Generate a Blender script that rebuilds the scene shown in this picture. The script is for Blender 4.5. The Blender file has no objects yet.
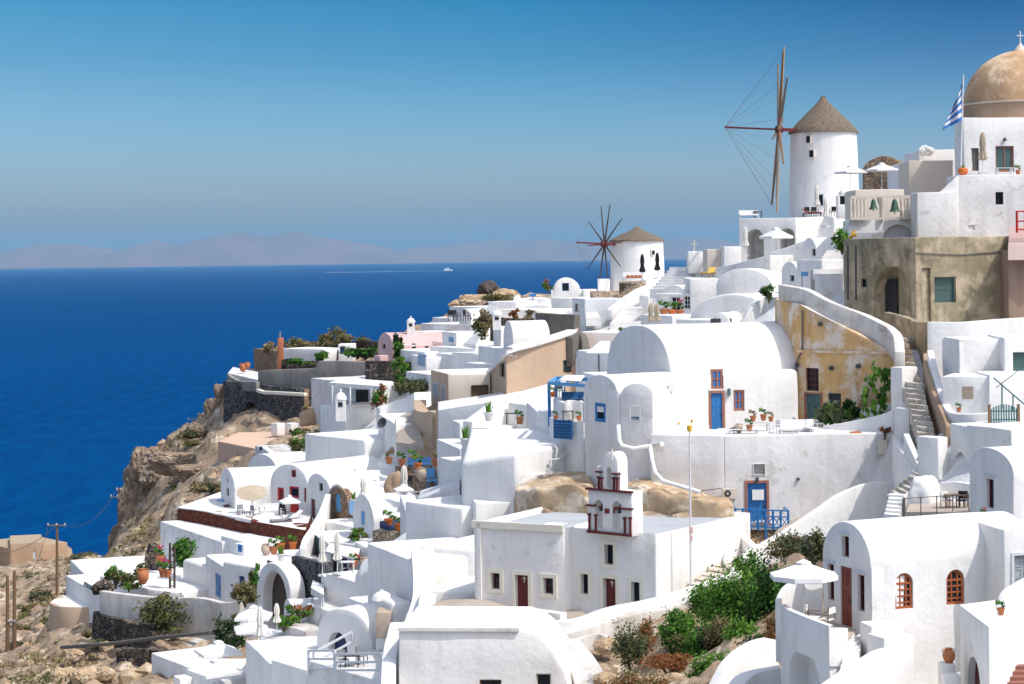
import bpy, bmesh, math, random
from math import sin, cos, pi, radians, sqrt, atan2
from mathutils import Vector, Matrix, noise
random.seed(7)
S = bpy.context.scene
COL = S.collection
# ---------------------------------------------------------------- camera
F = 2053.0; CX = 512.0; HY = 257.6; ROLL = -0.0133; ZC = 130.0
RT = Vector((cos(ROLL), 0, sin(ROLL))); UP = Vector((-sin(ROLL), 0, cos(ROLL)))
CAM = Vector((0, 0, ZC))
cd = bpy.data.cameras.new("camera"); cam = bpy.data.objects.new("camera", cd); COL.objects.link(cam)
cd.sensor_width = 36; cd.lens = F * 36 / 1024; cd.shift_y = -(342 - HY) / 1024; cd.clip_start = 2; cd.clip_end = 200000
m = Matrix((RT, UP, Vector((0, -1, 0)))).transposed().to_4x4(); m.translation = CAM
cam.matrix_world = m; S.camera = cam
# ---------------------------------------------------------------- world, sun, exposure
SUN_AZ_X, SUN_AZ_Y, SUN_EL = 0.84, -0.54, radians(57)
w = bpy.data.worlds.new("World"); S.world = w; w.use_nodes = True
nt = w.node_tree; nt.nodes.clear()
sky = nt.nodes.new("ShaderNodeTexSky"); sky.sky_type = 'NISHITA'; sky.sun_disc = False
sky.sun_elevation = SUN_EL; sky.sun_rotation = atan2(SUN_AZ_X, SUN_AZ_Y)
sky.altitude = 100; sky.air_density = 1.0; sky.dust_density = 3.0; sky.ozone_density = 5.0
tc = nt.nodes.new("ShaderNodeTexCoord"); mp = nt.nodes.new("ShaderNodeMapping"); mp.inputs['Scale'].default_value = (1, 1, 1.5)
nm = nt.nodes.new("ShaderNodeVectorMath"); nm.operation = 'NORMALIZE'
nt.links.new(tc.outputs['Generated'], mp.inputs['Vector']); nt.links.new(mp.outputs[0], nm.inputs[0]); nt.links.new(nm.outputs[0], sky.inputs['Vector'])
hs = nt.nodes.new("ShaderNodeHueSaturation"); hs.inputs["Saturation"].default_value = 0.7; hs.inputs["Hue"].default_value = 0.5
bg = nt.nodes.new("ShaderNodeBackground"); bg.inputs["Strength"].default_value = 0.15
wo = nt.nodes.new("ShaderNodeOutputWorld")
nt.links.new(sky.outputs[0], hs.inputs['Color'])
sp = nt.nodes.new("ShaderNodeSeparateXYZ"); nt.links.new(tc.outputs['Generated'], sp.inputs[0])
def wramp(sock, lo, hi, stops):   # colour grade by direction: dims and blues the low sky, most at right
    mr = nt.nodes.new("ShaderNodeMapRange"); mr.inputs[1].default_value = lo; mr.inputs[2].default_value = hi; nt.links.new(sock, mr.inputs[0]); r = nt.nodes.new("ShaderNodeValToRGB"); e = r.color_ramp.elements
    while len(e) < len(stops): e.new(.5)
    for i, (p, c) in enumerate(stops): e[i].position = (p - lo) / (hi - lo); e[i].color = (*c, 1)
    nt.links.new(mr.outputs[0], r.inputs[0]); return r.outputs[0]
def wmix(f, a, b, mode='MIX'):
    x = nt.nodes.new("ShaderNodeMix"); x.data_type = 'RGBA'; x.blend_type = mode
    for i, v in ((0, f), (6, a), (7, b)):
        if isinstance(v, (int, float)): x.inputs[i].default_value = v
        elif isinstance(v, tuple): x.inputs[i].default_value = (*v, 1)
        else: nt.links.new(v, x.inputs[i])
    return x.outputs[2]
HZ = wramp(sp.outputs[2], 0, .3, [(0, (1.0, .85, .80)), (.03, (.72, .78, .82)), (.067, (.42, .65, .76)), (.097, (.22, .50, .64)), (.125, (.11, .44, .60)), (.17, (.3, .55, .65)), (.25, (1, 1, 1))])
BX = wramp(sp.outputs[0], -.3, .3, [(-.25, (1, 1, 1)), (0, (.35, .74, .86)), (.22, (.06, .28, .55)), (.3, (.06, .28, .55))])
BW = wramp(sp.outputs[2], 0, .5, [(.04, (0, 0, 0)), (.125, (1, 1, 1)), (.16, (1, 1, 1)), (.25, (0, 0, 0))])
skc = wmix(1, wmix(1, hs.outputs[0], HZ, 'MULTIPLY'), wmix(BW, (1, 1, 1), BX), 'MULTIPLY'); nt.links.new(skc, bg.inputs['Color']); nt.links.new(bg.outputs[0], wo.inputs['Surface'])
sd = bpy.data.lights.new("sun", 'SUN'); so = bpy.data.objects.new("sun", sd); COL.objects.link(so)
sd.energy = 2.05; sd.angle = radians(0.53); sd.color = (1.0, 0.955, 0.89)
sv = Vector((SUN_AZ_X, SUN_AZ_Y, 0)).normalized() * cos(SUN_EL) + Vector((0, 0, sin(SUN_EL)))
so.rotation_euler = sv.to_track_quat('Z', 'Y').to_euler(); so.location = (60, 0, 230)
S.view_settings.view_transform = 'Standard'; S.view_settings.look = 'None'; S.view_settings.gamma = 1; S.view_settings.use_curve_mapping = False
S.view_settings.exposure = 0.6
S.cycles.max_bounces = 8; S.cycles.diffuse_bounces = 6; S.cycles.volume_bounces = 1; S.cycles.use_denoising = True

# ---------------------------------------------------------------- pixel + depth -> place
def U(px, py, D):
    xc = (px - CX) / F; yc = -(py - HY) / F
    return CAM + D * (Vector((0, 1, 0)) + xc * RT + yc * UP)
def ray(px, py): return (U(px, py, 1) - CAM)

# ---------------------------------------------------------------- materials
MAT = {}
def _n(nt, t, **k):
    n = nt.nodes.new(t)
    for a, b in k.items(): setattr(n, a, b)
    return n
def newmat(name):
    m = bpy.data.materials.new(name); m.use_nodes = True; nt = m.node_tree
    return m, nt, nt.nodes['Principled BSDF']
def ramp(nt, stops):
    r = nt.nodes.new("ShaderNodeValToRGB"); e = r.color_ramp.elements
    while len(e) < len(stops): e.new(0.5)
    for i, (p, c) in enumerate(stops): e[i].position = p; e[i].color = (*c, 1) if len(c) == 3 else c
    return r
def mixc(nt, f, a, b, mode='MIX'):
    x = nt.nodes.new("ShaderNodeMix"); x.data_type = 'RGBA'; x.blend_type = mode
    def put(sock, v):
        if hasattr(v, 'links'): nt.links.new(v, sock)
        elif isinstance(v, (int, float)): sock.default_value = v
        else: sock.default_value = (*v, 1)
    put(x.inputs[0], f); put(x.inputs[6], a); put(x.inputs[7], b); return x.outputs[2]
def noise_fac(nt, co, scale, lo, hi, detail=5, stretch=None, rough=.6):
    v = co
    if stretch:
        mp = _n(nt, "ShaderNodeMapping"); mp.inputs['Scale'].default_value = stretch; nt.links.new(co, mp.inputs[0]); v = mp.outputs[0]
    n = _n(nt, "ShaderNodeTexNoise"); n.inputs['Scale'].default_value = scale; n.inputs['Detail'].default_value = detail; n.inputs['Roughness'].default_value = rough
    nt.links.new(v, n.inputs['Vector'])
    mr = _n(nt, "ShaderNodeMapRange"); mr.inputs[1].default_value = lo; mr.inputs[2].default_value = hi
    nt.links.new(n.outputs['Fac'], mr.inputs[0]); return mr.outputs[0], n.outputs['Fac']
def bump(nt, p, h, st, d):
    b = _n(nt, "ShaderNodeBump"); b.inputs['Strength'].default_value = st; b.inputs['Distance'].default_value = d
    nt.links.new(h, b.inputs['Height']); nt.links.new(b.outputs[0], p.inputs['Normal']); return b
def plaster(name, col, dirt, amt=.3, streak=.25, patch=None, patch_lo=.5, patch_hi=.56, bmp=.35, rough=.9):
    m, nt, p = newmat(name); co = _n(nt, "ShaderNodeTexCoord").outputs['Object']
    f1, r1 = noise_fac(nt, co, .55, .42, .78); f2, r2 = noise_fac(nt, co, 1.6, .5, .8, stretch=(1, 1, .16))
    a = _n(nt, "ShaderNodeMath", operation='MULTIPLY'); nt.links.new(f1, a.inputs[0]); a.inputs[1].default_value = amt
    b = _n(nt, "ShaderNodeMath", operation='MULTIPLY'); nt.links.new(f2, b.inputs[0]); b.inputs[1].default_value = streak
    c = mixc(nt, a.outputs[0], col, dirt); c = mixc(nt, b.outputs[0], c, dirt)
    if patch:
        f3, _ = noise_fac(nt, co, .8, patch_lo, patch_hi, detail=8, rough=.68); c = mixc(nt, f3, c, patch)
    nt.links.new(c, p.inputs['Base Color']); p.inputs['Roughness'].default_value = rough; p.inputs['Specular IOR Level'].default_value = .2
    _, h = noise_fac(nt, co, 3.2, 0, 1, detail=6); bump(nt, p, h, bmp, .05)
    MAT[name] = m; return m
def rubble(name, cols, mortar, scale=3.2, mort_w=.06, bmp=.9, stretch=(1, 1, 1.3)):
    m, nt, p = newmat(name); co = _n(nt, "ShaderNodeTexCoord").outputs['Object']
    wn = _n(nt, "ShaderNodeTexNoise"); wn.inputs['Scale'].default_value = 2.5; nt.links.new(co, wn.inputs['Vector'])
    ad = _n(nt, "ShaderNodeMix", data_type='VECTOR'); ad.inputs[0].default_value = .12; nt.links.new(co, ad.inputs[4]); nt.links.new(wn.outputs['Color'], ad.inputs[5])
    mp = _n(nt, "ShaderNodeMapping"); mp.inputs['Scale'].default_value = stretch; nt.links.new(ad.outputs[1], mp.inputs[0])
    v = _n(nt, "ShaderNodeTexVoronoi"); v.inputs['Scale'].default_value = scale; nt.links.new(mp.outputs[0], v.inputs['Vector'])
    e = _n(nt, "ShaderNodeTexVoronoi", feature='DISTANCE_TO_EDGE'); e.inputs['Scale'].default_value = scale; nt.links.new(mp.outputs[0], e.inputs['Vector'])
    sp = _n(nt, "ShaderNodeSeparateColor"); nt.links.new(v.outputs['Color'], sp.inputs[0])
    r = ramp(nt, [(i / (len(cols) - 1) if len(cols) > 1 else 0, c) for i, c in enumerate(cols)]); nt.links.new(sp.outputs[0], r.inputs[0])
    mr = _n(nt, "ShaderNodeMapRange"); mr.inputs[1].default_value = mort_w * .4; mr.inputs[2].default_value = mort_w; nt.links.new(e.outputs['Distance'], mr.inputs[0])
    c = mixc(nt, mr.outputs[0], mortar, r.outputs[0]); nt.links.new(c, p.inputs['Base Color']); p.inputs['Roughness'].default_value = .95
    p.inputs['Specular IOR Level'].default_value = .15
    mr2 = _n(nt, "ShaderNodeMapRange"); mr2.inputs[2].default_value = .15; nt.links.new(e.outputs['Distance'], mr2.inputs[0])
    bump(nt, p, mr2.outputs[0], bmp, .12); MAT[name] = m; return m
def flat(name, col, rough=.6, var=.12, scale=4, metal=0, spec=.4, stretch=None):
    m, nt, p = newmat(name); co = _n(nt, "ShaderNodeTexCoord").outputs['Object']
    f, h = noise_fac(nt, co, scale, .3, .75, stretch=stretch); dk = tuple(c * (1 - var * 2) for c in col)
    nt.links.new(mixc(nt, f, col, dk), p.inputs['Base Color']); p.inputs['Roughness'].default_value = rough; p.inputs['Metallic'].default_value = metal
    p.inputs['Specular IOR Level'].default_value = spec; bump(nt, p, h, .15, .02); MAT[name] = m; return m
def leafmat(name, a, b):
    m, nt, p = newmat(name); g = _n(nt, "ShaderNodeNewGeometry"); r = ramp(nt, [(0, a), (1, b)])
    nt.links.new(g.outputs['Random Per Island'], r.inputs[0]); nt.links.new(r.outputs[0], p.inputs['Base Color']); p.inputs['Roughness'].default_value = .7
    p.inputs['Specular IOR Level'].default_value = .25
    tr = _n(nt, "ShaderNodeBsdfTranslucent"); nt.links.new(r.outputs[0], tr.inputs['Color']); mx = _n(nt, "ShaderNodeMixShader"); mx.inputs[0].default_value = .3
    nt.links.new(p.outputs[0], mx.inputs[1]); nt.links.new(tr.outputs[0], mx.inputs[2]); nt.links.new(mx.outputs[0], nt.nodes['Material Output'].inputs['Surface'])
    MAT[name] = m; return m
plaster('white', (.81, .79, .76), (.56, .53, .49), .34, .5, patch=(.68, .655, .61), patch_lo=.63, patch_hi=.66, bmp=.7)
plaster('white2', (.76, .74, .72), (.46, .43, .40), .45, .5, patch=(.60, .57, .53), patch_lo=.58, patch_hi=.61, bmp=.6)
plaster('palepink', (.70, .54, .49), (.5, .38, .34), .4, .3)
plaster('worn_white', (.66, .63, .59), (.34, .29, .24), .8, .7, patch=(.42, .34, .25), patch_lo=.57, patch_hi=.66)
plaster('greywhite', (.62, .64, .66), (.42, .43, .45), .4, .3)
plaster('roofgrey', (.42, .44, .46), (.30, .32, .34), .5, .1)
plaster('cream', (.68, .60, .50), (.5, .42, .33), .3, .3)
plaster('creamtrim', (.76, .72, .60), (.6, .55, .45), .2, .2)
plaster('peach', (.66, .46, .33), (.5, .34, .25), .3, .2)
plaster('pink', (.66, .44, .42), (.5, .33, .3), .4, .3)
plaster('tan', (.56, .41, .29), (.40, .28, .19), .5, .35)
plaster('brown', (.42, .29, .19), (.27, .18, .12), .6, .4)
plaster('olive', (.33, .28, .18), (.13, .11, .075), .9, 1.0, patch=(.52, .42, .30), patch_lo=.47, patch_hi=.64)
plaster('mauve', (.30, .21, .16), (.17, .12, .09), .7, .6)
plaster('concrete', (.30, .28, .25), (.15, .14, .13), .8, .8)
plaster('darkslab', (.17, .15, .13), (.09, .08, .07), .8, .8)
plaster('ochre', (.68, .43, .19), (.42, .24, .10), .8, .9, patch=(.72, .62, .52), patch_lo=.47, patch_hi=.60)
plaster('domeochre', (.56, .35, .19), (.34, .22, .13), .9, .5, patch=(.72, .55, .38), patch_lo=.48, patch_hi=.62)
plaster('paving', (.46, .39, .32), (.34, .28, .22), .8, 0, bmp=.5)
plaster('tanrock', (.48, .35, .22), (.22, .15, .09), 1.0, .5, patch=(.60, .50, .38), patch_lo=.52, patch_hi=.58, bmp=1)
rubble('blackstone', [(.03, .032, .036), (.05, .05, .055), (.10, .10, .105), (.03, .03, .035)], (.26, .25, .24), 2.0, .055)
rubble('darkstone', [(.05, .05, .05), (.16, .13, .10), (.10, .07, .055), (.28, .22, .16)], (.03, .03, .03), 2.4, .08)
rubble('redstone', [(.20, .045, .025), (.26, .075, .04), (.12, .03, .02), (.30, .12, .07)], (.10, .045, .03), 5.5, .05)
rubble('tanstone', [(.50, .38, .25), (.36, .26, .17), (.60, .50, .38), (.28, .22, .17)], (.22, .16, .11), 3.0, .07)
rubble('brickstone', [(.32, .19, .12), (.40, .27, .17), (.22, .15, .11), (.45, .33, .22)], (.30, .22, .15), 3.6, .05)
rubble('stepstone', [(.55, .48, .39), (.66, .60, .52), (.46, .39, .31)], (.40, .34, .27), 2.0, .04, .5)
flat('bluepaint', (.035, .20, .50), .45); flat('lightblue', (.15, .42, .72), .5); flat('navy', (.02, .045, .12), .5)
flat('redpaint', (.55, .035, .025), .5); flat('darkred', (.15, .022, .02), .5); flat('redbrown', (.27, .05, .03), .5, stretch=(6, 6, .4))
flat('orangewood', (.40, .11, .035), .5, stretch=(6, 6, .6)); flat('terracottatrim', (.36, .15, .10), .7)
flat('darkwood', (.075, .05, .035), .7, stretch=(8, 8, .5)); flat('wood', (.22, .13, .07), .7, stretch=(8, 8, .5)); flat('palewood', (.42, .31, .18), .7, stretch=(8, 8, .5))
flat('greywood', (.17, .15, .13), .8, stretch=(8, 8, .5)); flat('tealwood', (.07, .15, .16), .6, stretch=(8, 8, .5)); flat('teal', (.06, .17, .17), .5)
flat('dark', (.018, .02, .024), .5); flat('glass', (.012, .018, .026), .18, spec=.25); flat('greenglass', (.08, .14, .13), .15, spec=.6)
flat('metal', (.45, .46, .47), .4, metal=.8); flat('darkmetal', (.06, .06, .065), .5); flat('whitemetal', (.75, .76, .76), .5)
flat('fabric', (.74, .71, .64), .95, .06); flat('whitefabric', (.82, .81, .79), .95, .04); flat('tanfabric', (.50, .41, .30), .95, .1); flat('greyfabric', (.30, .31, .32), .95)
flat('blackfabric', (.02, .022, .026), .9); flat('bluefabric', (.05, .16, .34), .9); flat('redfabric', (.30, .04, .03), .9); flat('yellowfabric', (.75, .47, .10), .9)
flat('terracotta', (.48, .17, .07), .8); flat('orange', (.65, .16, .03), .6); flat('bronze', (.06, .13, .08), .5, metal=.5)
flat('thatch', (.235, .18, .13), 1, .36, 1.6, stretch=(4, 4, 1)); flat('orangebrick', (.50, .17, .08), .8); flat('flagblue', (.05, .20, .55), .8)
flat('yellow', (.75, .45, .03), .7); flat('magenta', (.55, .03, .12), .7); flat('boulder', (.11, .085, .07), .95, .3, 2)
flat('trunk', (.12, .085, .055), .9); flat('shutgrey', (.40, .43, .45), .7); flat('palebluepaint', (.33, .47, .62), .6); flat('sand', (.42, .33, .22), .95)
flat('beige', (.55, .43, .33), .8); flat('foam', (.55, .62, .68), .9, .05)
plaster('cliffrock', (.30, .22, .155), (.12, .085, .065), .95, .6, patch=(.55, .46, .36), patch_lo=.56, patch_hi=.66, bmp=1)
leafmat('green', (.016, .08, .010), (.13, .30, .04)); leafmat('brightgreen', (.04, .15, .015), (.20, .36, .05)); leafmat('greygreen', (.05, .07, .035), (.16, .18, .10))
leafmat('olivegreen', (.06, .07, .02), (.20, .19, .07)); leafmat('drybrush', (.16, .12, .05), (.34, .27, .14)); leafmat('rust', (.20, .07, .02), (.38, .17, .06)); leafmat('deepgreen', (.006, .025, .006), (.02, .07, .015))
# ---------------------------------------------------------------- objects
def tag(o, label=None, cat=None, group=None, kind=None):
    if label: o['label'] = label
    if cat: o['category'] = cat; o['kind'] = 'thing'
    if group: o['group'] = group
    if kind: o['kind'] = kind
    return o
ORG = {}
def link(name, me, mats, parent=None, origin=None):
    """me: mesh in world coordinates; moved so its origin is its own base"""
    if origin is None:
        xs = [v.co for v in me.vertices]
        mn = Vector((min(v.x for v in xs), min(v.y for v in xs), min(v.z for v in xs))); mx = Vector((max(v.x for v in xs), max(v.y for v in xs), 0))
        origin = Vector(((mn.x + mx.x) / 2, (mn.y + mx.y) / 2, mn.z))
    origin = Vector(origin); me.transform(Matrix.Translation(-origin))
    for mm in (mats if isinstance(mats, (list, tuple)) else [mats]): me.materials.append(MAT[mm])
    o = bpy.data.objects.new(name, me); COL.objects.link(o)
    if parent: o.parent = parent; o.location = origin - ORG[parent]
    else: o.location = origin
    ORG[o] = origin; return o
def empty(name, loc, label, cat, group=None):
    o = bpy.data.objects.new(name, None); o.empty_display_size = .3; COL.objects.link(o); o.location = loc; ORG[o] = Vector(loc); return tag(o, label, cat, group)
class MB:
    def __init__(s): s.v = []; s.f = []; s.mi = []; s.sm = []
    def add(s, vs, fs, mi=0, sm=False):
        b = len(s.v); s.v += [Vector(v) for v in vs]; s.f += [[b + i for i in f] for f in fs]; s.mi += [mi] * len(fs); s.sm += [sm] * len(fs); return s
    def box(s, c, d, rz=0, mi=0, tilt=None):
        M = Matrix.Rotation(rz, 3, 'Z')
        if tilt is not None: M = M @ tilt
        vs = [Vector(c) + M @ Vector((x * d[0] / 2, y * d[1] / 2, z * d[2] / 2)) for z in (-1, 1) for y in (-1, 1) for x in (-1, 1)]
        return s.add(vs, [(0, 2, 3, 1), (4, 5, 7, 6), (0, 1, 5, 4), (2, 6, 7, 3), (0, 4, 6, 2), (1, 3, 7, 5)], mi)
    def prism(s, pts, z0, z1, mi=0, zt=None):
        n = len(pts); a = [Vector((p[0], p[1], z0)) for p in pts]; b = [Vector((p[0], p[1], (zt[i] if zt else z1))) for i, p in enumerate(pts)]
        return s.add(a + b, [list(range(n))[::-1], list(range(n, 2 * n))] + [(i, (i + 1) % n, n + (i + 1) % n, n + i) for i in range(n)], mi)
    def bar(s, a, b, w, h=None, mi=0):
        a = Vector(a); b = Vector(b); h = h or w; d = (b - a)
        if d.length < 1e-6: return s
        z = d.normalized(); x = z.orthogonal().normalized() if abs(z.z) > .99 else z.cross(Vector((0, 0, 1))).normalized(); y = z.cross(x)
        vs = [p + x * i * w / 2 + y * j * h / 2 for p in (a, b) for i, j in ((-1, -1), (1, -1), (1, 1), (-1, 1))]
        return s.add(vs, [(0, 3, 2, 1), (4, 5, 6, 7), (0, 1, 5, 4), (1, 2, 6, 5), (2, 3, 7, 6), (3, 0, 4, 7)], mi)
    def tube(s, pts, r, n=8, mi=0, cap=True):
        pts = [Vector(p) for p in pts]; rs = r if isinstance(r, (list, tuple)) else [r] * len(pts); vs = []; fs = []
        for i, p in enumerate(pts):
            t = (pts[min(i + 1, len(pts) - 1)] - pts[max(i - 1, 0)]).normalized(); x = t.orthogonal().normalized() if i == 0 else (x - t * x.dot(t)).normalized(); y = t.cross(x)
            vs += [p + (x * cos(2 * pi * k / n) + y * sin(2 * pi * k / n)) * rs[i] for k in range(n)]
        for i in range(len(pts) - 1): fs += [(i * n + k, i * n + (k + 1) % n, (i + 1) * n + (k + 1) % n, (i + 1) * n + k) for k in range(n)]
        if cap: fs += [list(range(n))[::-1], list(range((len(pts) - 1) * n, len(pts) * n))]
        return s.add(vs, fs, mi, True)
    def lathe(s, prof, c=(0, 0, 0), n=24, mi=0, ang=(0, 2 * pi), sm=True):
        full = abs(ang[1] - ang[0] - 2 * pi) < 1e-6; k = n if full else n + 1; vs = []; fs = []; c = Vector(c)
        for r, z in prof:
            for i in range(k):
                a = ang[0] + (ang[1] - ang[0]) * i / n; vs.append(c + Vector((r * cos(a), r * sin(a), z)))
        for j in range(len(prof) - 1):
            for i in range(n):
                i2 = (i + 1) % k; fs.append((j * k + i, j * k + i2, (j + 1) * k + i2, (j + 1) * k + i))
        return s.add(vs, fs, mi, sm)
    def mesh(s, name='m', weld=False, sharp=35):
        me = bpy.data.meshes.new(name); me.from_pydata(s.v, [], s.f); me.polygons.foreach_set('material_index', s.mi); me.polygons.foreach_set('use_smooth', s.sm)
        me.update()
        if any(s.sm): me.set_sharp_from_angle(angle=radians(sharp))
        return me
    def build(s, name, mats, parent=None, origin=None): return link(name, s.mesh(name), mats, parent, origin)

def wob(bm, amp=.05, cell=1.3, sc=.5):
    """hand-laid plaster: cut a solid into a loose grid and push it about by a few centimetres"""
    xs = [v.co for v in bm.verts]
    for ax in range(3):
        lo = min(v[ax] for v in xs); hi = max(v[ax] for v in xs); n = min(14, int((hi - lo) / cell))
        for i in range(1, n + 1):
            p = Vector((0, 0, 0)); p[ax] = lo + (hi - lo) * i / (n + 1); no = Vector((0, 0, 0)); no[ax] = 1
            bmesh.ops.bisect_plane(bm, geom=bm.verts[:] + bm.edges[:] + bm.faces[:], plane_co=p, plane_no=no)
    for v in bm.verts: v.co += noise.noise_vector(v.co * sc) * amp
def solid(me, bevel=.07, seg=2, amp=.04, cuts=None, cell=1.4, sharp=28):
    """bevel + unevenness + real openings cut through the wall"""
    bm = bmesh.new(); bm.from_mesh(me); bmesh.ops.recalc_face_normals(bm, faces=bm.faces[:])
    if bevel:
        ed = [e for e in bm.edges if len(e.link_faces) == 2 and e.calc_face_angle(0) > radians(32)]
        bmesh.ops.bevel(bm, geom=ed, offset=bevel, segments=seg, profile=.5, affect='EDGES', clamp_overlap=True)
    if amp: wob(bm, amp, cell)
    for f in bm.faces: f.smooth = True
    bmesh.ops.triangulate(bm, faces=[f for f in bm.faces if len(f.verts) > 4])
    bm.to_mesh(me); bm.free()
    if cuts:
        cm = MB()
        for vs, fs in cuts: cm.add(vs, fs)
        c = cm.mesh(); b2 = bmesh.new(); b2.from_mesh(c); bmesh.ops.recalc_face_normals(b2, faces=b2.faces[:]); b2.to_mesh(c); b2.free()
        o1 = bpy.data.objects.new("t1", me); o2 = bpy.data.objects.new("t2", c); COL.objects.link(o1); COL.objects.link(o2)
        md = o1.modifiers.new("b", 'BOOLEAN'); md.operation = 'DIFFERENCE'; md.object = o2; md.solver = 'EXACT'
        dg = bpy.context.evaluated_depsgraph_get(); nm = bpy.data.meshes.new_from_object(o1.evaluated_get(dg))
        if __import__("os").environ.get("DBG"): print("BOOL", len(cuts), len(me.polygons), len(nm.polygons), tuple(round(x) for x in me.vertices[0].co))
        if len(nm.polygons) < 4: print("BOOLEAN FAILED")
        else: me = nm
        bpy.data.objects.remove(o1); bpy.data.objects.remove(o2)
    me.set_sharp_from_angle(angle=radians(sharp)); return me

# ---------------------------------------------------------------- buildings
class Face:
    def __init__(s, o, e, n, L): s.o = o; s.e = e; s.n = n; s.L = L; s.cuts = None
    def hit(s, px, py):
        d = ray(px, py); t = (s.o - CAM).dot(s.n) / d.dot(s.n); p = CAM + d * t; return (p - s.o).dot(s.e), p.z
    def pt(s, a, z, out=0): return Vector((s.o.x, s.o.y, 0)) + s.e * a + Vector((0, 0, z)) + s.n * out
def outline(a0, a1, z0, z1, arch, ins=0):
    a0 += ins; a1 -= ins; z0 += ins; z1 -= ins
    if not arch: return [(a0, z0), (a1, z0), (a1, z1), (a0, z1)]
    r = (a1 - a0) / 2; rz = min(r, (z1 - z0)) ; c = (a0 + a1) / 2
    return [(a0, z0), (a1, z0)] + [(c + r * cos(pi * i / 12), z1 - rz + rz * sin(pi * i / 12)) for i in range(13)]
class Bld:
    def __init__(s, name, label, cat, group=None): s.name = name; s.meta = (label, cat, group); s.parts = []; s.root = None; s.kids = []; s.z = 1e9; s.c = None
    def _reg(s, me, mat, faces, kw):
        c = sum((v.co for v in me.vertices), Vector()) / len(me.vertices); zb = min(v.co.z for v in me.vertices)
        if s.c is None: s.c = c.copy()
        s.z = min(s.z, zb); s.parts.append((me, mat, faces, kw)); 
        for f in faces: f.cuts = []
        return faces
    def quad(s, P, zt, zb, mat='white', par=None, name='wall', roof=None, **kw):
        """P: 4+ xy points, visible side first, left to right"""
        m = MB(); zts = zt if isinstance(zt, (list, tuple)) else [zt] * len(P); m.prism(P, zb, 0, zt=zts); me = m.mesh()
        if par:
            bm = bmesh.new(); bm.from_mesh(me); bm.faces.ensure_lookup_table(); f = bm.faces[1]
            bmesh.ops.inset_region(bm, faces=[f], thickness=par[0], use_even_offset=True); bmesh.ops.translate(bm, verts=f.verts[:], vec=(0, 0, -par[1])); rp = [v.co.copy() for v in f.verts]; bm.to_mesh(me); bm.free()
            if roof: s.kids.append(('roof', rp, roof))
        elif roof: s.kids.append(('roof', [Vector((p[0], p[1], zts[i])) for i, p in enumerate(P)], roof))
        cx = sum((Vector((p[0], p[1], 0)) for p in P), Vector()) / len(P); fs = []
        for i in range(len(P)):
            a = Vector((P[i][0], P[i][1], 0)); b = Vector((P[(i + 1) % len(P)][0], P[(i + 1) % len(P)][1], 0)); e = (b - a).normalized(); n = Vector((e.y, -e.x, 0))
            if n.dot(a - cx) < 0: n = -n
            fs.append(Face(a, e, n, (b - a).length))
        return s._reg(me, mat, fs, dict(name=name, **kw))
    def box(s, A, B, depth, h=None, zb=None, lvl=True, **kw):
        a = U(*A); b = U(*B); e = (b - a); e.z = 0; e.normalize(); n = Vector((-e.y, e.x, 0))
        if n.x < a.x / a.y and n.x < .02: n = Vector((min(a.x / a.y, .02), 1, 0)).normalized()
        z = (a.z + b.z) / 2; za, zbb = (z, z) if lvl else (a.z, b.z)
        if zb is None: zb = z - h
        bs = kw.pop('back', 0); dr = kw.pop('depth_r', depth)
        P = [a.xy, b.xy, (b + n * dr).xy, (a + n * depth).xy]
        return s.quad(P, [za, zbb, zbb + bs, za + bs], zb, **kw)
    def vault(s, A, B, L, rise, h, mat='white', n=18, sq=1.0, over=0, name='wall', skew=0, z=None, **kw):
        """barrel vault: gable A->B (springing points), running L m back"""
        a = U(*A); b = U(*B); e = (b - a); e.z = 0; W = e.length; e.normalize(); nn = Vector((-e.y, e.x, 0)) + e * skew
        z = (a.z + b.z) / 2 if z is None else z; zb = z - h; r2 = W / 2; prof = [(0, zb), (W, zb)]
        for i in range(n + 1):
            t = pi * i / n; c, q = cos(t), max(0, sin(t)); prof.append((r2 + r2 * (abs(c) ** sq) * (1 if c > 0 else -1), z + rise * (q ** sq)))
        k = len(prof); o = Vector((a.x, a.y, 0)); vs = [o + e * p[0] + Vector((0, 0, p[1])) for p in prof]; vs += [v + nn * L for v in vs]
        m = MB().add(vs, [list(range(k))[::-1], list(range(k, 2 * k))] + [(i, (i + 1) % k, k + (i + 1) % k, k + i) for i in range(k)])
        nf = Vector((e.y, -e.x, 0)); o2 = o + e * W; o3 = o + nn * L; ne = nn.normalized(); pn = Vector((ne.y, -ne.x, 0))
        fs = [Face(o, e, nf, W), Face(o2, ne, pn if pn.dot(e) > 0 else -pn, L), Face(o3, e, -nf, W), Face(o, ne, pn if pn.dot(e) < 0 else -pn, L)]
        return s._reg(m.mesh(), mat, fs, dict(name=name, **kw))
    def open(s, f, x1, y1, x2, y2, kind='win', col='dark', pane='glass', arch=False, r=.18, trim=None, tw=.12, mull=(1, 1), fw=.06, shut=None, name=None, handle=True, deep=None, label=None):
        ym, xm = (y1 + y2) / 2, (x1 + x2) / 2; a0 = f.hit(x1, ym)[0]; a1 = f.hit(x2, ym)[0]; z1 = f.hit(xm, y1)[1]; z0 = f.hit(xm, y2)[1]
        if a0 > a1: a0, a1 = a1, a0
        if deep: r = deep
        o = outline(a0, a1, z0, z1, arch); k = len(o)
        vs = [f.pt(a, z, .35) for a, z in o] + [f.pt(a, z, -r) for a, z in o]
        f.cuts.append((vs, [list(range(k)), list(range(k, 2 * k))[::-1]] + [(i, k + i, k + (i + 1) % k, (i + 1) % k) for i in range(k)]))
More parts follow.
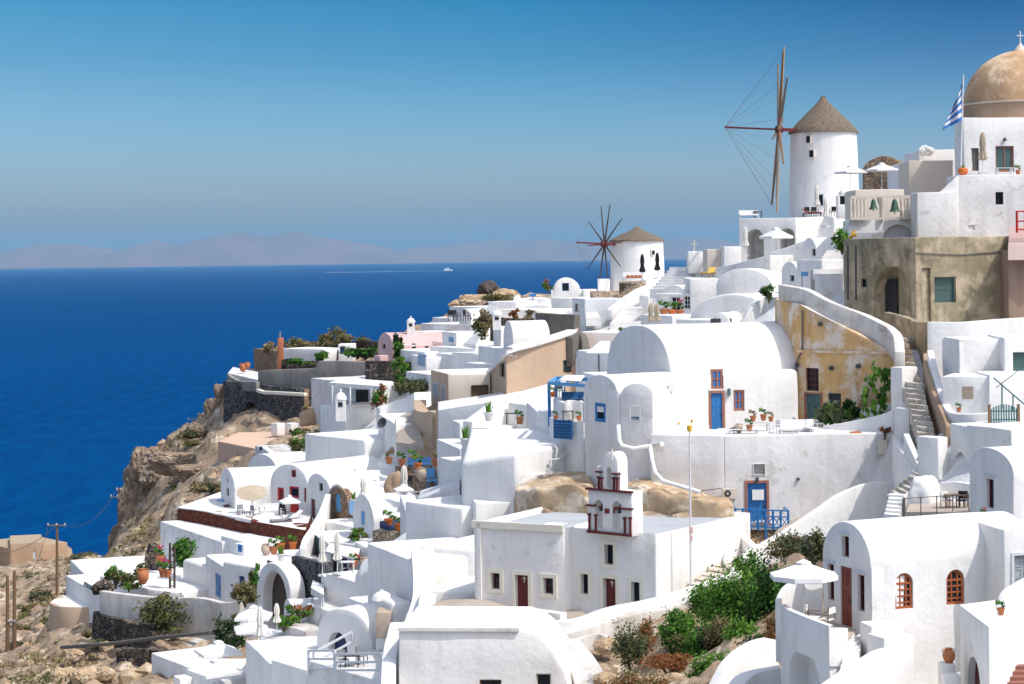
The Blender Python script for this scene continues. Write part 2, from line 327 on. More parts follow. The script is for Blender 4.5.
        if kind != 'hole': s.kids.append((kind, f, a0, a1, z0, z1, arch, r, col, pane, trim, tw, mull, fw, shut, name, handle, label))
        elif trim: s.kids.append(('trim', f, a0, a1, z0, z1, arch, trim, tw))
        return s
    def ring(s, f, o1, o2, d0, d1):
        k = len(o1); vs = [f.pt(a, z, d0) for a, z in o1] + [f.pt(a, z, d0) for a, z in o2] + [f.pt(a, z, d1) for a, z in o1] + [f.pt(a, z, d1) for a, z in o2]; fs = []
        for i in range(k):
            j = (i + 1) % k; fs += [(i, j, k + j, k + i), (2 * k + i, 3 * k + i, 3 * k + j, 2 * k + j), (i, 2 * k + i, 2 * k + j, j), (k + i, k + j, 3 * k + j, 3 * k + i)]
        return vs, fs
    def add(s, name, mb, mat): s.kids.append(('mb', name, mb, mat)); return s
    def done(s):
        org = Vector((s.c.x, s.c.y, s.z)); root = empty(s.name, org, *s.meta); s.root = root
        for me, mat, faces, kw in s.parts:
            cuts = [c for f in faces for c in f.cuts]
            me = solid(me, kw.get('bevel', .07), kw.get('seg', 2), kw.get('amp', .04), cuts, kw.get('cell', 1.4), kw.get('sharp', 28))
            w = link(kw['name'], me, mat, root)
            if kw.get('plabel'): w['label'] = kw['plabel']
        for K in s.kids:
            if K[0] == 'mb': K[2].build(K[1], K[3], root); continue
            if K[0] == 'roof':
                c = sum(K[1], Vector()) / len(K[1]); m = MB(); q = [c + (p - c) * .97 for p in K[1]]
                m.add([p + Vector((0, 0, .012)) for p in q] + [p - Vector((0, 0, .15)) for p in q], [list(range(len(q))), list(range(len(q), 2 * len(q)))[::-1]] + [(i, len(q) + i, len(q) + (i + 1) % len(q), (i + 1) % len(q)) for i in range(len(q))]); m.build('roof', K[2], root); continue
            if K[0] == 'trim':
                _, f, a0, a1, z0, z1, arch, trim, tw = K
                m = MB(); m.add(*s.ring(f, outline(a0 - tw, a1 + tw, z0 - (0 if arch else tw), z1 + tw, arch), outline(a0, a1, z0, z1, arch), .045, -.06)); m.build('surround', trim, root); continue
            kind, f, a0, a1, z0, z1, arch, r, col, pane, trim, tw, mull, fw, shut, name, handle, label = K
            W, H = a1 - a0, z1 - z0; m = MB(); o = outline(a0 + .005, a1 - .005, z0 + .005, z1 - .005, arch); d = -r + .07
            if kind == 'win':
                m.add(*s.ring(f, o, outline(a0, a1, z0, z1, arch, fw), d, d - .05))
                zz = z1 - (W / 2 if arch else 0)
                if arch: m.bar(f.pt(a0 + fw, zz, d - .03), f.pt(a1 - fw, zz, d - .03), fw * .8)
                for i in range(1, mull[0] + 1): a = a0 + W * i / (mull[0] + 1); m.bar(f.pt(a, z0 + fw, d - .03), f.pt(a, z1 - fw, d - .03), fw * .6)
                for i in range(1, mull[1] + 1): z = z0 + (zz - z0) * i / (mull[1] + 1); m.bar(f.pt(a0 + fw, z, d - .032), f.pt(a1 - fw, z, d - .032), fw * .55)
                wo = m.build(name or 'window', col, root); p = MB(); q = outline(a0, a1, z0, z1, arch, fw * .5)
                vs = [f.pt(a, z, d - .045) for a, z in q] + [f.pt(a, z, -r - .03) for a, z in q]; k = len(q)
                p.add(vs, [list(range(k)), list(range(k, 2 * k))[::-1]] + [(i, k + i, k + (i + 1) % k, (i + 1) % k) for i in range(k)]); p.build('pane', pane, wo)
            else:
                k = len(o); vs = [f.pt(a, z, d) for a, z in o] + [f.pt(a, z, -r - .03) for a, z in o]
                m.add(vs, [list(range(k)), list(range(k, 2 * k))[::-1]] + [(i, k + i, k + (i + 1) % k, (i + 1) % k) for i in range(k)])
                for i in range(2):   # raised panels of the leaf
                    for j in range(3): m.add(*s.ring(f, outline(a0 + W * (.1 + .45 * i), a0 + W * (.45 + .45 * i), z0 + H * (.05 + .31 * j), z0 + H * (.31 + .31 * j), False), outline(a0 + W * (.1 + .45 * i), a0 + W * (.45 + .45 * i), z0 + H * (.05 + .31 * j), z0 + H * (.31 + .31 * j), False, .035), d + .02, d - .01))
                wo = m.build(name or 'door', col, root)
                if handle: h = MB(); h.box(f.pt(a0 + W * .88, z0 + H * .48, d + .05), (.05, .06, .14), atan2(f.e.y, f.e.x)); h.build('handle', 'darkmetal', wo)
            if label: wo['label'] = label
            if trim:
                t = MB(); t.add(*s.ring(f, outline(a0 - tw, a1 + tw, z0 - (0 if kind == 'door' else tw), z1 + tw, arch), outline(a0, a1, z0, z1, arch), .05, -.06)); t.build('surround', trim, wo)
            if shut:
                for sd_ in (0, 1):
                    aa = a0 if sd_ == 0 else a1; dr = -1 if sd_ == 0 else 1; q = f.e * dr * W * .16 + f.n * W * .38; t = MB(); P0 = f.pt(aa, z0, .03)
                    t.add([P0, P0 + q, P0 + q + Vector((0, 0, H)), P0 + Vector((0, 0, H))] + [v + f.e * .04 for v in (P0, P0 + q, P0 + q + Vector((0, 0, H)), P0 + Vector((0, 0, H)))], [(0, 1, 2, 3), (7, 6, 5, 4), (0, 4, 5, 1), (1, 5, 6, 2), (2, 6, 7, 3), (3, 7, 4, 0)]); t.build('shutter', shut, wo)
        return root

def spline(pts, n=4):
    P = [Vector(p) for p in pts]; out = []
    for i in range(len(P) - 1):
        p0 = P[max(i - 1, 0)]; p1 = P[i]; p2 = P[i + 1]; p3 = P[min(i + 2, len(P) - 1)]
        for k in range(n):
            t = k / n; out.append(.5 * ((2 * p1) + (p2 - p0) * t + (2 * p0 - 5 * p1 + 4 * p2 - p3) * t * t + (3 * p1 - p0 - 3 * p2 + p3) * t ** 3))
    out.append(P[-1]); return out
def wallmesh(pts, h, t=.35, n=4, bottom=None):
    """ribbon wall: pts are the top edge as (px,py,D); h depth below the top (number or list per point) ; t thickness, away from the camera"""
    P = [U(*p) for p in pts]; hs = h if isinstance(h, (list, tuple)) else [h] * len(P)
    B = [Vector((p.x, p.y, p.z - q)) for p, q in zip(P, hs)]
    if n > 1: P = spline(P, n); B = spline(B, n)
    N = len(P); off = []
    for i in range(N):
        d = P[min(i + 1, N - 1)] - P[max(i - 1, 0)]; d.z = 0; d.normalize(); q = Vector((-d.y, d.x, 0)); off.append(q * t)
    vs = []
    for i in range(N): vs += [P[i], P[i] + off[i], Vector((P[i].x, P[i].y, B[i].z)) + off[i], Vector((P[i].x, P[i].y, B[i].z))]
    fs = [(0, 1, 2, 3), tuple(4 * (N - 1) + k for k in (3, 2, 1, 0))]
    for i in range(N - 1):
        a = 4 * i; b = a + 4; fs += [(a + 3, b + 3, b, a), (a, b, b + 1, a + 1), (a + 1, b + 1, b + 2, a + 2), (a + 2, b + 2, b + 3, a + 3)]
    m = MB(); m.add(vs, fs); return m.mesh()
def wall(label, pts, h, t=.35, mat='white', n=4, name='wall', cat='wall', group=None, bevel=.05, amp=.03, parent=None, cell=3):
    me = solid(wallmesh(pts, h, t, n), bevel, 2, amp, None, cell); o = link(name, me, mat, parent)
    if not parent: tag(o, label, cat, group)
    elif label: o['label'] = label
    return o
def stairs(label, bl, br, tl, tr, n, mat='white', name='stairs', cat='stairs', drop=.6, group=None, jit=0):
    a, b, c, d = U(*bl), U(*br), U(*tl), U(*tr); z0 = (a.z + b.z) / 2; z1 = (c.z + d.z) / 2; m = MB()
    for i in range(n):
        t0, t1 = i / n, (i + 1) / n + .002; L0 = a.lerp(c, t0); R0 = b.lerp(d, t0); L1 = a.lerp(c, t1); R1 = b.lerp(d, t1); z = z0 + (z1 - z0) * (i + 1) / n
        if jit: L0 = L0 + Vector((random.uniform(-jit, jit), 0, 0)); R0 = R0 + Vector((random.uniform(-jit, jit), 0, 0)); z += random.uniform(-jit, jit) * .2
        m.prism([L0.xy, R0.xy, R1.xy, L1.xy], z0 + (z1 - z0) * i / n - drop, z)
    me = m.mesh(); bm = bmesh.new(); bm.from_mesh(me); bmesh.ops.recalc_face_normals(bm, faces=bm.faces[:]); bm.to_mesh(me); bm.free()
    return tag(link(name, me, mat), label, cat, group)
def slab(pts, th, mat, name, parent=None, n=1):
    """horizontal-ish polygon sheet with thickness from (px,py,D) corners"""
    P = [U(*p) for p in pts]; k = len(P); m = MB(); m.add(P + [p - Vector((0, 0, th)) for p in P], [list(range(k))[::-1], list(range(k, 2 * k))] + [(i, (i + 1) % k, k + (i + 1) % k, k + i) for i in range(k)])
    me = m.mesh(); bm = bmesh.new(); bm.from_mesh(me); bmesh.ops.recalc_face_normals(bm, faces=bm.faces[:]); bm.to_mesh(me); bm.free(); return link(name, me, mat, parent)
def copy_tree(o, parent=None):
    c = o.copy(); COL.objects.link(c); c.parent = parent
    for ch in o.children: copy_tree(ch, c)
    return c
# ---------------------------------------------------------------- props (built round their own base, then set down)
def place(root, px, py, D, rz=0, sc=1, loc=None):
    root.location = loc if loc is not None else U(px, py, D); root.rotation_euler = (0, 0, rz); root.scale = (sc, sc, sc) if isinstance(sc, (int, float)) else sc; return root
PROTO = {}
def spawn(kind, label, at, rz=0, sc=1, group=None, cat=None, loc=None):
    f, c = KINDS[kind]
    if kind not in PROTO:
        PROTO[kind] = f(); o = PROTO[kind]
    else: o = copy_tree(PROTO[kind])
    place(o, *at, rz=rz, sc=sc) if loc is None else place(o, 0, 0, 0, rz, sc, loc)
    for k in ('group',):
        if k in o: del o[k]
    return tag(o, label, cat or c, group)
def R0(name): o = bpy.data.objects.new(name, None); o.empty_display_size = .3; COL.objects.link(o); ORG[o] = Vector((0, 0, 0)); return o
def PT(mb, name, mat, root): return mb.build(name, mat, root, origin=(0, 0, 0)) if root in ORG else mb.build(name, mat, root)
def canopy_mesh(r, rise, square, n=8, z=2.3, drop=.18):
    m = MB(); k = 4 if square else n; rings = []
    for j in range(5):
        t = j / 4; rr = r * t; zz = z + rise * (1 - t) ** 1.15
        rings.append([Vector((rr * cos(2 * pi * i / k + pi / k), rr * sin(2 * pi * i / k + pi / k), zz)) for i in range(k)])
    rings.append([v - Vector((0, 0, drop)) for v in rings[-1]]); vs = [v for q in rings for v in q]; fs = []
    for j in range(5): fs += [(j * k + i, j * k + (i + 1) % k, (j + 1) * k + (i + 1) % k, (j + 1) * k + i) for i in range(k)]
    lo = [Vector((v.x * .97, v.y * .97, v.z - .03)) for v in vs]; n0 = len(vs); m.add(vs, fs); m.add(lo, [f[::-1] for f in fs]); return m
def open_umb(mat, square=True, r=1.45, rise=.7, vent=True):
    o = R0('parasol'); PT(canopy_mesh(r, rise, square), 'canopy', mat, o)
    if vent: PT(canopy_mesh(r * .22, .14, square, z=2.3 + rise * .93, drop=.06), 'vent', mat, o)
    m = MB(); m.tube([(0, 0, 0), (0, 0, 2.3 + rise * 1.05)], .03); PT(m, 'pole', 'whitemetal', o); m = MB(); m.box((0, 0, .05), (.5, .5, .1)); PT(m, 'base', 'greywhite', o)
    m = MB(); k = 4 if square else 8
    for i in range(k): a = 2 * pi * i / k + pi / k; m.bar((0, 0, 2.3 + rise * .55), (r * .93 * cos(a), r * .93 * sin(a), 2.27), .025)
    PT(m, 'rib', 'wood', o); return o
def tilted_umb(mat):
    o = R0('parasol'); m = canopy_mesh(.85, .18, False, 12, z=0, drop=.04); R = Matrix.Rotation(radians(42), 3, 'X')
    for v in m.v: v.rotate(R); v += Vector((0, 0, 1.95))
    PT(m, 'canopy', mat, o); m = MB(); m.tube([(0, .15, 0), (0, .15, 1.9)], .03); PT(m, 'pole', 'whitemetal', o); m = MB(); m.box((0, .15, .05), (.5, .5, .1)); PT(m, 'base', 'greywhite', o); return o
def closed_umb(mat, hood=True):
    o = R0('closed_parasol'); m = MB(); m.tube([(0, 0, 0), (0, 0, 2.75)], .03); PT(m, 'pole', 'whitemetal', o); m = MB(); rnd = random.Random(3)
    prof = [(.03, 2.72), (.10, 2.6), (.15, 2.3), (.17, 1.9), (.13, 1.6), (.20, 1.25), (.27, .92), (.22, .86), (.03, .9)]; n = 24; vs = []; fs = []
    for j, (r, z) in enumerate(prof):
        for i in range(n): a = 2 * pi * i / n; rr = r * (1 + .22 * (i % 3 - 1) * (1 if 0 < j < 8 else 0)); vs.append((rr * cos(a), rr * sin(a), z + (.05 * (i % 3) if j > 5 else 0)))
    for j in range(len(prof) - 1): fs += [(j * n + i, (j + 1) * n + i, (j + 1) * n + (i + 1) % n, j * n + (i + 1) % n) for i in range(n)]
    m.add(vs, fs, 0, True); PT(m, 'canopy', mat, o); m = MB(); m.tube([(0, 0, 1.62), (0, 0, 1.58)], .17, 12); PT(m, 'strap', mat, o)
    m = MB(); m.box((0, 0, .05), (.5, .5, .1)); PT(m, 'base', 'greywhite', o); return o
def leaves(mb, c, rad, n, size, flat_=.8, rnd=random, up=0):
    c = Vector(c); rad = Vector(rad) if not isinstance(rad, (int, float)) else Vector((rad,) * 3)
    cl = [(Vector((rnd.gauss(0, 1), rnd.gauss(0, 1), rnd.gauss(0, 1))).normalized() * (rnd.random() ** .4) * .8, rnd.uniform(.18, .42)) for _ in range(max(5, n // 45))]
    for _ in range(n):
        q, s = rnd.choice(cl); p = q + Vector((rnd.gauss(0, .5), rnd.gauss(0, .5), rnd.gauss(0, .5))) * s
        p = Vector((p.x * rad.x, p.y * rad.y, (p.z * .55 + .42) * rad.z if up else p.z * rad.z)) + c
        d = Vector((rnd.gauss(0, 1), rnd.gauss(0, 1), rnd.gauss(0, 1) + .4)).normalized(); x = d.orthogonal().normalized(); y = d.cross(x); a = size * rnd.uniform(.6, 1.3); b = a * rnd.uniform(.35, .7)
        mb.add([p - x * a / 2, p + y * b / 2, p + x * a / 2 + d * a * .15, p - y * b / 2], [(0, 1, 2, 3)])
    return mb
def blades(mb, c, r, h, n, wd=.04, rnd=random, spread=.6):
    c = Vector(c)
    for _ in range(n):
        a = rnd.uniform(0, 2 * pi); q = c + Vector((cos(a), sin(a), 0)) * rnd.uniform(0, r * .4); d = Vector((cos(a), sin(a), 0)) * rnd.uniform(.2, 1) * r * spread; hh = h * rnd.uniform(.6, 1); s = Vector((-sin(a), cos(a), 0)) * wd
        m1 = q + d * .4 + Vector((0, 0, hh * .65)); t = q + d + Vector((0, 0, hh)); mb.add([q - s, q + s, m1 + s * .8, m1 - s * .8, t], [(0, 1, 2, 3), (3, 2, 4)])
    return mb
def pot_plant(potmat, leafm, kind='leaf', fl=None, h=.4):
    o = R0('potted_plant'); m = MB(); m.lathe([(0, 0), (.14, 0), (.2, .3), (.23, .32), (.23, .38), (.19, .38), (.17, .3), (0, .3)], n=14); PT(m, 'pot', potmat, o); m = MB(); rnd = random.Random(5)
    if kind == 'leaf': leaves(m, (0, 0, .42 + h * .5), (.34, .34, h * .7), 130, .13, rnd=rnd)
    else: blades(m, (0, 0, .34), .35, h * 1.4, 30, .025, rnd)
    PT(m, 'foliage', leafm, o)
    if fl: m = MB(); leaves(m, (0, 0, .5 + h * .7), (.32, .32, h * .5), 40, .11, rnd=rnd); PT(m, 'flower', fl, o)
    return o
def chair(mat, fab, arms=True):
    o = R0('chair'); m = MB(); m.box((0, 0, .44), (.48, .46, .05)); PT(m, 'seat', fab, o); m = MB(); m.box((0, .22, .7), (.48, .04, .38)); PT(m, 'backrest', fab, o)
    for x in (-.22, .22):
        for y, h in ((-.2, .44 if not arms else .65), (.22, .9)): m = MB(); m.bar((x, y, 0), (x, y, h), .04); PT(m, 'leg', mat, o)
        if arms: m = MB(); m.box((x, 0, .66), (.06, .5, .03)); PT(m, 'armrest', mat, o)
    return o
def deckchair(mat, fab):
    o = R0('director_chair')
    for x in (-.26, .26):
        m = MB(); m.bar((x, -.25, 0), (-x, .05, .46), .04); m.bar((x, .25, 0), (-x, -.05, .46), .04); PT(m, 'crossed_leg', mat, o); m = MB(); m.bar((x, -.22, .66), (x, .25, .66), .05, .03); m.bar((x, .22, .42), (x, .25, .95), .04); PT(m, 'arm_frame', mat, o)
    m = MB(); m.box((0, 0, .46), (.5, .44, .03)); PT(m, 'seat', fab, o); m = MB(); m.box((0, .25, .8), (.54, .03, .22)); PT(m, 'backrest', fab, o); return o
def table(mat, r=.45, h=.72, square=True):
    o = R0('table'); m = MB()
    if square: m.box((0, 0, h), (r * 2, r * 1.6, .04))
    else: m.lathe([(0, h - .02), (r, h - .02), (r, h + .02), (0, h + .02)], n=20)
    PT(m, 'tabletop', mat, o)
    for x in (-1, 1):
        for y in (-1, 1): m = MB(); m.bar((x * r * .8 * (1 if square else .6), y * r * .65 * (1 if square else .6), 0), (x * r * .8 * (1 if square else .6), y * r * .65 * (1 if square else .6), h - .02), .045); PT(m, 'leg', mat, o)
    return o
def lounger(mat, fab):
    o = R0('sun_lounger'); m = MB(); m.box((0, 0, .3), (.65, 1.9, .06)); PT(m, 'frame', mat, o); m = MB(); m.box((0, -.3, .38), (.6, 1.3, .1)); PT(m, 'mattress', fab, o)
    m = MB(); m.box((0, .62, .56), (.6, .75, .09), tilt=Matrix.Rotation(radians(35), 3, 'X')); PT(m, 'backrest', fab, o)
    for x in (-.28, .28):
        for y in (-.85, .85): m = MB(); m.bar((x, y, 0), (x, y, .3), .05); PT(m, 'leg', mat, o)
    return o
def sofa(mat, fab):
    o = R0('bench'); m = MB(); m.box((0, 0, .32), (1.7, .7, .08)); PT(m, 'frame', mat, o); m = MB(); m.box((0, -.02, .42), (1.6, .62, .12)); PT(m, 'seat_cushion', fab, o); m = MB(); m.box((0, .33, .66), (1.7, .1, .5)); PT(m, 'backrest', fab, o)
    for x in (-.8, .8):
        for y in (-.3, .3): m = MB(); m.bar((x, y, 0), (x, y, .3), .06); PT(m, 'leg', mat, o)
    return o
def acunit():
    o = R0('air_conditioner'); m = MB(); m.box((0, 0, .28), (.8, .32, .56)); PT(m, 'casing', 'cream', o); m = MB(); m.tube([(-.12, -.162, .28), (-.12, -.19, .28)], .2, 20); PT(m, 'fan_grille', 'darkmetal', o)
    m = MB(); m.tube([(-.12, -.192, .28), (-.12, -.205, .28)], .06, 12); PT(m, 'hub', 'cream', o)
    for x in (-.3, .3): m = MB(); m.bar((x, -.1, -.02), (x, .3, -.02), .04); m.bar((x, .28, -.02), (x, .28, -.22), .04); PT(m, 'bracket', 'metal', o)
    return o
def urn(mat='terracotta', lid=False):
    o = R0('urn'); m = MB(); m.lathe([(0, 0), (.12, 0), (.26, .22), (.3, .42), (.24, .6), (.14, .68), (.18, .74), (.13, .74), (.1, .68), (0, .66)], n=18); PT(m, 'body', mat, o)
    for s in (-1, 1): m = MB(); m.tube([(s * .14, 0, .68), (s * .27, 0, .7), (s * .3, 0, .6), (s * .25, 0, .54)], .025, 6); PT(m, 'handle', mat, o)
    return o
def pumpkin():
    o = R0('round_planter'); m = MB(); m.lathe([(0, 0), (.22, 0), (.38, .2), (.36, .42), (.22, .52), (.2, .46), (0, .46)], n=18); PT(m, 'pot', 'orange', o); m = MB(); blades(m, (0, 0, .46), .3, .45, 14, .03, random.Random(2)); PT(m, 'foliage', 'green', o); return o
def lamp_post():
    o = R0('garden_lamp'); m = MB(); m.tube([(0, 0, 0), (0, 0, 1.1)], .03); PT(m, 'post', 'whitemetal', o); m = MB(); m.lathe([(0, 1.1), (.1, 1.12), (.12, 1.25), (.08, 1.38), (0, 1.4)], n=10); PT(m, 'lamp_shade', 'yellow', o); return o
def finial_chimney():
    o = R0('chimney'); m = MB(); m.box((0, 0, .5), (.55, .55, 1.0)); m.lathe([(0, 1.35), (.2, 1.28), (.33, 1.12), (.36, 1.0), (0, 1.0)], n=14); PT(m, 'stack', 'white', o); m = MB(); m.box((0, -.28, .78), (.26, .05, .2)); PT(m, 'smoke_hole', 'dark', o); m = MB(); m.lathe([(0, 1.5), (.06, 1.46), (.07, 1.4), (.04, 1.32), (0, 1.32)], n=8); PT(m, 'finial', 'white', o); return o
def sat_dish():
    o = R0('satellite_dish'); m = MB(); m.tube([(0, 0, 0), (0, 0, .9)], .03); PT(m, 'mast', 'metal', o); m = MB(); m.lathe([(0, 0), (.2, .03), (.38, .12), (.4, .15), (.37, .14), (.19, .05), (0, .02)], n=16)
    for v in m.v: v.rotate(Matrix.Rotation(radians(70), 3, 'X')); v += Vector((0, -.08, .95))
    PT(m, 'dish', 'darkmetal', o); return o
KINDS = {
 'white_parasol': (lambda: open_umb('whitefabric'), 'umbrella'), 'round_parasol': (lambda: open_umb('whitefabric', False, 1.45, .5), 'umbrella'), 'tan_parasol': (lambda: tilted_umb('tanfabric'), 'umbrella'),
 'closed_parasol': (lambda: closed_umb('fabric'), 'umbrella'), 'closed_black_parasol': (lambda: closed_umb('blackfabric'), 'umbrella'), 'closed_tan_parasol': (lambda: closed_umb('tanfabric'), 'umbrella'),
 'pot': (lambda: pot_plant('terracotta', 'green'), 'potted plant'), 'pot_orange': (lambda: pot_plant('orange', 'brightgreen'), 'potted plant'), 'pot_white': (lambda: pot_plant('white', 'brightgreen', 'blade'), 'potted plant'), 'pot_flower': (lambda: pot_plant('terracotta', 'green', 'leaf', 'magenta'), 'potted plant'), 'pot_dry': (lambda: pot_plant('terracotta', 'drybrush', 'leaf'), 'potted plant'),
 'chair_wood': (lambda: chair('wood', 'whitefabric'), 'chair'), 'chair_dark': (lambda: chair('darkwood', 'blackfabric'), 'chair'), 'chair_white': (lambda: chair('whitemetal', 'whitefabric'), 'chair'), 'chair_metal': (lambda: chair('darkmetal', 'greyfabric', False), 'chair'), 'chair_blue': (lambda: chair('bluepaint', 'lightblue', False), 'chair'), 'director_chair': (lambda: deckchair('wood', 'whitefabric'), 'chair'),
 'table_white': (lambda: table('whitemetal'), 'table'), 'table_round': (lambda: table('whitemetal', .4, .7, False), 'table'), 'table_wood': (lambda: table('wood'), 'table'), 'table_dark': (lambda: table('darkwood'), 'table'),
 'lounger_white': (lambda: lounger('whitemetal', 'whitefabric'), 'sun lounger'), 'lounger_yellow': (lambda: lounger('wood', 'yellowfabric'), 'sun lounger'), 'lounger_dark': (lambda: lounger('darkwood', 'greyfabric'), 'sun lounger'), 'lounger_red': (lambda: lounger('darkwood', 'redfabric'), 'sun lounger'),
 'sofa': (lambda: sofa('greywhite', 'whitefabric'), 'bench'), 'sofa_blue': (lambda: sofa('darkwood', 'bluefabric'), 'bench'), 'ac': (acunit, 'air conditioner'), 'urn': (lambda: urn('boulder'), 'urn'), 'urn_clay': (lambda: urn('terracotta'), 'urn'), 'urn_sand': (lambda: urn('beige'), 'urn'),
 'pumpkin': (pumpkin, 'planter'), 'lamp': (lamp_post, 'lamp'), 'chimney': (finial_chimney, 'chimney'), 'dish': (sat_dish, 'satellite dish'),
}
def bush(label, px, py, D, rx, ry, rz, n, mat, size=.2, cat='shrub', group=None, name='shrub', seed=None, stem=True, up=1):
    rnd = random.Random(seed if seed is not None else int(px * 7 + py)); c = U(px, py, D); o = empty(name, c, label, cat, group); m = MB(); mats = mat if isinstance(mat, (list, tuple)) else [mat]
    for i, mt in enumerate(mats): m = MB(); leaves(m, c, (rx, ry, rz * (1 + .15 * i)), int(n * 1.7) // len(mats), size * 1.45, rnd=rnd, up=up); m.build('foliage', mt, o)
    if stem:
        m = MB()
        for i in range(5): a = rnd.uniform(0, 6.28); m.tube([c - Vector((0, 0, .3)), c + Vector((cos(a) * rx * .3, sin(a) * ry * .3, rz * .4)), c + Vector((cos(a) * rx * .6, sin(a) * ry * .6, rz * .75))], [.05, .03, .012], 5)
        m.build('branch', 'trunk', o)
    return o
def rock(label, px, py, D, r, mat='sand', cat='rock', name='rock', seed=0, group=None, sq=(1, 1, .7)):
    bm = bmesh.new(); bmesh.ops.create_icosphere(bm, subdivisions=5 if r > 1.4 else 4, radius=1); c = U(px, py, D)
    for v in bm.verts:
        q = v.co + Vector((seed * 9.1, 0, 0)); k = 1 + (.3 * noise.noise(q * 1.3) + (.10 * noise.noise(q * 4) if mat in ('white', 'brown', 'terracotta') else .22 * (.5 - noise.voronoi(q * 1.5)[0][0]) + .12 * (.4 - noise.voronoi(q * 4.2)[0][0]) + .10 * noise.noise(q * 9) + .07 * noise.noise(q * 19))); v.co = v.co * k
        v.co = Vector((v.co.x * r * sq[0], v.co.y * r * sq[1], (min(v.co.z, .62 + .12 * noise.noise(v.co * 3)) if mat == 'cliffrock' else v.co.z) * r * sq[2])) + c
    for f in bm.faces: f.smooth = mat in ('white', 'brown', 'terracotta')
    me = bpy.data.meshes.new(name); bm.to_mesh(me); bm.free(); return tag(link(name, me, mat), label, cat, group)
def railing(label, pts, h, mat, posts=5, rails=(1.0, .1), cross=False, vert=0, name='railing', cat='railing', w=.05, group=None):
    """pts: base line (px,py,D)"""
    Q = [U(*p) for p in pts]; o = empty(name, Q[0], label, cat, group); m = MB()
    for i in range(len(Q) - 1):
        a, b = Q[i], Q[i + 1]; hh = Vector((0, 0, h))
        for r in rails: m.bar(a + hh * r, b + hh * r, w)
        for k in range(vert): t = (k + .5) / vert; m.bar(a.lerp(b, t), a.lerp(b, t) + hh, w * .4)
        if cross:
            for k in range(posts - 1):
                p, q = a.lerp(b, k / (posts - 1)), a.lerp(b, (k + 1) / (posts - 1)); m.bar(p + hh * rails[-1], q + hh * rails[0], w * .7); m.bar(q + hh * rails[-1], p + hh * rails[0], w * .7)
    m.build('rail', mat, o)
    for i in range(len(Q) - 1):
        for k in range(posts if i == len(Q) - 2 else posts - 1): p = Q[i].lerp(Q[i + 1], k / (posts - 1)); m = MB(); m.bar(p - Vector((0, 0, .1)), p + Vector((0, 0, h * 1.03)), w * 1.2); m.build('post', mat, o)
    return o
# ---------------------------------------------------------------- sea, mountains, haze
import numpy as np
m, nt, p = newmat('sea'); co = _n(nt, "ShaderNodeNewGeometry").outputs['Position']
f1, _ = noise_fac(nt, co, .0016, .35, .7, detail=3, stretch=(1, .35, 1)); f2, h2 = noise_fac(nt, co, .07, .42, .66, detail=6, stretch=(1, .28, 1))
c = mixc(nt, f1, (.000, .045, .155), (.000, .034, .12)); c = mixc(nt, f2, c, (.000, .054, .18)); nt.links.new(c, p.inputs['Base Color'])
p.inputs['Roughness'].default_value = .5; p.inputs['Specular IOR Level'].default_value = 0; p.inputs['IOR'].default_value = 1.33
bump(nt, p, h2, .8, 3.0); MAT['sea'] = m
mb = MB(); ys = [-300, 150, 600, 1500, 4000, 12000, 30000, 88000]; xs = [-1, -.3, 0, .3, 1]; vs = []
for y in ys:
    for x in xs: vs.append((x * max(1500, abs(y) * .6), y, 0))
mb.add(vs, [(j * 5 + i, j * 5 + i + 1, (j + 1) * 5 + i + 1, (j + 1) * 5 + i) for j in range(len(ys) - 1) for i in range(4)])
tag(mb.build('sea', 'sea', origin=(0, 0, 0)), kind='structure')
flat('mountain', (.22, .125, .095), 1, .2, .0006)
def ridge(name, D, prof, depth, seed, a=90):
    """far island: px -> top py profile, real relief"""
    mb = MB(); nx = 260; ny = 22; vs = []; x0, x1 = prof[0][0], prof[-1][0]
    for j in range(ny):
        t = j / (ny - 1)
        for i in range(nx):
            px = x0 + (x1 - x0) * i / (nx - 1)
            for k in range(len(prof) - 1):
                if prof[k][0] <= px <= prof[k + 1][0]: q = (px - prof[k][0]) / (prof[k + 1][0] - prof[k][0]); q = q * q * (3 - 2 * q); py = prof[k][1] * (1 - q) + prof[k + 1][1] * q; break
            H = max(5, U(px, py, D).z); X = (px - 512) / F * D; Y = D + (t - .5) * depth
            z = H * (sin(pi * t) ** .8) * (1 + .25 * noise.fractal(Vector((X, Y, seed * 999)) / 3500, 1, 2, 5) * (1 - .5 * sin(pi * t))); vs.append((X, Y, z - 3))
    mb.add(vs, [(j * nx + i, j * nx + i + 1, (j + 1) * nx + i + 1, (j + 1) * nx + i) for j in range(ny - 1) for i in range(nx - 1)], 0, True)
    return tag(mb.build(name, 'mountain', origin=(0, D, 0)), kind='structure')
ridge('mountain', 66000, [(-260, 262), (-120, 255), (-20, 259), (60, 243), (90, 247), (118, 251), (150, 241), (180, 246), (205, 238), (238, 232), (270, 236), (300, 233), (330, 239), (370, 245), (405, 252), (470, 262)], 12000, 1)
ridge('mountain', 72000, [(300, 262), (380, 252), (430, 246), (470, 242), (500, 240), (540, 239), (600, 243), (660, 240), (700, 239), (760, 246), (900, 250), (1200, 262)], 12000, 5)
hz = MB(); hz.prism([(-60000, -60), (60000, -60), (60000, 92000), (-60000, 92000)], -6, 1250); hm = hz.mesh('haze')
m = bpy.data.materials.new('haze'); m.use_nodes = True; nt = m.node_tree; nt.nodes.clear(); pv = nt.nodes.new('ShaderNodeVolumePrincipled'); ou = nt.nodes.new('ShaderNodeOutputMaterial')
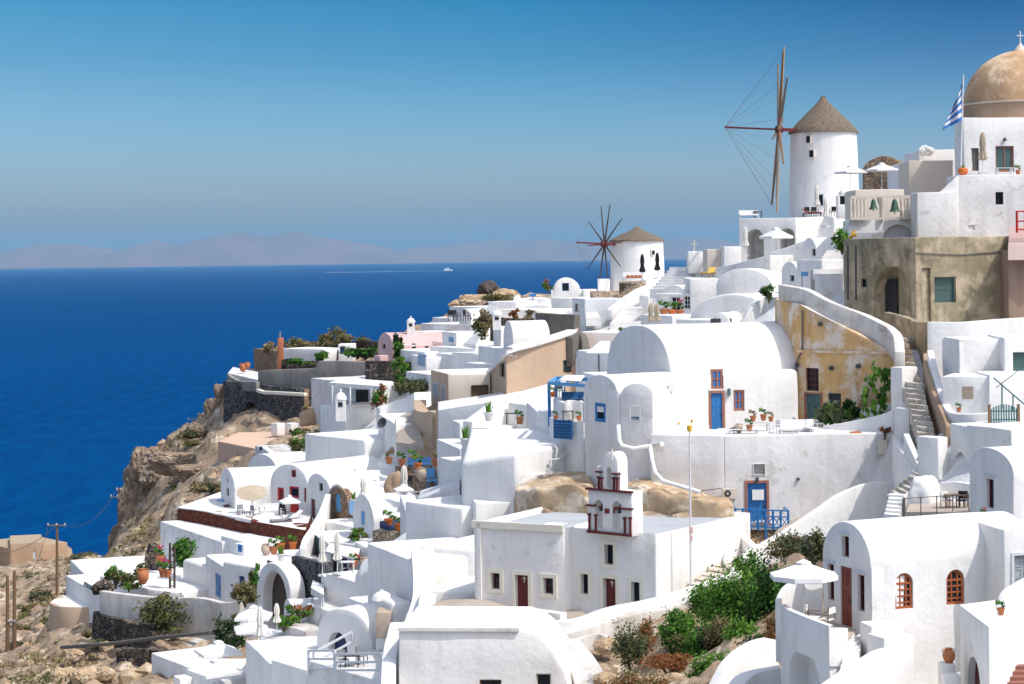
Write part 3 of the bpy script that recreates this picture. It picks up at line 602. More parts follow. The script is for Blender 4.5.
pv.inputs['Color'].default_value = (.31, .60, .78, 1); pv.inputs['Density'].default_value = 1.5e-5; pv.inputs['Anisotropy'].default_value = 0; nt.links.new(pv.outputs[0], ou.inputs['Volume']); MAT['haze'] = m
HAZE = link('haze', hm, 'haze', origin=(0, 0, 0)); tag(HAZE, kind='stuff')
# ---------------------------------------------------------------- the hillside
m, nt, p = newmat('hill'); tcn = _n(nt, "ShaderNodeTexCoord"); co = tcn.outputs['Object']; at = _n(nt, "ShaderNodeAttribute"); at.attribute_name = 'whitewash'
f1, r1 = noise_fac(nt, co, .22, .35, .65, detail=8); f2, r2 = noise_fac(nt, co, .9, .52, .60, detail=9, rough=.72); f3, _ = noise_fac(nt, co, .5, .53, .60, detail=7, rough=.7); f4, _ = noise_fac(nt, co, 3, .5, .6, detail=6)
c = mixc(nt, f1, (.42, .31, .21), (.30, .22, .15)); c = mixc(nt, f3, c, (.60, .50, .38)); c = mixc(nt, f2, c, (.16, .115, .08)); 
geo = _n(nt, "ShaderNodeNewGeometry"); sx = _n(nt, "ShaderNodeSeparateXYZ"); nt.links.new(geo.outputs['Normal'], sx.inputs[0]); mr = _n(nt, "ShaderNodeMapRange"); mr.inputs[1].default_value = .15; mr.inputs[2].default_value = .5; mr.inputs[3].default_value = 1; mr.inputs[4].default_value = 0
nt.links.new(sx.outputs[2], mr.inputs[0]); mu = _n(nt, "ShaderNodeMath", operation='MULTIPLY'); nt.links.new(mr.outputs[0], mu.inputs[0]); nt.links.new(f4, mu.inputs[1]); c = mixc(nt, mu.outputs[0], c, (.15, .11, .09))
mr3 = _n(nt, "ShaderNodeMapRange"); mr3.inputs[1].default_value = .45; mr3.inputs[2].default_value = .55; nt.links.new(at.outputs['Fac'], mr3.inputs[0])
wc = mixc(nt, f1, (.78, .78, .77), (.62, .60, .56)); c = mixc(nt, mr3.outputs[0], c, wc); nt.links.new(c, p.inputs['Base Color']); p.inputs['Roughness'].default_value = .95; p.inputs['Specular IOR Level'].default_value = .1
b = bump(nt, p, r2, .8, .25); MAT['hill'] = m
# control points (px, py, depth, whitewashed?)
G = [(512, 800, 60, 0), (1000, 800, 55, 1), (1150, 576, 70, 0), (700, 684, 80, 0), (620, 690, 84, 0), (650, 650, 88, 0), (720, 640, 86, 0), (760, 610, 92, 0), (700, 606, 95, 0), (790, 560, 98, 0), (820, 600, 84, 0), (780, 684, 74, 0),
 (840, 740, 62, 1), (900, 760, 60, 1), (1000, 760, 56, 1), (900, 640, 78, 1), (560, 660, 90, 0), (480, 612, 101, 1), (620, 622, 99, 1), (560, 618, 97, 1), (770, 566, 104, 1), (850, 520, 100, 1), (700, 600, 101, 1), (740, 440, 114, 1), (860, 435, 111, 1), (650, 450, 112, 1),
 (640, 515, 108, 0), (700, 525, 106, 0), (540, 520, 109, 0), (900, 500, 98, 1), (930, 440, 100, 1), (915, 405, 108, 1), (902, 345, 122, 1), (1000, 425, 100, 1), (970, 440, 92, 1), (1000, 520, 82, 1), (950, 515, 88, 1), (1120, 435, 100, 0),
 (880, 340, 126, 1), (980, 335, 126, 1), (1120, 350, 126, 0), (980, 240, 137, 1), (950, 190, 150, 1), (1130, 205, 145, 0), (880, 220, 165, 1), (830, 225, 180, 1), (760, 268, 168, 1), (800, 280, 140, 1), (820, 330, 122, 1), (790, 225, 190, 1), (900, 178, 175, 1),
 (740, 330, 140, 1), (600, 370, 135, 1), (560, 345, 170, 1), (630, 290, 208, 1), (650, 286, 225, 1), (590, 290, 225, 1), (690, 280, 200, 1), (720, 300, 160, 1), (540, 312, 200, 1), (500, 322, 205, 1), (470, 345, 200, 1), (430, 362, 205, 1),
 (480, 306, 235, 0), (510, 297, 240, 0), (330, 358, 240, 0), (260, 373, 245, 0), (235, 380, 243, 0), (320, 420, 215, 1), (300, 434, 212, 0), (240, 434, 227, 0), (212, 428, 235, 0), (262, 436, 220, 0), (225, 432, 228, 0), (200, 436, 236, 0), (220, 402, 242, 0), (180, 437, 240, 0), (150, 450, 243, 0), (135, 462, 243, 0),
 (418, 405, 170, 0), (400, 470, 160, 1), (380, 440, 172, 1), (470, 445, 148, 1), (520, 445, 132, 1), (500, 480, 126, 1), (440, 500, 130, 1), (440, 590, 112, 1), (400, 620, 104, 1), (440, 630, 101, 1), (470, 420, 160, 1),
 (340, 500, 165, 1), (250, 518, 166, 1), (330, 560, 148, 1), (200, 540, 166, 1), (200, 480, 205, 0), (160, 500, 222, 0), (140, 540, 225, 0), (175, 530, 200, 0), (240, 460, 205, 0), (270, 475, 185, 1),
 (120, 592, 154, 1), (180, 596, 150, 1), (250, 610, 143, 1), (290, 620, 138, 1), (60, 600, 175, 0), (85, 640, 150, 0), (230, 645, 133, 0), (150, 636, 146, 0), (150, 665, 136, 0), (100, 660, 142, 0), (340, 650, 118, 1), (430, 720, 86, 1), (300, 700, 104, 1), (200, 690, 125, 1), (100, 700, 128, 0),
 (30, 684, 175, 0), (20, 640, 215, 0), (40, 590, 262, 0), (60, 562, 285, 0), (20, 572, 295, 0), (-60, 575, 300, 0), (-60, 650, 210, 0), (-250, 640, 260, 0), (92, 557, 262, 0), (104, 562, 250, 0), (106, 568, 238, 0), (100, 556, 275, 0), (70, 552, 300, 0), (-100, 548, 330, 0), (-250, 700, 170, 0), (-250, 800, 100, 0), (200, 850, 70, 0),
 (133, 480, 245, 0), (127, 520, 244, 0), (122, 540, 243, 0)]
def drop(a, b, d): return 0 if d in (0, .99) else (3.6 if 600 < a < 850 and b < 345 else 1.7)
G += [(a, b, c, .99) for a, b, c in ((740, 556, 108.3), (770, 552, 107), (800, 540, 108.3), (870, 505, 108.4), (690, 520, 108.2), (740, 442, 112), (680, 440, 113), (860, 440, 111.4), (820, 424, 116.6), (880, 418, 113), (830, 330, 124), (790, 300, 128), (700, 437, 114), (560, 520, 108), (620, 530, 105.5),
 (500, 625, 97), (600, 622, 97.5), (640, 616, 98), (700, 602, 99.5), (735, 582, 102), (690, 606, 97), (715, 592, 100), (725, 585, 104), (930, 440, 99.5), (905, 350, 119), (912, 400, 108.5), (970, 515, 87.5), (910, 520, 90), (985, 440, 95), (1010, 425, 98), (1010, 720, 62), (950, 715, 66), (850, 720, 64), (900, 720, 68))]
G += [(0, 657, 157, 0), (25, 648, 163, 0), (52, 632, 170, 0), (-40, 665, 155, 0), (654, 640, 92, 0), (691, 616, 94, 0), (733, 594, 96, 0), (765, 576, 97.5, 0), (605, 646, 90.5, 0)]
GW = [(U(a, b, c).x, U(a, b, c).y, U(a, b, c).z - drop(a, b, d), d) for a, b, c, d in G]
# beyond the crest the land falls to the sea
GW += [(-200, 330, 60, 0), (-150, 380, 30, 0), (-90, 345, 60, 0), (-62, 300, 78, 0), (-40, 330, 55, 0), (-52, 262, 86, 0), (-56, 250, 92, 0), (-50, 275, 84, 0), (-48, 246, 96, 0), (-47, 252, 92, 0), (-35, 290, 92, 0), (-30, 270, 105, 0), (-15, 310, 88, 0), (0, 290, 104, 0), (10, 330, 80, 0), (30, 300, 108, 0), (60, 290, 118, 0), (60, 340, 70, 0), (100, 300, 110, 0), (120, 420, 0, 0), (-50, 420, -5, 0), (-220, 430, -5, 0), (60, 420, -5, 0), (90, 230, 126, 0), (70, 180, 132, 0), (60, 120, 124, 0), (60, 60, 110, 0), (50, 150, 132, 0), (-60, 60, 95, 0), (-80, 30, 80, 0), (0, 25, 95, 0), (60, 20, 108, 0)]
GA = np.array(GW); XY = GA[:, :2]; d = np.sqrt(((XY[:, None] - XY[None]) ** 2).sum(2) + .6); n = len(GA)
K = np.block([[d, np.ones((n, 1)), XY], [np.ones((1, n)), np.zeros((1, 3))], [XY.T, np.zeros((2, 3))]]); Kr = K + np.diag([-.05] * n + [0] * 3)
Wz = np.linalg.solve(Kr, np.concatenate([GA[:, 2], [0, 0, 0]]))
def ground(x, y):
    X = np.stack([np.ravel(x), np.ravel(y)], 1); dd = np.sqrt(((X[:, None] - XY[None]) ** 2).sum(2) + .6); z = dd @ Wz[:n] + Wz[n] + X @ Wz[n + 1:]
    k = 1 / (dd ** 3); wv = (k @ GA[:, 3]) / k.sum(1); return z, wv
NX, NY = 300, 330; pxs = np.linspace(-260, 1290, NX); Ds = 42 * (430 / 42) ** np.linspace(0, 1, NY)
PX, DD = np.meshgrid(pxs, Ds); XX = (PX - 512) / F * DD; YY = DD; Z = np.zeros(XX.size); WV = np.zeros(XX.size)
for i in range(0, XX.size, 8000): Z[i:i + 8000], WV[i:i + 8000] = ground(XX.ravel()[i:i + 8000], YY.ravel()[i:i + 8000])
vs = []
for i in range(XX.size):
    x, y, z, wv = XX.flat[i], YY.flat[i], Z[i], WV[i]; v = Vector((x, y, z)); k = max(0, min(1, (.5 - wv) * 4 + .5)); 
    if k > 0: q = noise.hetero_terrain(v / 7, .9, 2.1, 6, .6); r = noise.noise_vector(v / 3.0) * .9 + noise.noise_vector(v / 1.1) * .4 + noise.noise_vector(v / .5) * .2; v = v + r * k * .8 + Vector((0, 0, (q - .5) * .7 * k - .5 * k))
    vs.append(v)
mb = MB(); mb.add(vs, [(j * NX + i, j * NX + i + 1, (j + 1) * NX + i + 1, (j + 1) * NX + i) for j in range(NY - 1) for i in range(NX - 1)], 0, True)
me = mb.mesh('hillside'); wf = WV.reshape(NY, NX)[:-1, :-1].ravel() > .5; me.polygons.foreach_set('use_smooth', wf); at = me.attributes.new('whitewash', 'FLOAT', 'POINT'); at.data.foreach_set('value', WV.astype(np.float32)); tag(link('hillside', me, 'hill', origin=(0, 0, 0)), kind='structure')

# low dry scrub on the bare ground: nobody could count it
def ray_ground(px, D):
    x = (px - 512) / F * D; z, wv = ground(np.array([x]), np.array([D])); return Vector((x, D, z[0])), wv[0]
rs = random.Random(21); sm = {'drybrush': MB(), 'olivegreen': MB()}
pxr = [rs.uniform(-60, 330) for _ in range(5200)]; Dr = [rs.uniform(128, 300) for _ in range(5200)]; X_ = np.array([(a - 512) / F * d for a, d in zip(pxr, Dr)]); Zs, Ws = ground(X_, np.array(Dr))
for a, d, x, z, wv in zip(pxr, Dr, X_, Zs, Ws):
    q = Vector((x, d, z)); dn = noise.noise(q / 9)
    if wv > .3 or dn < -.12 or (a > 110 and d < 195) or (150 < a < 300 and 205 < d < 238 and dn < .25): continue
    mt = sm['olivegreen' if noise.noise(q / 5 + Vector((9, 0, 0))) > .05 else 'drybrush']; s = rs.uniform(.25, .8)
    for k in range(12):
        p = q + Vector((rs.gauss(0, s * .4), rs.gauss(0, s * .4), abs(rs.gauss(0, s * .28)) - .15)); u = Vector((rs.gauss(0, 1), rs.gauss(0, 1), rs.gauss(0, .6) + .8)).normalized() * s * .5; v = u.orthogonal().normalized() * s * .16; mt.add([p - v, p + v, p + u], [(0, 1, 2)])
for k, mt in sm.items(): tag(mt.build('scrub', k, origin=(0, 0, 0)), kind='stuff')

bm_ = bmesh.new(); bmesh.ops.create_icosphere(bm_, subdivisions=1, radius=1); icv = [v.co.copy() for v in bm_.verts]; icf = [[v.index for v in f.verts] for f in bm_.faces]; bm_.free()
rb = {'tanrock': MB(), 'cliffrock': MB()}; pr = [rs.uniform(-40, 330) for _ in range(4200)]; Dq = [rs.uniform(130, 262) for _ in range(4200)]; Zs, Ws = ground(np.array([(a - 512) / F * d for a, d in zip(pr, Dq)]), np.array(Dq))
for a, d, z, wv in zip(pr, Dq, Zs, Ws):
    if wv > .3 or (150 < a < 300 and 212 < d < 236) or noise.noise(Vector((a / 30, d / 9, 3))) < -.05: continue
    s = rs.choice((.12, .2, .3, .3, .45, .8)); c0 = Vector(((a - 512) / F * d, d, z - .35)); t = rb['cliffrock' if rs.random() < .55 else 'tanrock']; t.add([c0 + Vector((v.x * s * rs.uniform(.7, 1.4), v.y * s * rs.uniform(.6, 1.2), v.z * s * rs.uniform(.5, 1.1))) for v in icv], icf)
for k, t in rb.items(): tag(t.build('rubble', k, origin=(0, 0, 0)), kind='stuff')
# ================================================================ near right: arched house with terrace
b = Bld('vaulted_house', 'white barrel-vaulted house with two arched orange windows and a dark red door', 'house')
f = b.vault((822.5, 552, 73), (870.3, 566.7, 70), 6.6, 1.32, 7)
b.open(f[0], 841.5, 536, 849, 557, col='darkred', r=.22, mull=(0, 0)); b.open(f[0], 840.7, 567, 852, 628, 'door', 'redbrown', r=.12); b.open(f[0], 828, 564, 834, 600, col='darkred', mull=(0, 1)); b.open(f[0], 857.7, 575, 864.4, 611, col='darkred', mull=(0, 1))
for x in (895, 946.5): b.open(f[1], x, 573 if x < 900 else 569.5, x + 18.2, 609 if x < 900 else 604.5, col='orangewood', arch=True, r=.14, mull=(2, 3), fw=.09)
f2 = b.box((870.9, 566, 69.93), (968, 558.4, 72.0), .3, 6); b.open(f2[0], 951, 618, 958.6, 647, col='shutgrey', pane='shutgrey', mull=(3, 6), fw=.05)
for x1, x2, y in ((840, 850, 532), (826, 835, 561), (856, 866, 571.5)): q = f[0]; m = MB(); a0, z = q.hit(x1, y); a1, _ = q.hit(x2, y); m.bar(q.pt(a0, z, .03), q.pt(a1, z, .03), .12, .06); b.add('hood_mould', m, 'greywhite')
b.parts[1][3]['name'] = 'side_wall'
b.kids = [k for k in b.kids if k[0] != 'x']; b.done()
b = Bld('terrace', 'white curved balcony terrace with an arch below, in front of the orange-windowed house', 'terrace')
Q = [U(780, 606, 69.9), U(787, 609, 69.0), U(829, 626, 66), U(848, 628, 66.6), U(866, 629, 70.4), U(822.5, 590, 73.4), U(808, 586, 73.6), U(790, 592, 72.4)]
Q[4] = U(857, 628, 71.6); f = b.quad([p.xy for p in Q], Q[2].z - 1.02, Q[2].z - 5, roof='paving'); b.open(f[1], 789, 649, 820.5, 720, 'hole', arch=True, deep=.7); b.done()
wall('white balcony parapet in front of the open parasol, left of the stairs', [(780, 604, 69.95), (787, 609, 68.93), (829, 626, 65.93), (848, 628, 66.5)], 1.3, .22, n=1)
wall('curved white parapet rising behind the open parasol on the near terrace', [(781, 600, 71.2), (787, 588, 72.2), (797, 581, 73.2), (808, 578, 73.8), (823, 577, 74)], 2.2, .2)
spawn('round_parasol', 'open white parasol on the curved terrace beside the dark red door', (804.5, 632, 69.9), 0, (.82, .82, .86))
spawn('director_chair', 'wooden folding chair with white seat under the near parasol', (826, 632, 70.4), -2.2, .95); spawn('director_chair', 'wooden folding chair partly behind the parasol pole, left of its twin', (813, 630, 71), 1.2, .95)
spawn('table_wood', 'small wooden table between the two folding chairs on the curved terrace', (818, 634, 69.3), .3, .6)
stairs('short white stairway descending from the near terrace', (839, 672, 65.0), (858, 668, 66.2), (849, 638, 68.2), (863, 634, 69.6), 6, 'white2')
wall('sloping white stair wall below the arched house', [(890, 646, 66.5), (872, 650, 65.6), (850, 664, 64.2), (828, 678, 63), (805, 694, 61.5)], 4, .25)
b = Bld('stair_pier', 'stepped white pier between the terrace stairs and the arched house', 'wall'); b.box((859.5, 622, 68.6), (871, 625, 67.6), 1.2, 3, name='lower_block'); b.box((866, 634, 67.3), (884, 637, 66.4), 1.2, 3, name='upper_block'); b.done()
b = Bld('house', 'plain white house with a grey door at the right edge, above the urn', 'house'); f = b.box((975, 523, 72.6), (1003.5, 528, 70.2), 6, 6); b.open(f[1], 1014, 555, 1034, 592, 'door', 'shutgrey', trim='greywhite', tw=.1); b.done()
b = Bld('house', 'low white house with walled roof terrace and small arched niche at the lower right corner', 'house')
P_ = [U(959, 603, 68), U(989, 626, 64), U(1045, 640, 65.5), U(1050, 600, 70)]; f = b.quad([p.xy for p in P_], [P_[0].z, P_[1].z, P_[1].z - .25, P_[0].z], P_[1].z - 5, par=(.22, .55), roof='white2'); b.open(f[0], 968, 657, 981, 700, 'door', 'darkred', arch=True, r=.3); b.done()
wall('stepped white wall rising at the right edge beside the grey door', [(1004, 612, 68.4), (1007, 596, 68.6), (1014, 588, 68.9), (1035, 576, 69.6)], 3, .3)
b = Bld('pedestal', 'white stepped pedestal carrying the dark urn in the passage', 'pedestal'); b.box((941, 664, 66.8), (956, 664, 66.8), .6, 4, amp=.02); b.box((944, 676, 66), (961, 676, 66), .6, 4, name='lower_step', amp=.02); b.done()
spawn('urn_clay', 'brown clay urn standing in the shaded passage', (949, 664, 67), 0, .7)
stairs('reddish brown stone steps at the lower right corner', (1004, 692, 60.5), (1040, 692, 60.5), (1018, 664, 62), (1046, 664, 62), 5, 'brick' if 'brick' in MAT else 'terracottatrim')
spawn('pot', 'small dark planter on the roof terrace at the right edge', (1001, 615, 66.5), 0, .6)
# ---- small vaulted chapel-like house above
b = Bld('vaulted_house', 'small white vaulted house with one narrow dark window above the near house', 'house')
f = b.vault((969, 466.5, 86), (1013, 474.5, 82), 7, .95, 5.5); b.open(f[0], 986.5, 479, 993.5, 508, col='darkred', mull=(0, 0), r=.2); q = f[0]; m = MB(); a0, z = q.hit(984, 474); a1, _ = q.hit(996, 474); m.bar(q.pt(a0, z, .03), q.pt(a1, z, .03), .1, .06); b.add('hood_mould', m, 'greywhite'); b.done()
b = Bld('house', 'flat-roofed white house below the teal gate', 'house'); f = b.box((966, 424.5, 94), (1011, 430, 91), 6, 5); b.done()
b = Bld('arched_porch', 'shaded white porch with a tall arch between the stone stairs and flat white house', 'porch'); f = b.box((950, 424.5, 96.5), (967, 425, 94.5), 4, 5, cell=3); b.open(f[0], 955, 452, 966, 496, 'hole', arch=True, deep=1.4); b.done()
wall('white buttress leaning against the porch at the foot of the stone stairs', [(938, 438, 95), (948, 437, 95.5)], 3.4, 1.2, n=1)
wall('white terrace wall in front of the shaded porch', [(939, 483, 91.5), (955, 482, 91), (971, 484, 90)], 1.6, .3, n=1)
slab([(906, 512, 88), (972, 512, 86.5), (974, 497, 92), (912, 497, 93)], .5, 'paving', 'paved_terrace')['kind'] = 'structure'
spawn('chair_wood', 'brown wooden chair on the paved terrace above the near vault roof', (947, 509, 88.5), .4, .85); spawn('table_wood', 'brown wooden table on the paved terrace above the near vault roof', (955, 509, 88.4), .1, .85); spawn('chair_dark', 'dark brown chair at the right of the terrace table above the vault', (962, 509, 88.2), -.5, .85)
railing('thin rail along the paved terrace above the near vault', [(903, 516, 87.6), (905, 516, 87.6), (969, 512, 87)], .75, 'greywood', 5, (1.0,), w=.03)
rock('bulging whitewashed rock at the foot of the stone stairs', 926, 499, 91, .8, 'white', sq=(.95, .8, 1.35), seed=3)
wall('curved white retaining wall bulging left of the lowest stone steps', [(892, 434, 108), (897, 446, 104), (904, 456, 100.5), (912, 470, 98), (912, 486, 95), (902, 496, 93)], [3, 3.4, 3.6, 3, 2.4, 1.6], .4)
stairs('small white steps beside the whitewashed mound', (884, 517, 90), (899, 517, 89.5), (890, 494, 93.5), (905, 493, 93), 6)
spawn('pot_flower', 'small planter with a yellow flower on the vaulted roof edge', (984, 519, 78), 0, .5)
# ---- right middle houses
wall('long white parapet wall under the olive building at the right edge', [(927, 322, 113), (960, 322, 112.5), (1000, 319, 112.5), (1050, 316, 112.5)], 5, .4)
b = Bld('house', 'white cubic house with brown shutter door and rounded left corner, right of the stone stairs', 'house')
f = b.box((944, 334, 108), (959, 342, 104), 5, 5, amp=.05); b.open(f[0], 946.5, 345, 951.5, 377, 'door', 'wood', r=.15)
f = b.box((959, 342, 103.95), (1006, 341, 104.4), 4.5, 4.5, name='wing'); 
m = MB()
for i, x in enumerate((975, 977.4, 979.8, 982.2)): a0, z = f[0].hit(x, 351.5); m.box(f[0].pt(a0 + .03, z, .02), (.09, .04, .09 if i % 2 else .13), 0)
b.add('dark_mark', m, 'darkwood'); b.open(f[0], 978, 368, 979.5, 380, 'hole', deep=.2); b.open(f[0], 986.5, 369, 988, 380, 'hole', deep=.2); b.done()
b = Bld('house', 'white house with a large grey-green window at the right edge', 'house'); f = b.box((1004, 338, 103), (1050, 336, 103.2), 4, 5); b.open(f[0], 1013, 352, 1040, 374, col='tealwood', pane='greenglass', mull=(1, 0)); b.done()
b = Bld('house', 'low white block with a small beige shuttered window, below the cubic house', 'house'); f = b.box((941.5, 374, 101.5), (990, 379, 100.6), 3, 5); b.open(f[0], 962, 386.5, 973.5, 399, 'door', 'beige', r=.06, handle=False, name='shutter'); b.done()
b = Bld('house', 'white house wall carrying the teal stair rail at the right edge', 'house'); f = b.box((989, 376, 100.4), (1050, 372, 101), 3, 5); b.done()
wall('white front parapet curving beside the stone stairs', [(927, 350, 110), (933, 375, 106.5), (940, 398, 103), (948, 412, 98.6), (968, 414, 97), (991, 413, 96.6)], 2.6, .35)
wall('brown weathered retaining wall along the right side of the stone stairs', [(923, 353, 111.5), (926, 372, 108), (933, 395, 104), (941, 413, 99.5), (946, 426, 97.6)], [1.6, 2.0, 2.4, 2.6, 2.4], .3, 'brown')
spawn('pot', 'small pale potted plant on the parapet beside the stone stairs', (959, 412, 98), 0, .55)
# gate and rail
o = empty('gate', U(1004, 424, 96), 'teal picket gate with a curved top at the right edge', 'gate'); m = MB()
for i in range(11):
    x = -1.15 + .23 * i; h = .72 + .2 * (1 - (x / 1.15) ** 2); c = U(1004, 424, 96); m.box(c + Vector((x * .52, 0, h / 2)), (.07, .04, h))
c = U(1004, 424, 96); m.bar(c + Vector((-.62, .03, .2)), c + Vector((.62, .03, .2)), .06); m.bar(c + Vector((-.62, .03, .6)), c + Vector((.62, .03, .6)), .06); m.build('pickets', 'teal', o)
for s in (-1, 1): m = MB(); m.box(c + Vector((s * .68, 0, .45)), (.12, .12, .95)); m.build('gate_post', 'wood', o)
o = empty('handrail', U(1003, 404, 99), 'thin teal stair handrail rising behind the picket gate', 'handrail')
m = MB(); m.bar(U(994, 378, 99), U(1024, 404, 97), .05); m.bar(U(1024, 366, 99), U(996, 388, 99.4), .04); m.build('rail', 'teal', o)
for x, y0, y1 in ((1002, 384, 405), (1013, 394, 408)): m = MB(); m.bar(U(x, y0, 98.5), U(x, y1 + 4, 98.5), .05); m.build('post', 'teal', o)
b = Bld('wall', 'low white wall under the teal picket gate', 'wall'); b.box((975, 422, 96.5), (1050, 424, 95), 2, 2); b.done()
# ---- stone stairs
stairs('long stone stairway climbing between the ochre wall and the brown wall', (918, 470, 97.5), (937, 470, 96.5), (917, 432, 101.5), (934, 432, 100.5), 6, 'stepstone', jit=.04)
stairs('worn stone stairway, middle flight beside the tall white pillar', (917, 432, 101.6), (934, 432, 100.6), (903, 388, 109.5), (923, 388, 107.5), 8, 'stepstone', jit=.04)
stairs('worn stone stairway, top flight leading up to the olive building', (903, 388, 109.6), (922, 388, 107.6), (893, 337, 122), (906, 337, 121), 8, 'stepstone', jit=.04)
stairs('narrow stone path turning left below the stairway', (886, 498, 96), (896, 503, 93.5), (926, 462, 98.5), (937, 470, 96.4), 9, 'stepstone', jit=.04)
wall('narrow white edge wall at the foot of the stone stairs', [(903, 433, 101), (909, 446, 99.5), (914, 458, 98.4), (921, 472, 97)], 3, .3)
# ---- olive building
b = Bld('olive_building', 'weathered olive concrete building with a pointed arch and dark door', 'building')
f = b.box((843, 239, 132.5), (915, 237.4, 126), 6, 8, mat='olive', amp=.02); b.open(f[0], 874, 266, 912, 352, 'hole', arch=True, deep=1.0); b.open(f[0], 861, 279, 866.5, 287, col='dark', mull=(0, 0))
fb = Face(f[0].o - f[0].n * .98, f[0].e, f[0].n, 10); 
f = b.box((915, 237.4, 125.95), (1010, 236, 128), 6, 8, mat='olive', name='right_wing', amp=.02, plabel='sunlit olive wing with square window'); b.open(f[0], 922, 268, 931, 345, 'hole', deep=.5); b.open(f[0], 934.5, 277, 956, 302.5, col='tealwood', pane='greenglass', r=.3, mull=(0, 1))
m = MB(); m.tube([f[0].pt(f[0].hit(915.5, 253)[0], f[0].hit(916, 253)[1], .05), f[0].pt(f[0].hit(960, 255)[0], f[0].hit(960, 255)[1], .05), f[0].pt(f[0].hit(1008, 251)[0], f[0].hit(1008, 251)[1], .05)], .03, 5); b.add('cable', m, 'darkmetal')
m = MB()
for x in (848, 856): a0, z = 0, 0; q = Face(U(843, 239, 131.5), (U(915, 237, 126) - U(843, 237, 131.5)).normalized(), f[0].n, 1); m.bar(U(x, 245, 130.4 - (x - 843) * .076), U(x, 300, 130.4 - (x - 843) * .076), .1)
b.add('drain_pipe', m, 'darkmetal')
r_ = b.done()
m = MB(); a0, z1 = fb.hit(887, 279); a1, z0 = fb.hit(899, 318); m.box(fb.pt((a0 + a1) / 2, (z0 + z1) / 2, .12), (a1 - a0, .08, z1 - z0), atan2(fb.e.y, fb.e.x)); m.build('door', 'dark', r_)['label'] = 'dark door inside the pointed arch'
b = Bld('building', 'brown plastered building at the right edge beside the olive building', 'building'); f = b.box((1008, 250, 125.6), (1050, 249, 126.5), 6, 7, mat='mauve', amp=.02); b.done()
wall('low olive wall in front of the pointed arch', [(884, 312, 124.5), (900, 316, 123), (915, 322, 120), (924, 330, 117)], 5, .4, 'olive')
wall('dark olive retaining wall descending beside the top stair flight', [(915, 322, 119.8), (927, 322, 113.6)], 4.5, .4, 'olive', n=1)
stairs('pale pink steps with a red railing at the right edge', (1008, 250, 124.8), (1050, 250, 124.8), (1010, 226, 129), (1050, 226, 129), 6, 'palepink')
railing('bright red railing at the right edge above the pink steps', [(1017, 231, 125.5), (1050, 231, 125.5)], 1.2, 'redpaint', 5, (1, .5, .08), w=.09)
b = Bld('house', 'grey-white wall block with one small rounded window below the domed church', 'house'); f = b.box((917, 192, 131), (958, 192, 131), 2.5, 3.6, mat='white2', cell=2); f = b.box((957, 175.5, 131.5), (1050, 174, 131.8), 3.5, 5, mat='white2', name='upper_wall'); b.open(f[0], 995.5, 192, 1003.5, 204.5, col='dark', mull=(0, 0), arch=False, r=.2)
b.quad([U(940, 192, 131.3).xy, U(958, 192, 131.3).xy, U(958, 192, 134).xy, U(940, 192, 134).xy], [U(940, 192, 131).z, U(958, 175, 131).z, U(958, 175, 131).z, U(940, 192, 131).z], U(940, 235, 131).z, name='sloped_end'); b.open(f[0], 924 if 0 else 968, 225, 975, 230, 'hole', deep=.1); b.done()
# bells
b = Bld('bell_gallery', 'white bell gallery wall with tan balustrades and two green bells', 'bell gallery')
f = b.box((849, 220, 134), (917, 219.5, 134), 3, 3.4, mat='white2'); b.open(f[0], 882.5, 224.5, 914, 262, 'hole', arch=True, deep=.5)
f = b.box((855, 190, 139), (904, 189, 139), 5, 4, mat='cream', name='rear_wall')
for x0, x1 in ((851, 865), (901.5, 916.5)):
    m = MB()
    for k in range(5): p0 = U(x0 + (x1 - x0) * k / 4, 219.5, 133.9); m.lathe([(.07, 0), (.11, .3), (.05, .75), (.11, 1.1), (.07, 1.45)], p0, 8)
    m.box((U(x0, 219.5, 133.9) + U(x1, 219.5, 133.9)) / 2 + Vector((0, 0, .05)), ((x1 - x0) / F * 134 + .2, .3, .12)); b.add('balustrade', m, 'cream')
m = MB(); m.bar(U(851, 197.4, 133.9), U(917, 196.8, 133.9), .16, .2); m.bar(U(851, 218.5, 133.6), U(917, 218, 133.6), .1, .14); b.add('beam', m, 'cream'); m = MB(); p0 = U(882, 219.5, 133.9); m.lathe([(.16, 0), (.16, .9), (.3, 1.25), (.3, 1.45)], p0, 8); b.add('pier', m, 'cream'); b.done()
for x, s in ((873.3, 1), (894.6, 1.2)):
    o = empty('bell', U(x, 208, 133.9), 'small green bronze bell hanging left of the tan pier' if s == 1 else 'larger dark bronze bell hanging right of the tan pier', 'bell'); c = U(x, 198.5, 133.9); m = MB()
    m.lathe([(0, -.05), (.1 * s, -.08), (.16 * s, -.3), (.2 * s, -.55 * s), (.3 * s, -.72 * s), (.27 * s, -.72 * s), (.14 * s, -.3)], c, 16); m.build('bell_body', 'bronze', o); m = MB(); m.tube([c, c - Vector((0, 0, .85 * s))], .03, 6); m.build('clapper', 'bronze', o)
b = Bld('house', 'cream upper building with a white rear storey left of the flagpole', 'house'); b.box((908.6, 161, 146), (953, 160, 146), 6, 5, mat='cream'); b.box((919, 150.5, 150), (955, 149, 150), 6, 5, mat='white', name='rear_storey'); b.box((898, 164, 150), (910, 163, 150), 5, 5, name='side_block'); b.done()
rock('grey rounded dome with a small cross-shaped vent on the white rear storey', 926, 151, 149, .55, 'white2', 'dome', 'roof_dome', 2)
for i, (x, y, s) in enumerate(((882, 170, 1.0), (851, 172, .95))):
    spawn('white_parasol', ('white square parasol above the bell gallery, the one nearer the cream building', 'white square parasol above the bell gallery, the one touching the windmill')[i], (x, y + 20, 142 + 2 * i), .35, (.82, .82, .62), 'white parasols above the bell gallery')
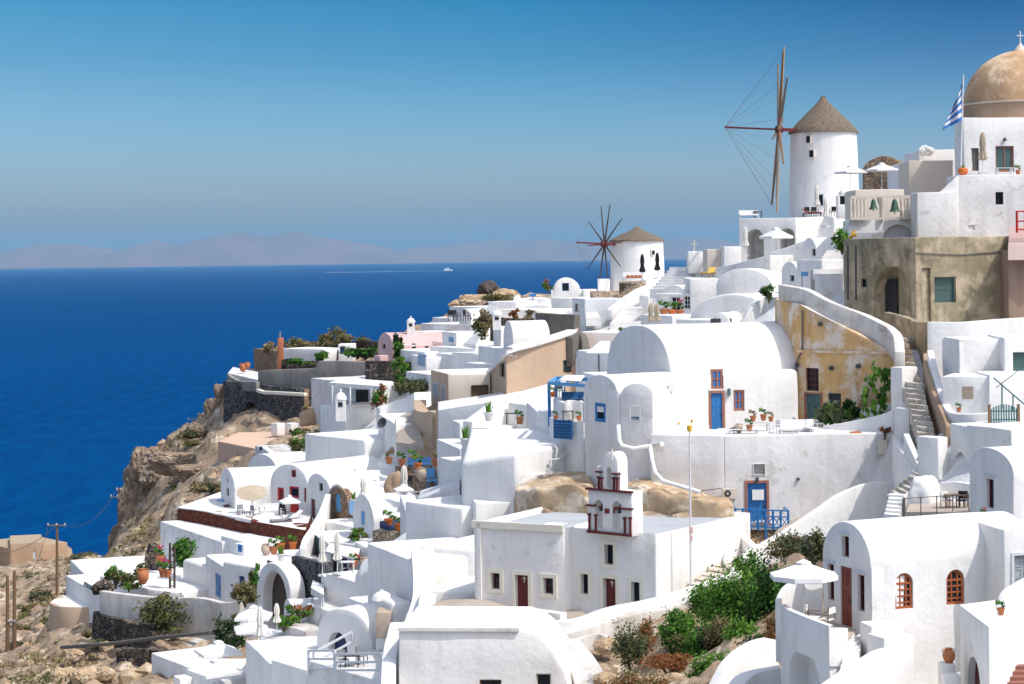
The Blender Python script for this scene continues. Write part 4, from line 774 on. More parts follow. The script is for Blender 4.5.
b = Bld('stone_hut', 'brown rubble hut with a rounded roof behind the two white parasols', 'hut'); b.vault((862, 172, 158), (902, 171, 157), 4, 1.2, 4, mat='brickstone', amp=.1); b.done()
# domed church
b = Bld('domed_church', 'white church with a large ochre dome at the upper right corner', 'church')
f = b.box((954, 137, 139), (965, 137, 137.6), 1, 4, name='side_wall'); f = b.box((963, 119, 137.5), (1075, 116, 138.5), 3, 5); f0 = f[0]
b.open(f0, 971, 148, 979, 171, col='terracottatrim', pane='greenglass', r=.2, mull=(1, 1)); b.open(f0, 995.5, 146, 1014, 172, col='terracottatrim', pane='greenglass', r=.2, mull=(1, 0), fw=.12)
dc = U(1021, 105, 143); r = 3.95; m = MB(); m.lathe([(r * 1.03, -1.1), (r * 1.03, -.02), (r * .98, .0)], dc, 40); b.add('drum', m, 'brown'); m = MB(); m.lathe([(r * 1.0, -.02), (r * 1.05, -.02), (r * 1.05, .08), (r * .97, .1)], dc, 40); b.add('dome_rim', m, 'cream'); m = MB(); m.lathe([(r * cos(t * pi / 40), r * .96 * sin(t * pi / 40)) for t in range(20)] + [(.02, r * .96)], dc, 48); b.add('dome', m, 'domeochre')
m = MB(); m.lathe([(.45, 0), (.3, .3), (.12, .5), (.1, .6), (0, .6)], dc + Vector((0, 0, r * .94)), 12); b.add('finial', m, 'cream'); c = dc + Vector((0, 0, r * .94 + .5)); m = MB(); m.bar(c, c + Vector((0, 0, .95)), .07); m.bar(c + Vector((-.25, 0, .62)), c + Vector((.25, 0, .62)), .07); b.add('cross', m, 'whitemetal'); 
m = MB(); a0, z = f0.hit(1004, 139.5); m.lathe([(0, .12), (.1, .08), (.14, -.1), (0, -.12)], f0.pt(a0, z, .15), 8); b.add('wall_lamp', m, 'darkmetal'); b.done()
spawn('closed_tan_parasol', 'closed striped tan parasol between the two church windows', (983, 173.5, 135), 0, (1.1, 1.1, 1.0)); spawn('pumpkin', 'round orange planter with a green succulent below the flagpole', (963, 175, 134), 0, .9)
spawn('table_white', 'small white table with cloth under the larger church window', (1004, 174.5, 134.5), 0, (1.3, .8, .6)); spawn('pot', 'dark leafy pot plant beside the larger church window', (1018, 174.5, 134.5), 0, .8)
o = empty('flag', U(961, 178, 134), 'blue and white striped flag drooping from a pale pole left of the dome', 'flag'); m = MB(); m.tube([U(960, 190, 134), U(963.4, 74.5, 134)], [.07, .045], 8); m.build('pole', 'whitemetal', o)
NXF, NYF = 26, 30; 
for k in range(9):
    m = MB(); vs = []
    for j in range(5):
        v = (k + j / 4) / 9
        for i in range(NXF):
            u = i / (NXF - 1); x = 963.2 - u * 21 * (.35 + .65 * v); y = 80 + v * 40 + u * (12 - 10 * v) + u * 8; p0 = U(x, y, 134 + .28 * sin(u * 9 + v * 3) * (.3 + u)); vs.append(p0)
    m.add(vs, [(j * NXF + i, j * NXF + i + 1, (j + 1) * NXF + i + 1, (j + 1) * NXF + i) for j in range(4) for i in range(NXF - 1)], 0, True); m.build('stripe', 'flagblue' if k % 2 == 0 else 'whitefabric', o)
# small roof garden with orange flowers beside the olive building
bush('green bush with orange flowers at the left corner of the olive building', 842, 250, 133, .75, .6, 1.3, 500, ['green', 'brightgreen'], .17); bush('cluster of orange flowers on the bush above the olive wall', 852, 238, 132.4, .35, .3, .5, 70, 'yellow', .13, 'flowers', name='flowers', stem=False)
# ================================================================ windmills
def windmill(label, cx, base_y, D, r_px, top_y, cone_y, hub, R, poles, normal_az, plane_tilt, bow, group, sailmats, conemat, taper=.93):
    c = U(cx, base_y, D); z1 = U(cx, top_y, D).z; zc = U(cx, cone_y, D).z; r0 = r_px / F * D; b = empty('windmill', c, label, 'windmill'); m = MB()
    me = MB(); me.lathe([(r0, c.z - 1.5), (r0, c.z), (r0 * taper, z1), (0, z1)], (c.x, c.y, 0), 48); me = me.mesh(); bm = bmesh.new(); bm.from_mesh(me); wob(bm, .05, 1.5)
    for f in bm.faces: f.smooth = True
    bm.to_mesh(me); bm.free(); me.set_sharp_from_angle(angle=radians(40)); tw = link('tower', me, 'white', b)
    m = MB(); H = zc - z1; rr = r0 * taper; m.lathe([(0, z1 - .02), (rr * 1.07, z1 - .05), (rr * 1.05, z1 + .12), (rr * .78, z1 + H * .30), (rr * .45, z1 + H * .58), (rr * .17, z1 + H * .82), (rr * .05, z1 + H), (0, z1 + H)], (c.x, c.y, 0), 40)
    mm = m.mesh(); bm = bmesh.new(); bm.from_mesh(mm); bmesh.ops.subdivide_edges(bm, edges=bm.edges[:], cuts=1)
    for v in bm.verts: v.co += noise.noise_vector(v.co * 2.5) * .07
    for f in bm.faces: f.smooth = True
    bm.to_mesh(mm); bm.free(); link('thatched_roof', mm, conemat, b)
    h = U(*hub); nd = Vector((cos(normal_az), sin(normal_az), .06)).normalized(); side = Vector((-sin(normal_az), cos(normal_az), 0)); up = nd.cross(side) if nd.cross(side).z > 0 else -nd.cross(side)
    m = MB(); m.bar(Vector((c.x, c.y, h.z - .1)), h + nd * .3, .3); m.build('axle', 'darkred', b); m = MB(); m.tube([h - nd * .35, h + nd * .35], .32, 10); m.build('hub', 'darkred', b)
    m = MB(); tip = h + nd * bow; m.bar(h, tip, .16); m.bar(h + side * .25, tip, .1); m.build('bowsprit', 'darkred', b); n = poles; ends = []
    for i in range(n):
        a = 2 * pi * (i + plane_tilt) / n; d = side * cos(a) + up * sin(a); e = h + d * R + nd * .15 * (-1) ** i; ends.append(e); m = MB(); m.tube([h, h.lerp(e, .5), e], [v * (.6 if n == 10 else 1) for v in (.17, .13, .08)], 6); s = m.build('sail_arm', sailmats[i % len(sailmats)], b)
        m = MB(); m.bar(h.lerp(e, .03), h.lerp(e, .17), .12 if n == 10 else .24); m.build('arm_socket', 'darkred' if n == 10 else 'redpaint', s)
    m = MB()
    for i, e in enumerate(ends):
        if i % 2 == 0 or n > 11: m.tube([tip, e], .012, 4)
    m.build('rope', 'greywood', b); return b, c, r0, tw
b, c, r0, tw = windmill('tall white windmill with a conical thatched roof and sails seen edge-on', 824.5, 218, 188, 35.2, 133, 96, (779, 129.5, 186), 7.55, 12, radians(176), .12, 4.9, None, ['palewood', 'greywood', 'wood'], 'thatch')
def mill_opening(px, py, w, h, D, label, trim='cream'):
    a = atan2(U(px, py, D).y - c.y, U(px, py, D).x - c.x); z = U(px, py, D).z; cc = Vector((c.x + cos(a) * r0 * .965, c.y + sin(a) * r0 * .965, z)); m = MB(); m.box(cc, (.35, w, h), a); o = m.build('window', trim, b); m = MB(); m.box(cc + Vector((cos(a), sin(a), 0)) * .09, (.2, w * .72, h * .8), a); m.build('pane', 'glass', o); return o
for px, py, w_, h_ in ((805.5, 139, .5, .75), (810, 153.5, .5, .75), (821, 200, .5, 1.2)): mill_opening(px, py, w_, h_, 184.8, '', 'cream' if py < 180 else 'greywhite')
b2, c, r0, tw = windmill('small white windmill with a red spoked wheel of sails facing left', 637.5, 286, 218, 27.2, 241, 226.5, (604.5, 244, 216), 4.3, 10, radians(205), .05, 3.3, None, ['redbrown', 'darkwood', 'boulder', 'darkwood', 'boulder'], 'thatch', .96)
b = b2; mill_opening(654.5, 252.5, .5, .55, 215.3, '', 'creamtrim')
# ---- around the small windmill
wall('round tan rubble wall below the small windmill', [(590, 291, 207), (598, 299.5, 203.5), (615, 296, 202), (635, 285.5, 202), (646, 281, 203)], [.9, 1.6, 1.7, 1.7, 1.6], 3, 'tanstone', amp=.06)
spawn('closed_black_parasol', 'closed black parasol directly in front of the small windmill door side', (642.5, 281, 207), 0, (1.1, 1.1, 1.0)); spawn('closed_black_parasol', 'closed black parasol at the right edge of the small windmill', (657.5, 279, 206), .5, (1.1, 1.1, .98))
spawn('sofa', 'cream bench with orange cushions against the small windmill', (633, 281, 209), 0, (1.2, 1, 1)); m = MB(); bx = [m.box(U(628 + k * 4, 276.5, 208.6), (.35, .12, .3)) for k in range(4)]; tag(m.build('cushions', 'terracotta'), 'row of orange cushions on the windmill bench', 'cushions')
b = Bld('house', 'low white arched-parapet house with a small blue window near the small windmill', 'house'); f = b.box((551, 290, 214), (583, 290, 214), 5, 3); b.vault((554, 290.5, 213.9), (580, 290.5, 213.9), 5, 1.3, 2, name='arched_parapet'); f = b.parts[1][2]
b.open(f[0], 562, 283, 569, 291, col='bluepaint', pane='glass', mull=(0, 0), r=.1); b.done()
b = Bld('house', 'white flat block left of the small windmill base', 'house'); f = b.box((583, 290, 212), (597, 289, 212), 4, 4); b.box((598, 279, 214), (610, 279, 214), 3, 4, name='raised_end'); b.done()
bush('green bush with pink flowers at the far house corner', 548, 290, 213, .7, .6, 1.1, 220, ['green', 'rust'], .2)
b = Bld('house', 'white block with a tiny gabled blue sign, upper edge of the ridge', 'house'); f = b.box((516, 299, 215), (552, 298, 214), 6, 3.4); m = MB(); q = f[0]; a0, z = q.hit(533, 296); m.box(q.pt(a0, z + .1, .1), (.7, .1, .25)); m.bar(q.pt(a0, z - .6, .1), q.pt(a0, z + .5, .1), .06); b.add('blue_sign', m, 'bluepaint'); b.vault((513, 303, 213), (522, 302, 213), 4, .7, 3, name='small_gable'); b.done()
for x0, y0, d0, x1, y1, d1, h_, t_ in ((512, 306, 212, 548, 304, 210, 4, 'stepped white wall above the rubble-stone wall on the ridge'), (540, 312, 204, 572, 309, 202, 4, 'pale wall behind the dark concrete slab wall'), (551, 296, 209, 574, 300, 206, 4, 'white wall below the arched-parapet house')):
    b = Bld('house', t_, 'house'); b.box((x0, y0, d0), (x1, y1, d1), 5, h_); b.done()
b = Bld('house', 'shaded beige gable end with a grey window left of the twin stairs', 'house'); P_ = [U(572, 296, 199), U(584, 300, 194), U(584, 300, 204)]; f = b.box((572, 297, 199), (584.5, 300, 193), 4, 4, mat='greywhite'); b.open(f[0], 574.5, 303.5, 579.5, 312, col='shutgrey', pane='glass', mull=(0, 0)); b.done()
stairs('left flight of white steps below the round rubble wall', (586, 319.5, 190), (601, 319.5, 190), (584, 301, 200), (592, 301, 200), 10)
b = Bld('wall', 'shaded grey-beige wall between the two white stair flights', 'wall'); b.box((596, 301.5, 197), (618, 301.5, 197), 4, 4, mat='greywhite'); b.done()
stairs('right flight of wide white steps climbing towards the small windmill', (610, 324, 186), (637, 324, 186), (631, 298.5, 198), (645, 298, 198), 12)
wall('sloping white stair wall beside the right flight of steps', [(612, 309, 190), (625, 299, 194), (640, 289, 198), (655, 283, 200)], 1.0, .5)
wall('long white ramp wall rising from the stairs towards the tall windmill', [(648, 296, 193), (656, 288, 194), (668, 281, 194), (684, 269, 193), (692, 258, 191), (706, 253, 189), (716, 260, 185)], 5, 1.0, 'white')
stairs('broad shallow white steps on the slope left of the tall windmill', (650, 292, 186), (688, 292, 184), (672, 268, 191), (696, 266, 190), 8)
b = Bld('cross_post', 'small cross on a white pedestal above the shallow steps', 'cross'); b.box((688, 252, 187), (703, 251, 187), 2, 2); m = MB(); c0 = U(694, 252, 187.5); m.bar(c0, c0 + Vector((0, 0, 1.1)), .09); m.bar(c0 + Vector((-.3, 0, .75)), c0 + Vector((.3, 0, .75)), .09); b.add('cross', m, 'cream'); b.done()
b = Bld('house', 'cream-walled terrace block below the arcaded house', 'house'); b.box((707, 249.5, 180), (732, 248.5, 180), 5, 4, mat='cream'); b.box((724, 247, 177), (741, 246, 177), 5, 4, name='white_end'); b.done()
for i, (x, y) in enumerate(((709, 277), (719.5, 277), (728, 275.5))): spawn('lounger_yellow', ('yellow sun lounger left of its two neighbours on the white roof terrace', 'yellow sun lounger, middle one of three on the white roof terrace', 'yellow sun lounger right of its two neighbours on the white roof terrace')[i], (x, y, 170), -.5, (1, 1, 1), 'yellow sun loungers')
b = Bld('terrace', 'white roof terrace carrying the yellow sun loungers', 'terrace'); b.box((690, 279, 166), (740, 278, 166), 8, 5); b.done()
# ---- arcaded house below the tall windmill
b = Bld('arcaded_house', 'white arcaded house with two arches right under the tall windmill', 'house')
f = b.box((739, 218.6, 178), (796, 217.5, 176), 8, 6, mat='white2'); b.open(f[0], 746, 229, 764, 275, 'hole', arch=True, deep=2.5); b.open(f[0], 779, 228, 795, 268, 'hole', arch=True, deep=2.5); b.box((796, 217.5, 176.1), (842, 217, 178), 8, 6, name='right_wing'); b.done()
spawn('white_parasol', 'open white parasol in front of the arcade arches', (776.5, 264, 170), .4, (1.0, 1.0, 1.0)); spawn('closed_parasol', 'closed cream parasol beside the left arch of the arcade', (745.5, 256, 170), 0, (1, 1, .9))
spawn('sofa', 'pale bench on the flat roof of the arcaded house', (749, 218, 178.5), 0, (1, 1, .75)); spawn('table_dark', 'small dark table on the arcaded house roof', (758, 218, 178.5), 0, .8)
for i, x in enumerate((808, 815)): spawn('chair_dark', ('dark chair at the left end of the windmill terrace', 'dark chair beside the closed parasol on the windmill terrace')[i], (x, 217, 180), .3, 1)
spawn('lounger_red', 'dark red sun bed on the windmill terrace', (812, 216.6, 178), 1.3, .9); spawn('chair_dark', 'dark slanted chair left of the windmill lantern niche', (833, 216.8, 178), -.6, 1); spawn('chair_dark', 'dark chair at the right end of the windmill terrace', (840, 216.8, 178), .8, 1)
spawn('closed_parasol', 'closed cream parasol standing against the tall windmill wall', (817, 216, 178.5), 0, (1, 1, 1.0)); spawn('closed_parasol', 'closed cream parasol hanging below the windmill terrace edge', (826, 227, 172), .6, (1, 1, .92))
b = Bld('lantern_niche', 'small white domed niche with a dark opening against the tall windmill', 'niche'); f = b.box((837.5, 195, 176), (849.5, 195, 176), 1, 2); b.open(f[0], 839.5, 195.5, 847, 205, col='cream', pane='glass', mull=(0, 0)); c0 = U(843.5, 195, 176.5); m = MB(); m.lathe([(.45, 0), (.42, .2), (.25, .42), (.1, .5), (.05, .65), (0, .68)], c0, 14); b.add('dome', m, 'white2'); b.done()
b = Bld('house', 'white slope-roofed wall block below the open arcade parasol', 'house')
P_ = [U(770.5, 268, 166), U(822, 262, 164), U(822, 262, 170), U(770.5, 268, 171)]; z0 = U(771, 253, 166).z; z1 = U(815, 235, 164).z; b.quad([p.xy for p in P_], [z0, z1, z1, z0], z0 - 5, mat='white2'); b.done()
b = Bld('vaulted_house', 'small white vaulted house with a tiny window below the windmill terrace', 'house'); f = b.vault((800, 262, 164), (818, 264, 160), 6, 2.0, 4, mat='white'); b.open(f[0], 812, 249, 815.5, 256, col='dark', mull=(0, 0)); b.done()
b = Bld('vaulted_house', 'little white arched gable above the curved wall of the ochre house', 'house'); f = b.vault((781, 272, 156), (797, 275, 153), 4, .9, 4); b.open(f[0], 789.5, 275, 794, 281.5, col='shutgrey', mull=(0, 0)); b.done()
b = Bld('house', 'white block with a dark doorway left of the olive building', 'house'); f = b.box((796, 258, 152), (822, 262, 149), 6, 5); b.open(f[0], 810.5, 270, 820, 300, 'door', 'dark', r=.5); b.box((820, 273.5, 146), (843.5, 273, 146), 3, 4, mat='white2', name='low_wall'); b.done()
stairs('white diagonal steps left of the olive building corner', (813, 272, 149), (842, 272, 149), (828, 250, 156), (845, 250, 156), 7)
o = empty('sign_post', U(803, 290, 144), 'small blue round-headed sign on a post beside the dark doorway', 'sign'); m = MB(); m.tube([U(802, 290, 144), U(802, 273, 144)], .04); m.build('post', 'metal', o); m = MB(); m.box(U(804.5, 274, 143.9), (.5, .06, .32)); m.build('sign_plate', 'lightblue', o)
# ================================================================ ochre house, big white vault, blue doors
b = Bld('ochre_house', 'crumbling ochre plastered house front below the curved white wall', 'house')
Pq = [U(775, 300, 122).xy, U(797, 302, 118.5).xy, U(893, 334, 114).xy, U(893, 334, 119).xy, U(780, 300, 126).xy]
zq = [U(775, 299, 122).z, U(797, 303, 118.5).z, U(893, 352, 114).z, U(893, 352, 114).z, U(775, 299, 122).z]
f = b.quad(Pq, zq, U(800, 425, 118).z, mat='ochre', amp=.05)
b.open(f[1], 805.5, 368, 818.7, 391, col='darkred', r=.2, mull=(2, 3), name='transom_window'); b.open(f[1], 806, 394, 821, 420, 'door', 'tealwood', r=.15, trim='terracottatrim', tw=.09); b.open(f[1], 828, 393, 841, 408, col='tealwood', pane='glass', r=.15, mull=(0, 1))
q = f[1]; m = MB(); m.bar(q.pt(q.hit(798, 351)[0], q.hit(798, 351)[1], .06), q.pt(q.hit(891, 353)[0], q.hit(891, 353)[1], .06), .14, .14); b.add('ledge', m, 'ochre'); m = MB(); m.tube([q.pt(q.hit(803, 310)[0], q.hit(803, 310)[1], .08), q.pt(q.hit(803, 350)[0], q.hit(803, 350)[1], .08), q.pt(q.hit(797, 362)[0], q.hit(797, 362)[1], .08), q.pt(q.hit(797, 400)[0], q.hit(797, 400)[1], .08)], .05, 6); b.add('drain_pipe', m, 'greywood')
for x, y in ((821, 324), (859, 366), (832, 368), (798, 365)): a0, z = q.hit(x, y); m = MB(); m.box(q.pt(a0, z, .12), (.22, .26, .22)); b.add('wall_lamp', m, 'darkmetal')
b.done()
wall('thick curved grey-white wall capping the ochre house beside the stone stairs', [(778, 284.5, 121.5), (793, 287, 119.5), (808, 291, 118), (830, 302, 116.8), (856, 311.7, 116), (875, 321, 115), (887, 328, 114.2), (893, 337, 113.4), (894.5, 352, 111.8)], [1.0, .95, .95, 1.0, 1.1, 1.3, 1.4, 1.4, 1.5], .55, 'worn_white', n=5)
b = Bld('pillar', 'tall white pillar between the ochre house and the stone stairs', 'wall'); b.box((890.5, 367, 110), (902, 367.5, 109.3), 1.2, 3.6); b.box((894, 408, 107), (909, 408, 106), 2, 5, name='lower_block'); b.done()
wall('curved white planter wall in front of the cactus garden', [(815, 431, 113.4), (825, 426, 112.6), (840, 423, 112), (862, 419, 111.2), (882, 414, 110.4), (893, 410, 109.8)], 2.4, .3)
bush('spiky agave bush beside the teal door of the ochre house', 832, 421, 115, 1.0, .6, 1.2, 260, ['greygreen', 'brightgreen'], .26); m = MB(); c0 = U(836, 421, 114.5); blades(m, c0, 1.1, 1.0, 60, .05, random.Random(4), .9); tag(m.build('agave', 'greygreen'), 'pointed agave leaves in front of the ochre wall', 'plant')
bush('round dark green bush below the small ochre house window', 850, 419, 114.5, .75, .6, 1.1, 420, ['green', 'deepgreen'], .2)
rnd = random.Random(11)
for j, (x, y, h, lab) in enumerate(((866, 418, 55, 'tall prickly pear cactus leaning on the pale rock'), (878, 416, 46, 'prickly pear cactus beside the tall white pillar'))):
    m = MB(); o = empty('cactus', U(x, y, 113.5), lab, 'cactus')
    for k in range(34):
        t = k / 34; p0 = U(x + rnd.uniform(-6, 6) + t * 8, y - h * t + rnd.uniform(-3, 3), 113.3 + rnd.uniform(-.3, .3)); a = rnd.uniform(0, 6.28); rr = rnd.uniform(.14, .24); n0 = Vector((cos(a), sin(a), rnd.uniform(-.3, .3))).normalized(); u0 = n0.orthogonal().normalized(); v0 = n0.cross(u0)
        ring = [p0 + (u0 * cos(2 * pi * i / 10) * .7 + v0 * sin(2 * pi * i / 10)) * rr for i in range(10)]; m.add([p + n0 * .04 for p in ring] + [p - n0 * .04 for p in ring], [list(range(10)), list(range(10, 20))[::-1]] + [(i, 10 + i, 10 + (i + 1) % 10, (i + 1) % 10) for i in range(10)])
    m.build('pads', 'green' if j else 'brightgreen', o)
rock('pale lichen rock behind the cactus', 875, 398, 115.5, 1.1, 'tanrock', sq=(.8, .6, 1.5), seed=8)
rock('rust coloured planter mound on the long white wall', 856, 434, 109.9, .26, 'terracotta', 'planter', 'planter', 3, sq=(1.5, .8, .6)); bush('rust red dry plant on the wall near the tall pillar', 885, 434, 109, .35, .3, .5, 110, 'rust', .12)
# big vault
b = Bld('vaulted_house', 'large white barrel-vaulted house with a blue double-height door', 'house')
f = b.vault((606, 374, 123), (671, 376, 115.6), 12, 2.9, 4, n=26, sq=.92, cell=2, bevel=.12)
f = b.box((655, 374, 115.2), (798, 370, 117.2), 5, 4.6, bevel=.25, seg=3, name='front_wall', cell=2); q = f[0]
b.open(q, 711, 369, 723.5, 389, col='terracottatrim', pane='bluepaint', r=.14, mull=(1, 1), fw=.14, name='upper_window'); b.open(q, 711, 393, 722.5, 434, 'door', 'bluepaint', r=.14, trim='terracottatrim', tw=.14); b.open(q, 733.5, 390, 744.5, 411, col='terracottatrim', pane='bluepaint', r=.14, mull=(1, 1), fw=.14)
f = b.box((583, 384, 115.5), (618, 391, 112.2), 6, 6, name='annex', bevel=.2, seg=3, cell=1.2); b.open(f[0], 595, 403, 605.5, 422, col='bluepaint', r=.08, mull=(0, 0), fw=.2)
f = b.box((618, 391.5, 112.1), (655, 391, 111.2), 4.4, 6, name='annex', bevel=.3, seg=3); b.open(f[0], 630.6, 406.5, 639.4, 420, col='palebluepaint', pane='glass', r=.12, mull=(1, 0), fw=.1, trim='white2', tw=.06)
b.vault((584, 388, 115.4), (617, 394, 112.4), 6, .9, 1.2, name='annex_roof'); b.vault((621, 395, 112.0), (653, 395, 111.2), 4.4, .65, 1.2, name='annex_roof')
m = MB(); m.tube([U(618, 425, 111.3), U(619, 440, 111), U(622, 446, 110.6), U(634, 449, 110.4), U(650, 446, 110.4), U(662, 444, 109)], .13, 8); b.add('plaster_pipe', m, 'white')
m = MB(); m.tube([U(650, 446, 109.3), U(652, 460, 108), U(655, 472, 107.4), U(663, 481, 107), U(700, 492, 106)], .11, 8); b.add('plaster_pipe', m, 'white'); m = MB(); p0 = U(671, 387, 113.5); m.box(p0, (.3, .3, .5)); b.add('gable_block', m, 'white'); 
for x, y in ((707, 393), (728.5, 392)): a0, z = q.hit(x, y); m = MB(); m.box(q.pt(a0, z, .12), (.14, .22, .4)); b.add('wall_lantern', m, 'tealwood')
b.done()
# big terrace wall
b = Bld('terrace_wall', 'broad white terrace wall with a framed dark blue door and balcony', 'wall')
f = b.box((650, 435, 110.3), (724, 435.5, 109.3), 4, 5.5, mat='white2', name='left_wing', cell=2); f = b.box((724, 435.5, 109.28), (893, 433.5, 109.6), 5, 6.4, mat='white2', cell=2); q = f[0]
b.open(q, 747.5, 483, 766.5, 528, 'door', 'bluepaint', r=.16, trim='terracottatrim', tw=.14); b.open(q, 753.5, 464, 765, 474.5, 'hole', deep=.45, trim='white', tw=.03)
a0, z = q.hit(758, 497); m = MB(); m.box(q.pt(a0, z + .12, .04), (.62, .04, .55)); b.add('notice', m, 'whitefabric'); m = MB(); m.box(q.pt(q.hit(757, 481)[0], q.hit(757, 479.5)[1], .1), (.12, .2, .22)); b.add('wall_lamp', m, 'darkmetal')
a1, z1 = q.hit(798, 479); m = MB(); m.box(q.pt(a1, z1, .06), (.14, .1, .14)); b.add('bracket', m, 'darkmetal'); b.done()
o = empty('balcony', U(762, 531, 108.4), 'bright blue cross-braced balcony in front of the framed blue door', 'balcony')
pA, pB = U(735.5, 527, 108.2), U(788.5, 529, 107.9); z1 = .95; m = MB(); m.prism([pA.xy, pB.xy, (pB.x, 110), (pA.x, 110)], pA.z - .14, pA.z - .02); m.build('floor', 'greywhite', o); n = 7
for k in range(n + 1): p0 = pA.lerp(pB, k / n); m = MB(); m.bar(p0 - Vector((0, 0, .1 if k not in (4,) else 1.2)), p0 + Vector((0, 0, z1)), .09); m.build('post', 'bluepaint', o)
m = MB()
for h in (.06, .62, z1): m.bar(pA + Vector((0, 0, h)), pB + Vector((0, 0, h)), .07)
m.bar(pA + Vector((0, 0, z1)), Vector((pA.x, 109.8, pA.z + z1)), .07); m.bar(pB + Vector((0, 0, z1)), Vector((pB.x, 109.8, pB.z + z1)), .07)
for k in range(n): p0, p1 = pA.lerp(pB, k / n), pA.lerp(pB, (k + 1) / n); m.bar(p0 + Vector((0, .01, .06)), p1 + Vector((0, .01, .62)), .05); m.bar(p1 + Vector((0, -.01, .06)), p0 + Vector((0, -.01, .62)), .05)
m.build('rail', 'bluepaint', o)
rock('rough stone foundation under the blue balcony', 768, 543, 108.6, 1.2, 'brickstone', 'foundation', 'rock', 2, sq=(1.4, .5, .8))
m = MB(); m.tube([U(737.5, 532, 107), U(737.5, 545, 107)], .2, 10); o = tag(m.build('water_pipe', 'darkred'), 'short dark red pipe standing under the left end of the balcony', 'pipe')
spawn('ac', 'beige air conditioner on the terrace wall beside the blue door', (729.5, 498, 109.0), 0, .92)
b = Bld('meter_box', 'cream meter box with a long conduit at the right of the terrace wall', 'meter box'); m = MB(); m.box(U(882.5, 447, 109.2), (.42, .34, .75)); b.c = U(882, 447, 109); b.z = b.c.z - 1; b.add('casing', m, 'cream'); m = MB(); m.tube([U(883, 454, 109.3), U(885, 482, 109.3)], .07, 6); b.add('conduit', m, 'metal'); b.done()
wall('white stair parapet sweeping up from the balcony to the meter box', [(746, 556, 101.2), (758, 547, 102), (773, 539, 103), (800, 522, 104), (825, 505, 105), (845, 492, 106), (866, 484, 106.5), (888, 482, 107)], [1.2, 1.8, 2.4, 3, 3.4, 3.6, 3.6, 3.6], .35, cell=2)
wall('white curved parapet at the left foot of the blue balcony', [(731, 560, 103), (734, 548, 104), (738, 536, 105.5), (745, 541, 104.6), (754, 549, 103.2)], 2, .4)
slab([(775, 532, 105.5), (885, 500, 107), (889, 488, 109.5), (790, 520, 109.5)], .3, 'paving', 'path')['kind'] = 'structure'
# terrace furniture
for k, (kd, lab, x, y, D, rz, sc) in enumerate((('table_white', 'long white table covered with small pots beside the blue door', 754, 433, 112, 0, (2.1, .8, .75)), ('table_white', 'low white serving table in front of the long pot table', 744, 436, 110.6, 0, (2.0, .7, .5)), ('pot', 'terracotta pot with round plant at the left of the pot table', 749.5, 431, 110.5, 0, .85), ('pot_dry', 'potted dry shrub on the long white table, left one', 753, 421.5, 112, 0, .8), ('pot', 'potted leafy plant with bright pot on the long white table', 763.5, 420.5, 112, 0, .85), ('pot_dry', 'brown potted plant on the right end of the pot table', 771, 421.5, 112, 0, .7),
    ('urn_sand', 'sand coloured round jar beside the pot table', 739, 433, 111, 0, .7), ('chair_white', 'white metal chair right of the pot table', 775, 436, 110.6, -1.2, .95), ('sofa', 'white bench with grey cushions on the terrace, centre', 796, 435, 111.5, 0, (1.0, .9, .9)), ('table_white', 'white side table in front of the white bench', 789, 437, 110.4, 0, (1.3, .8, .6)), ('chair_white', 'white armchair right of the terrace bench', 812, 436, 111, .4, 1), ('lounger_dark', 'folded grey sun lounger behind the terrace armchair', 808, 430, 114, 1.4, .9))):
    spawn(kd, lab, (x, y, D), rz, sc)
bush('pale grass tuft on the low wall left of the blue door', 734, 432, 111.3, .25, .2, .35, 60, 'drybrush', .1, stem=False)
spawn('lamp', 'small yellow garden lamp on the annex terrace edge', (692, 435, 109.8), 0, .6); spawn('lamp', 'pale garden lamp near the annex corner', (679, 435, 110.4), 0, .5)
b = Bld('wall', 'low white stepped wall left of the double-height blue door', 'wall'); b.box((697, 428, 113), (709, 424, 113), 1.5, 1.2, lvl=False); b.done()
# ================================================================ chapel
b = Bld('chapel', 'white chapel with two dark red doors and cream framed windows', 'chapel')
f = b.box((473.4, 522.7, 103), (563.5, 527.7, 100.6), 9.4, 5.4, mat='white', par=(.28, .28), roof='roofgrey', name='left_wing'); q = f[0]
kw = dict(r=.32, trim='creamtrim', tw=.2)
for x1, y1, x2, y2 in ((491, 573, 500, 589), (543.5, 578, 553.5, 594)): b.open(q, x1, y1, x2, y2, col='darkred', mull=(0, 1), **kw)
b.open(q, 515.5, 575, 528.5, 616, 'door', 'darkred', **kw)
m = MB(); z = f[0].o; ee = q.e; A_ = U(473.4, 522.7, 103); m.bar(q.pt(-.05, A_.z - .05, .05), q.pt(q.L, A_.z - .05, .05), .16, .34); b.add('cornice', m, 'creamtrim')
f = b.box((566, 526.3, 101.4), (655.8, 533.5, 98.4), 9.4, 5.4, mat='white', par=(.22, .22), roof='roofgrey', name='right_wing'); q2 = f[0]
for x1, y1, x2, y2 in ((581, 574, 588.5, 594), (631.5, 582, 640, 602)): b.open(q2, x1, y1, x2, y2, col='dark', mull=(0, 0), **kw)
b.open(q2, 605, 544.5, 613.5, 564.5, col='dark', mull=(0, 0), **kw); b.open(q2, 603.5, 578.5, 616, 612, 'door', 'darkred', **kw)
m = MB(); m.box(q.pt(.35, A_.z - 2.6, .06), (.22, .14, 5.2), atan2(q.e.y, q.e.x)); b.add('pilaster', m, 'white')
for (qq, x, y) in ((q, 522.5, 580), (q2, 610, 584)):
    m = MB(); a0, z = qq.hit(x, y); m.bar(qq.pt(a0, z - .15, -.2), qq.pt(a0, z + .15, -.2), .04); m.bar(qq.pt(a0 - .1, z + .05, -.2), qq.pt(a0 + .1, z + .05, -.2), .04); b.add('door_cross', m, 'creamtrim')
b.done()
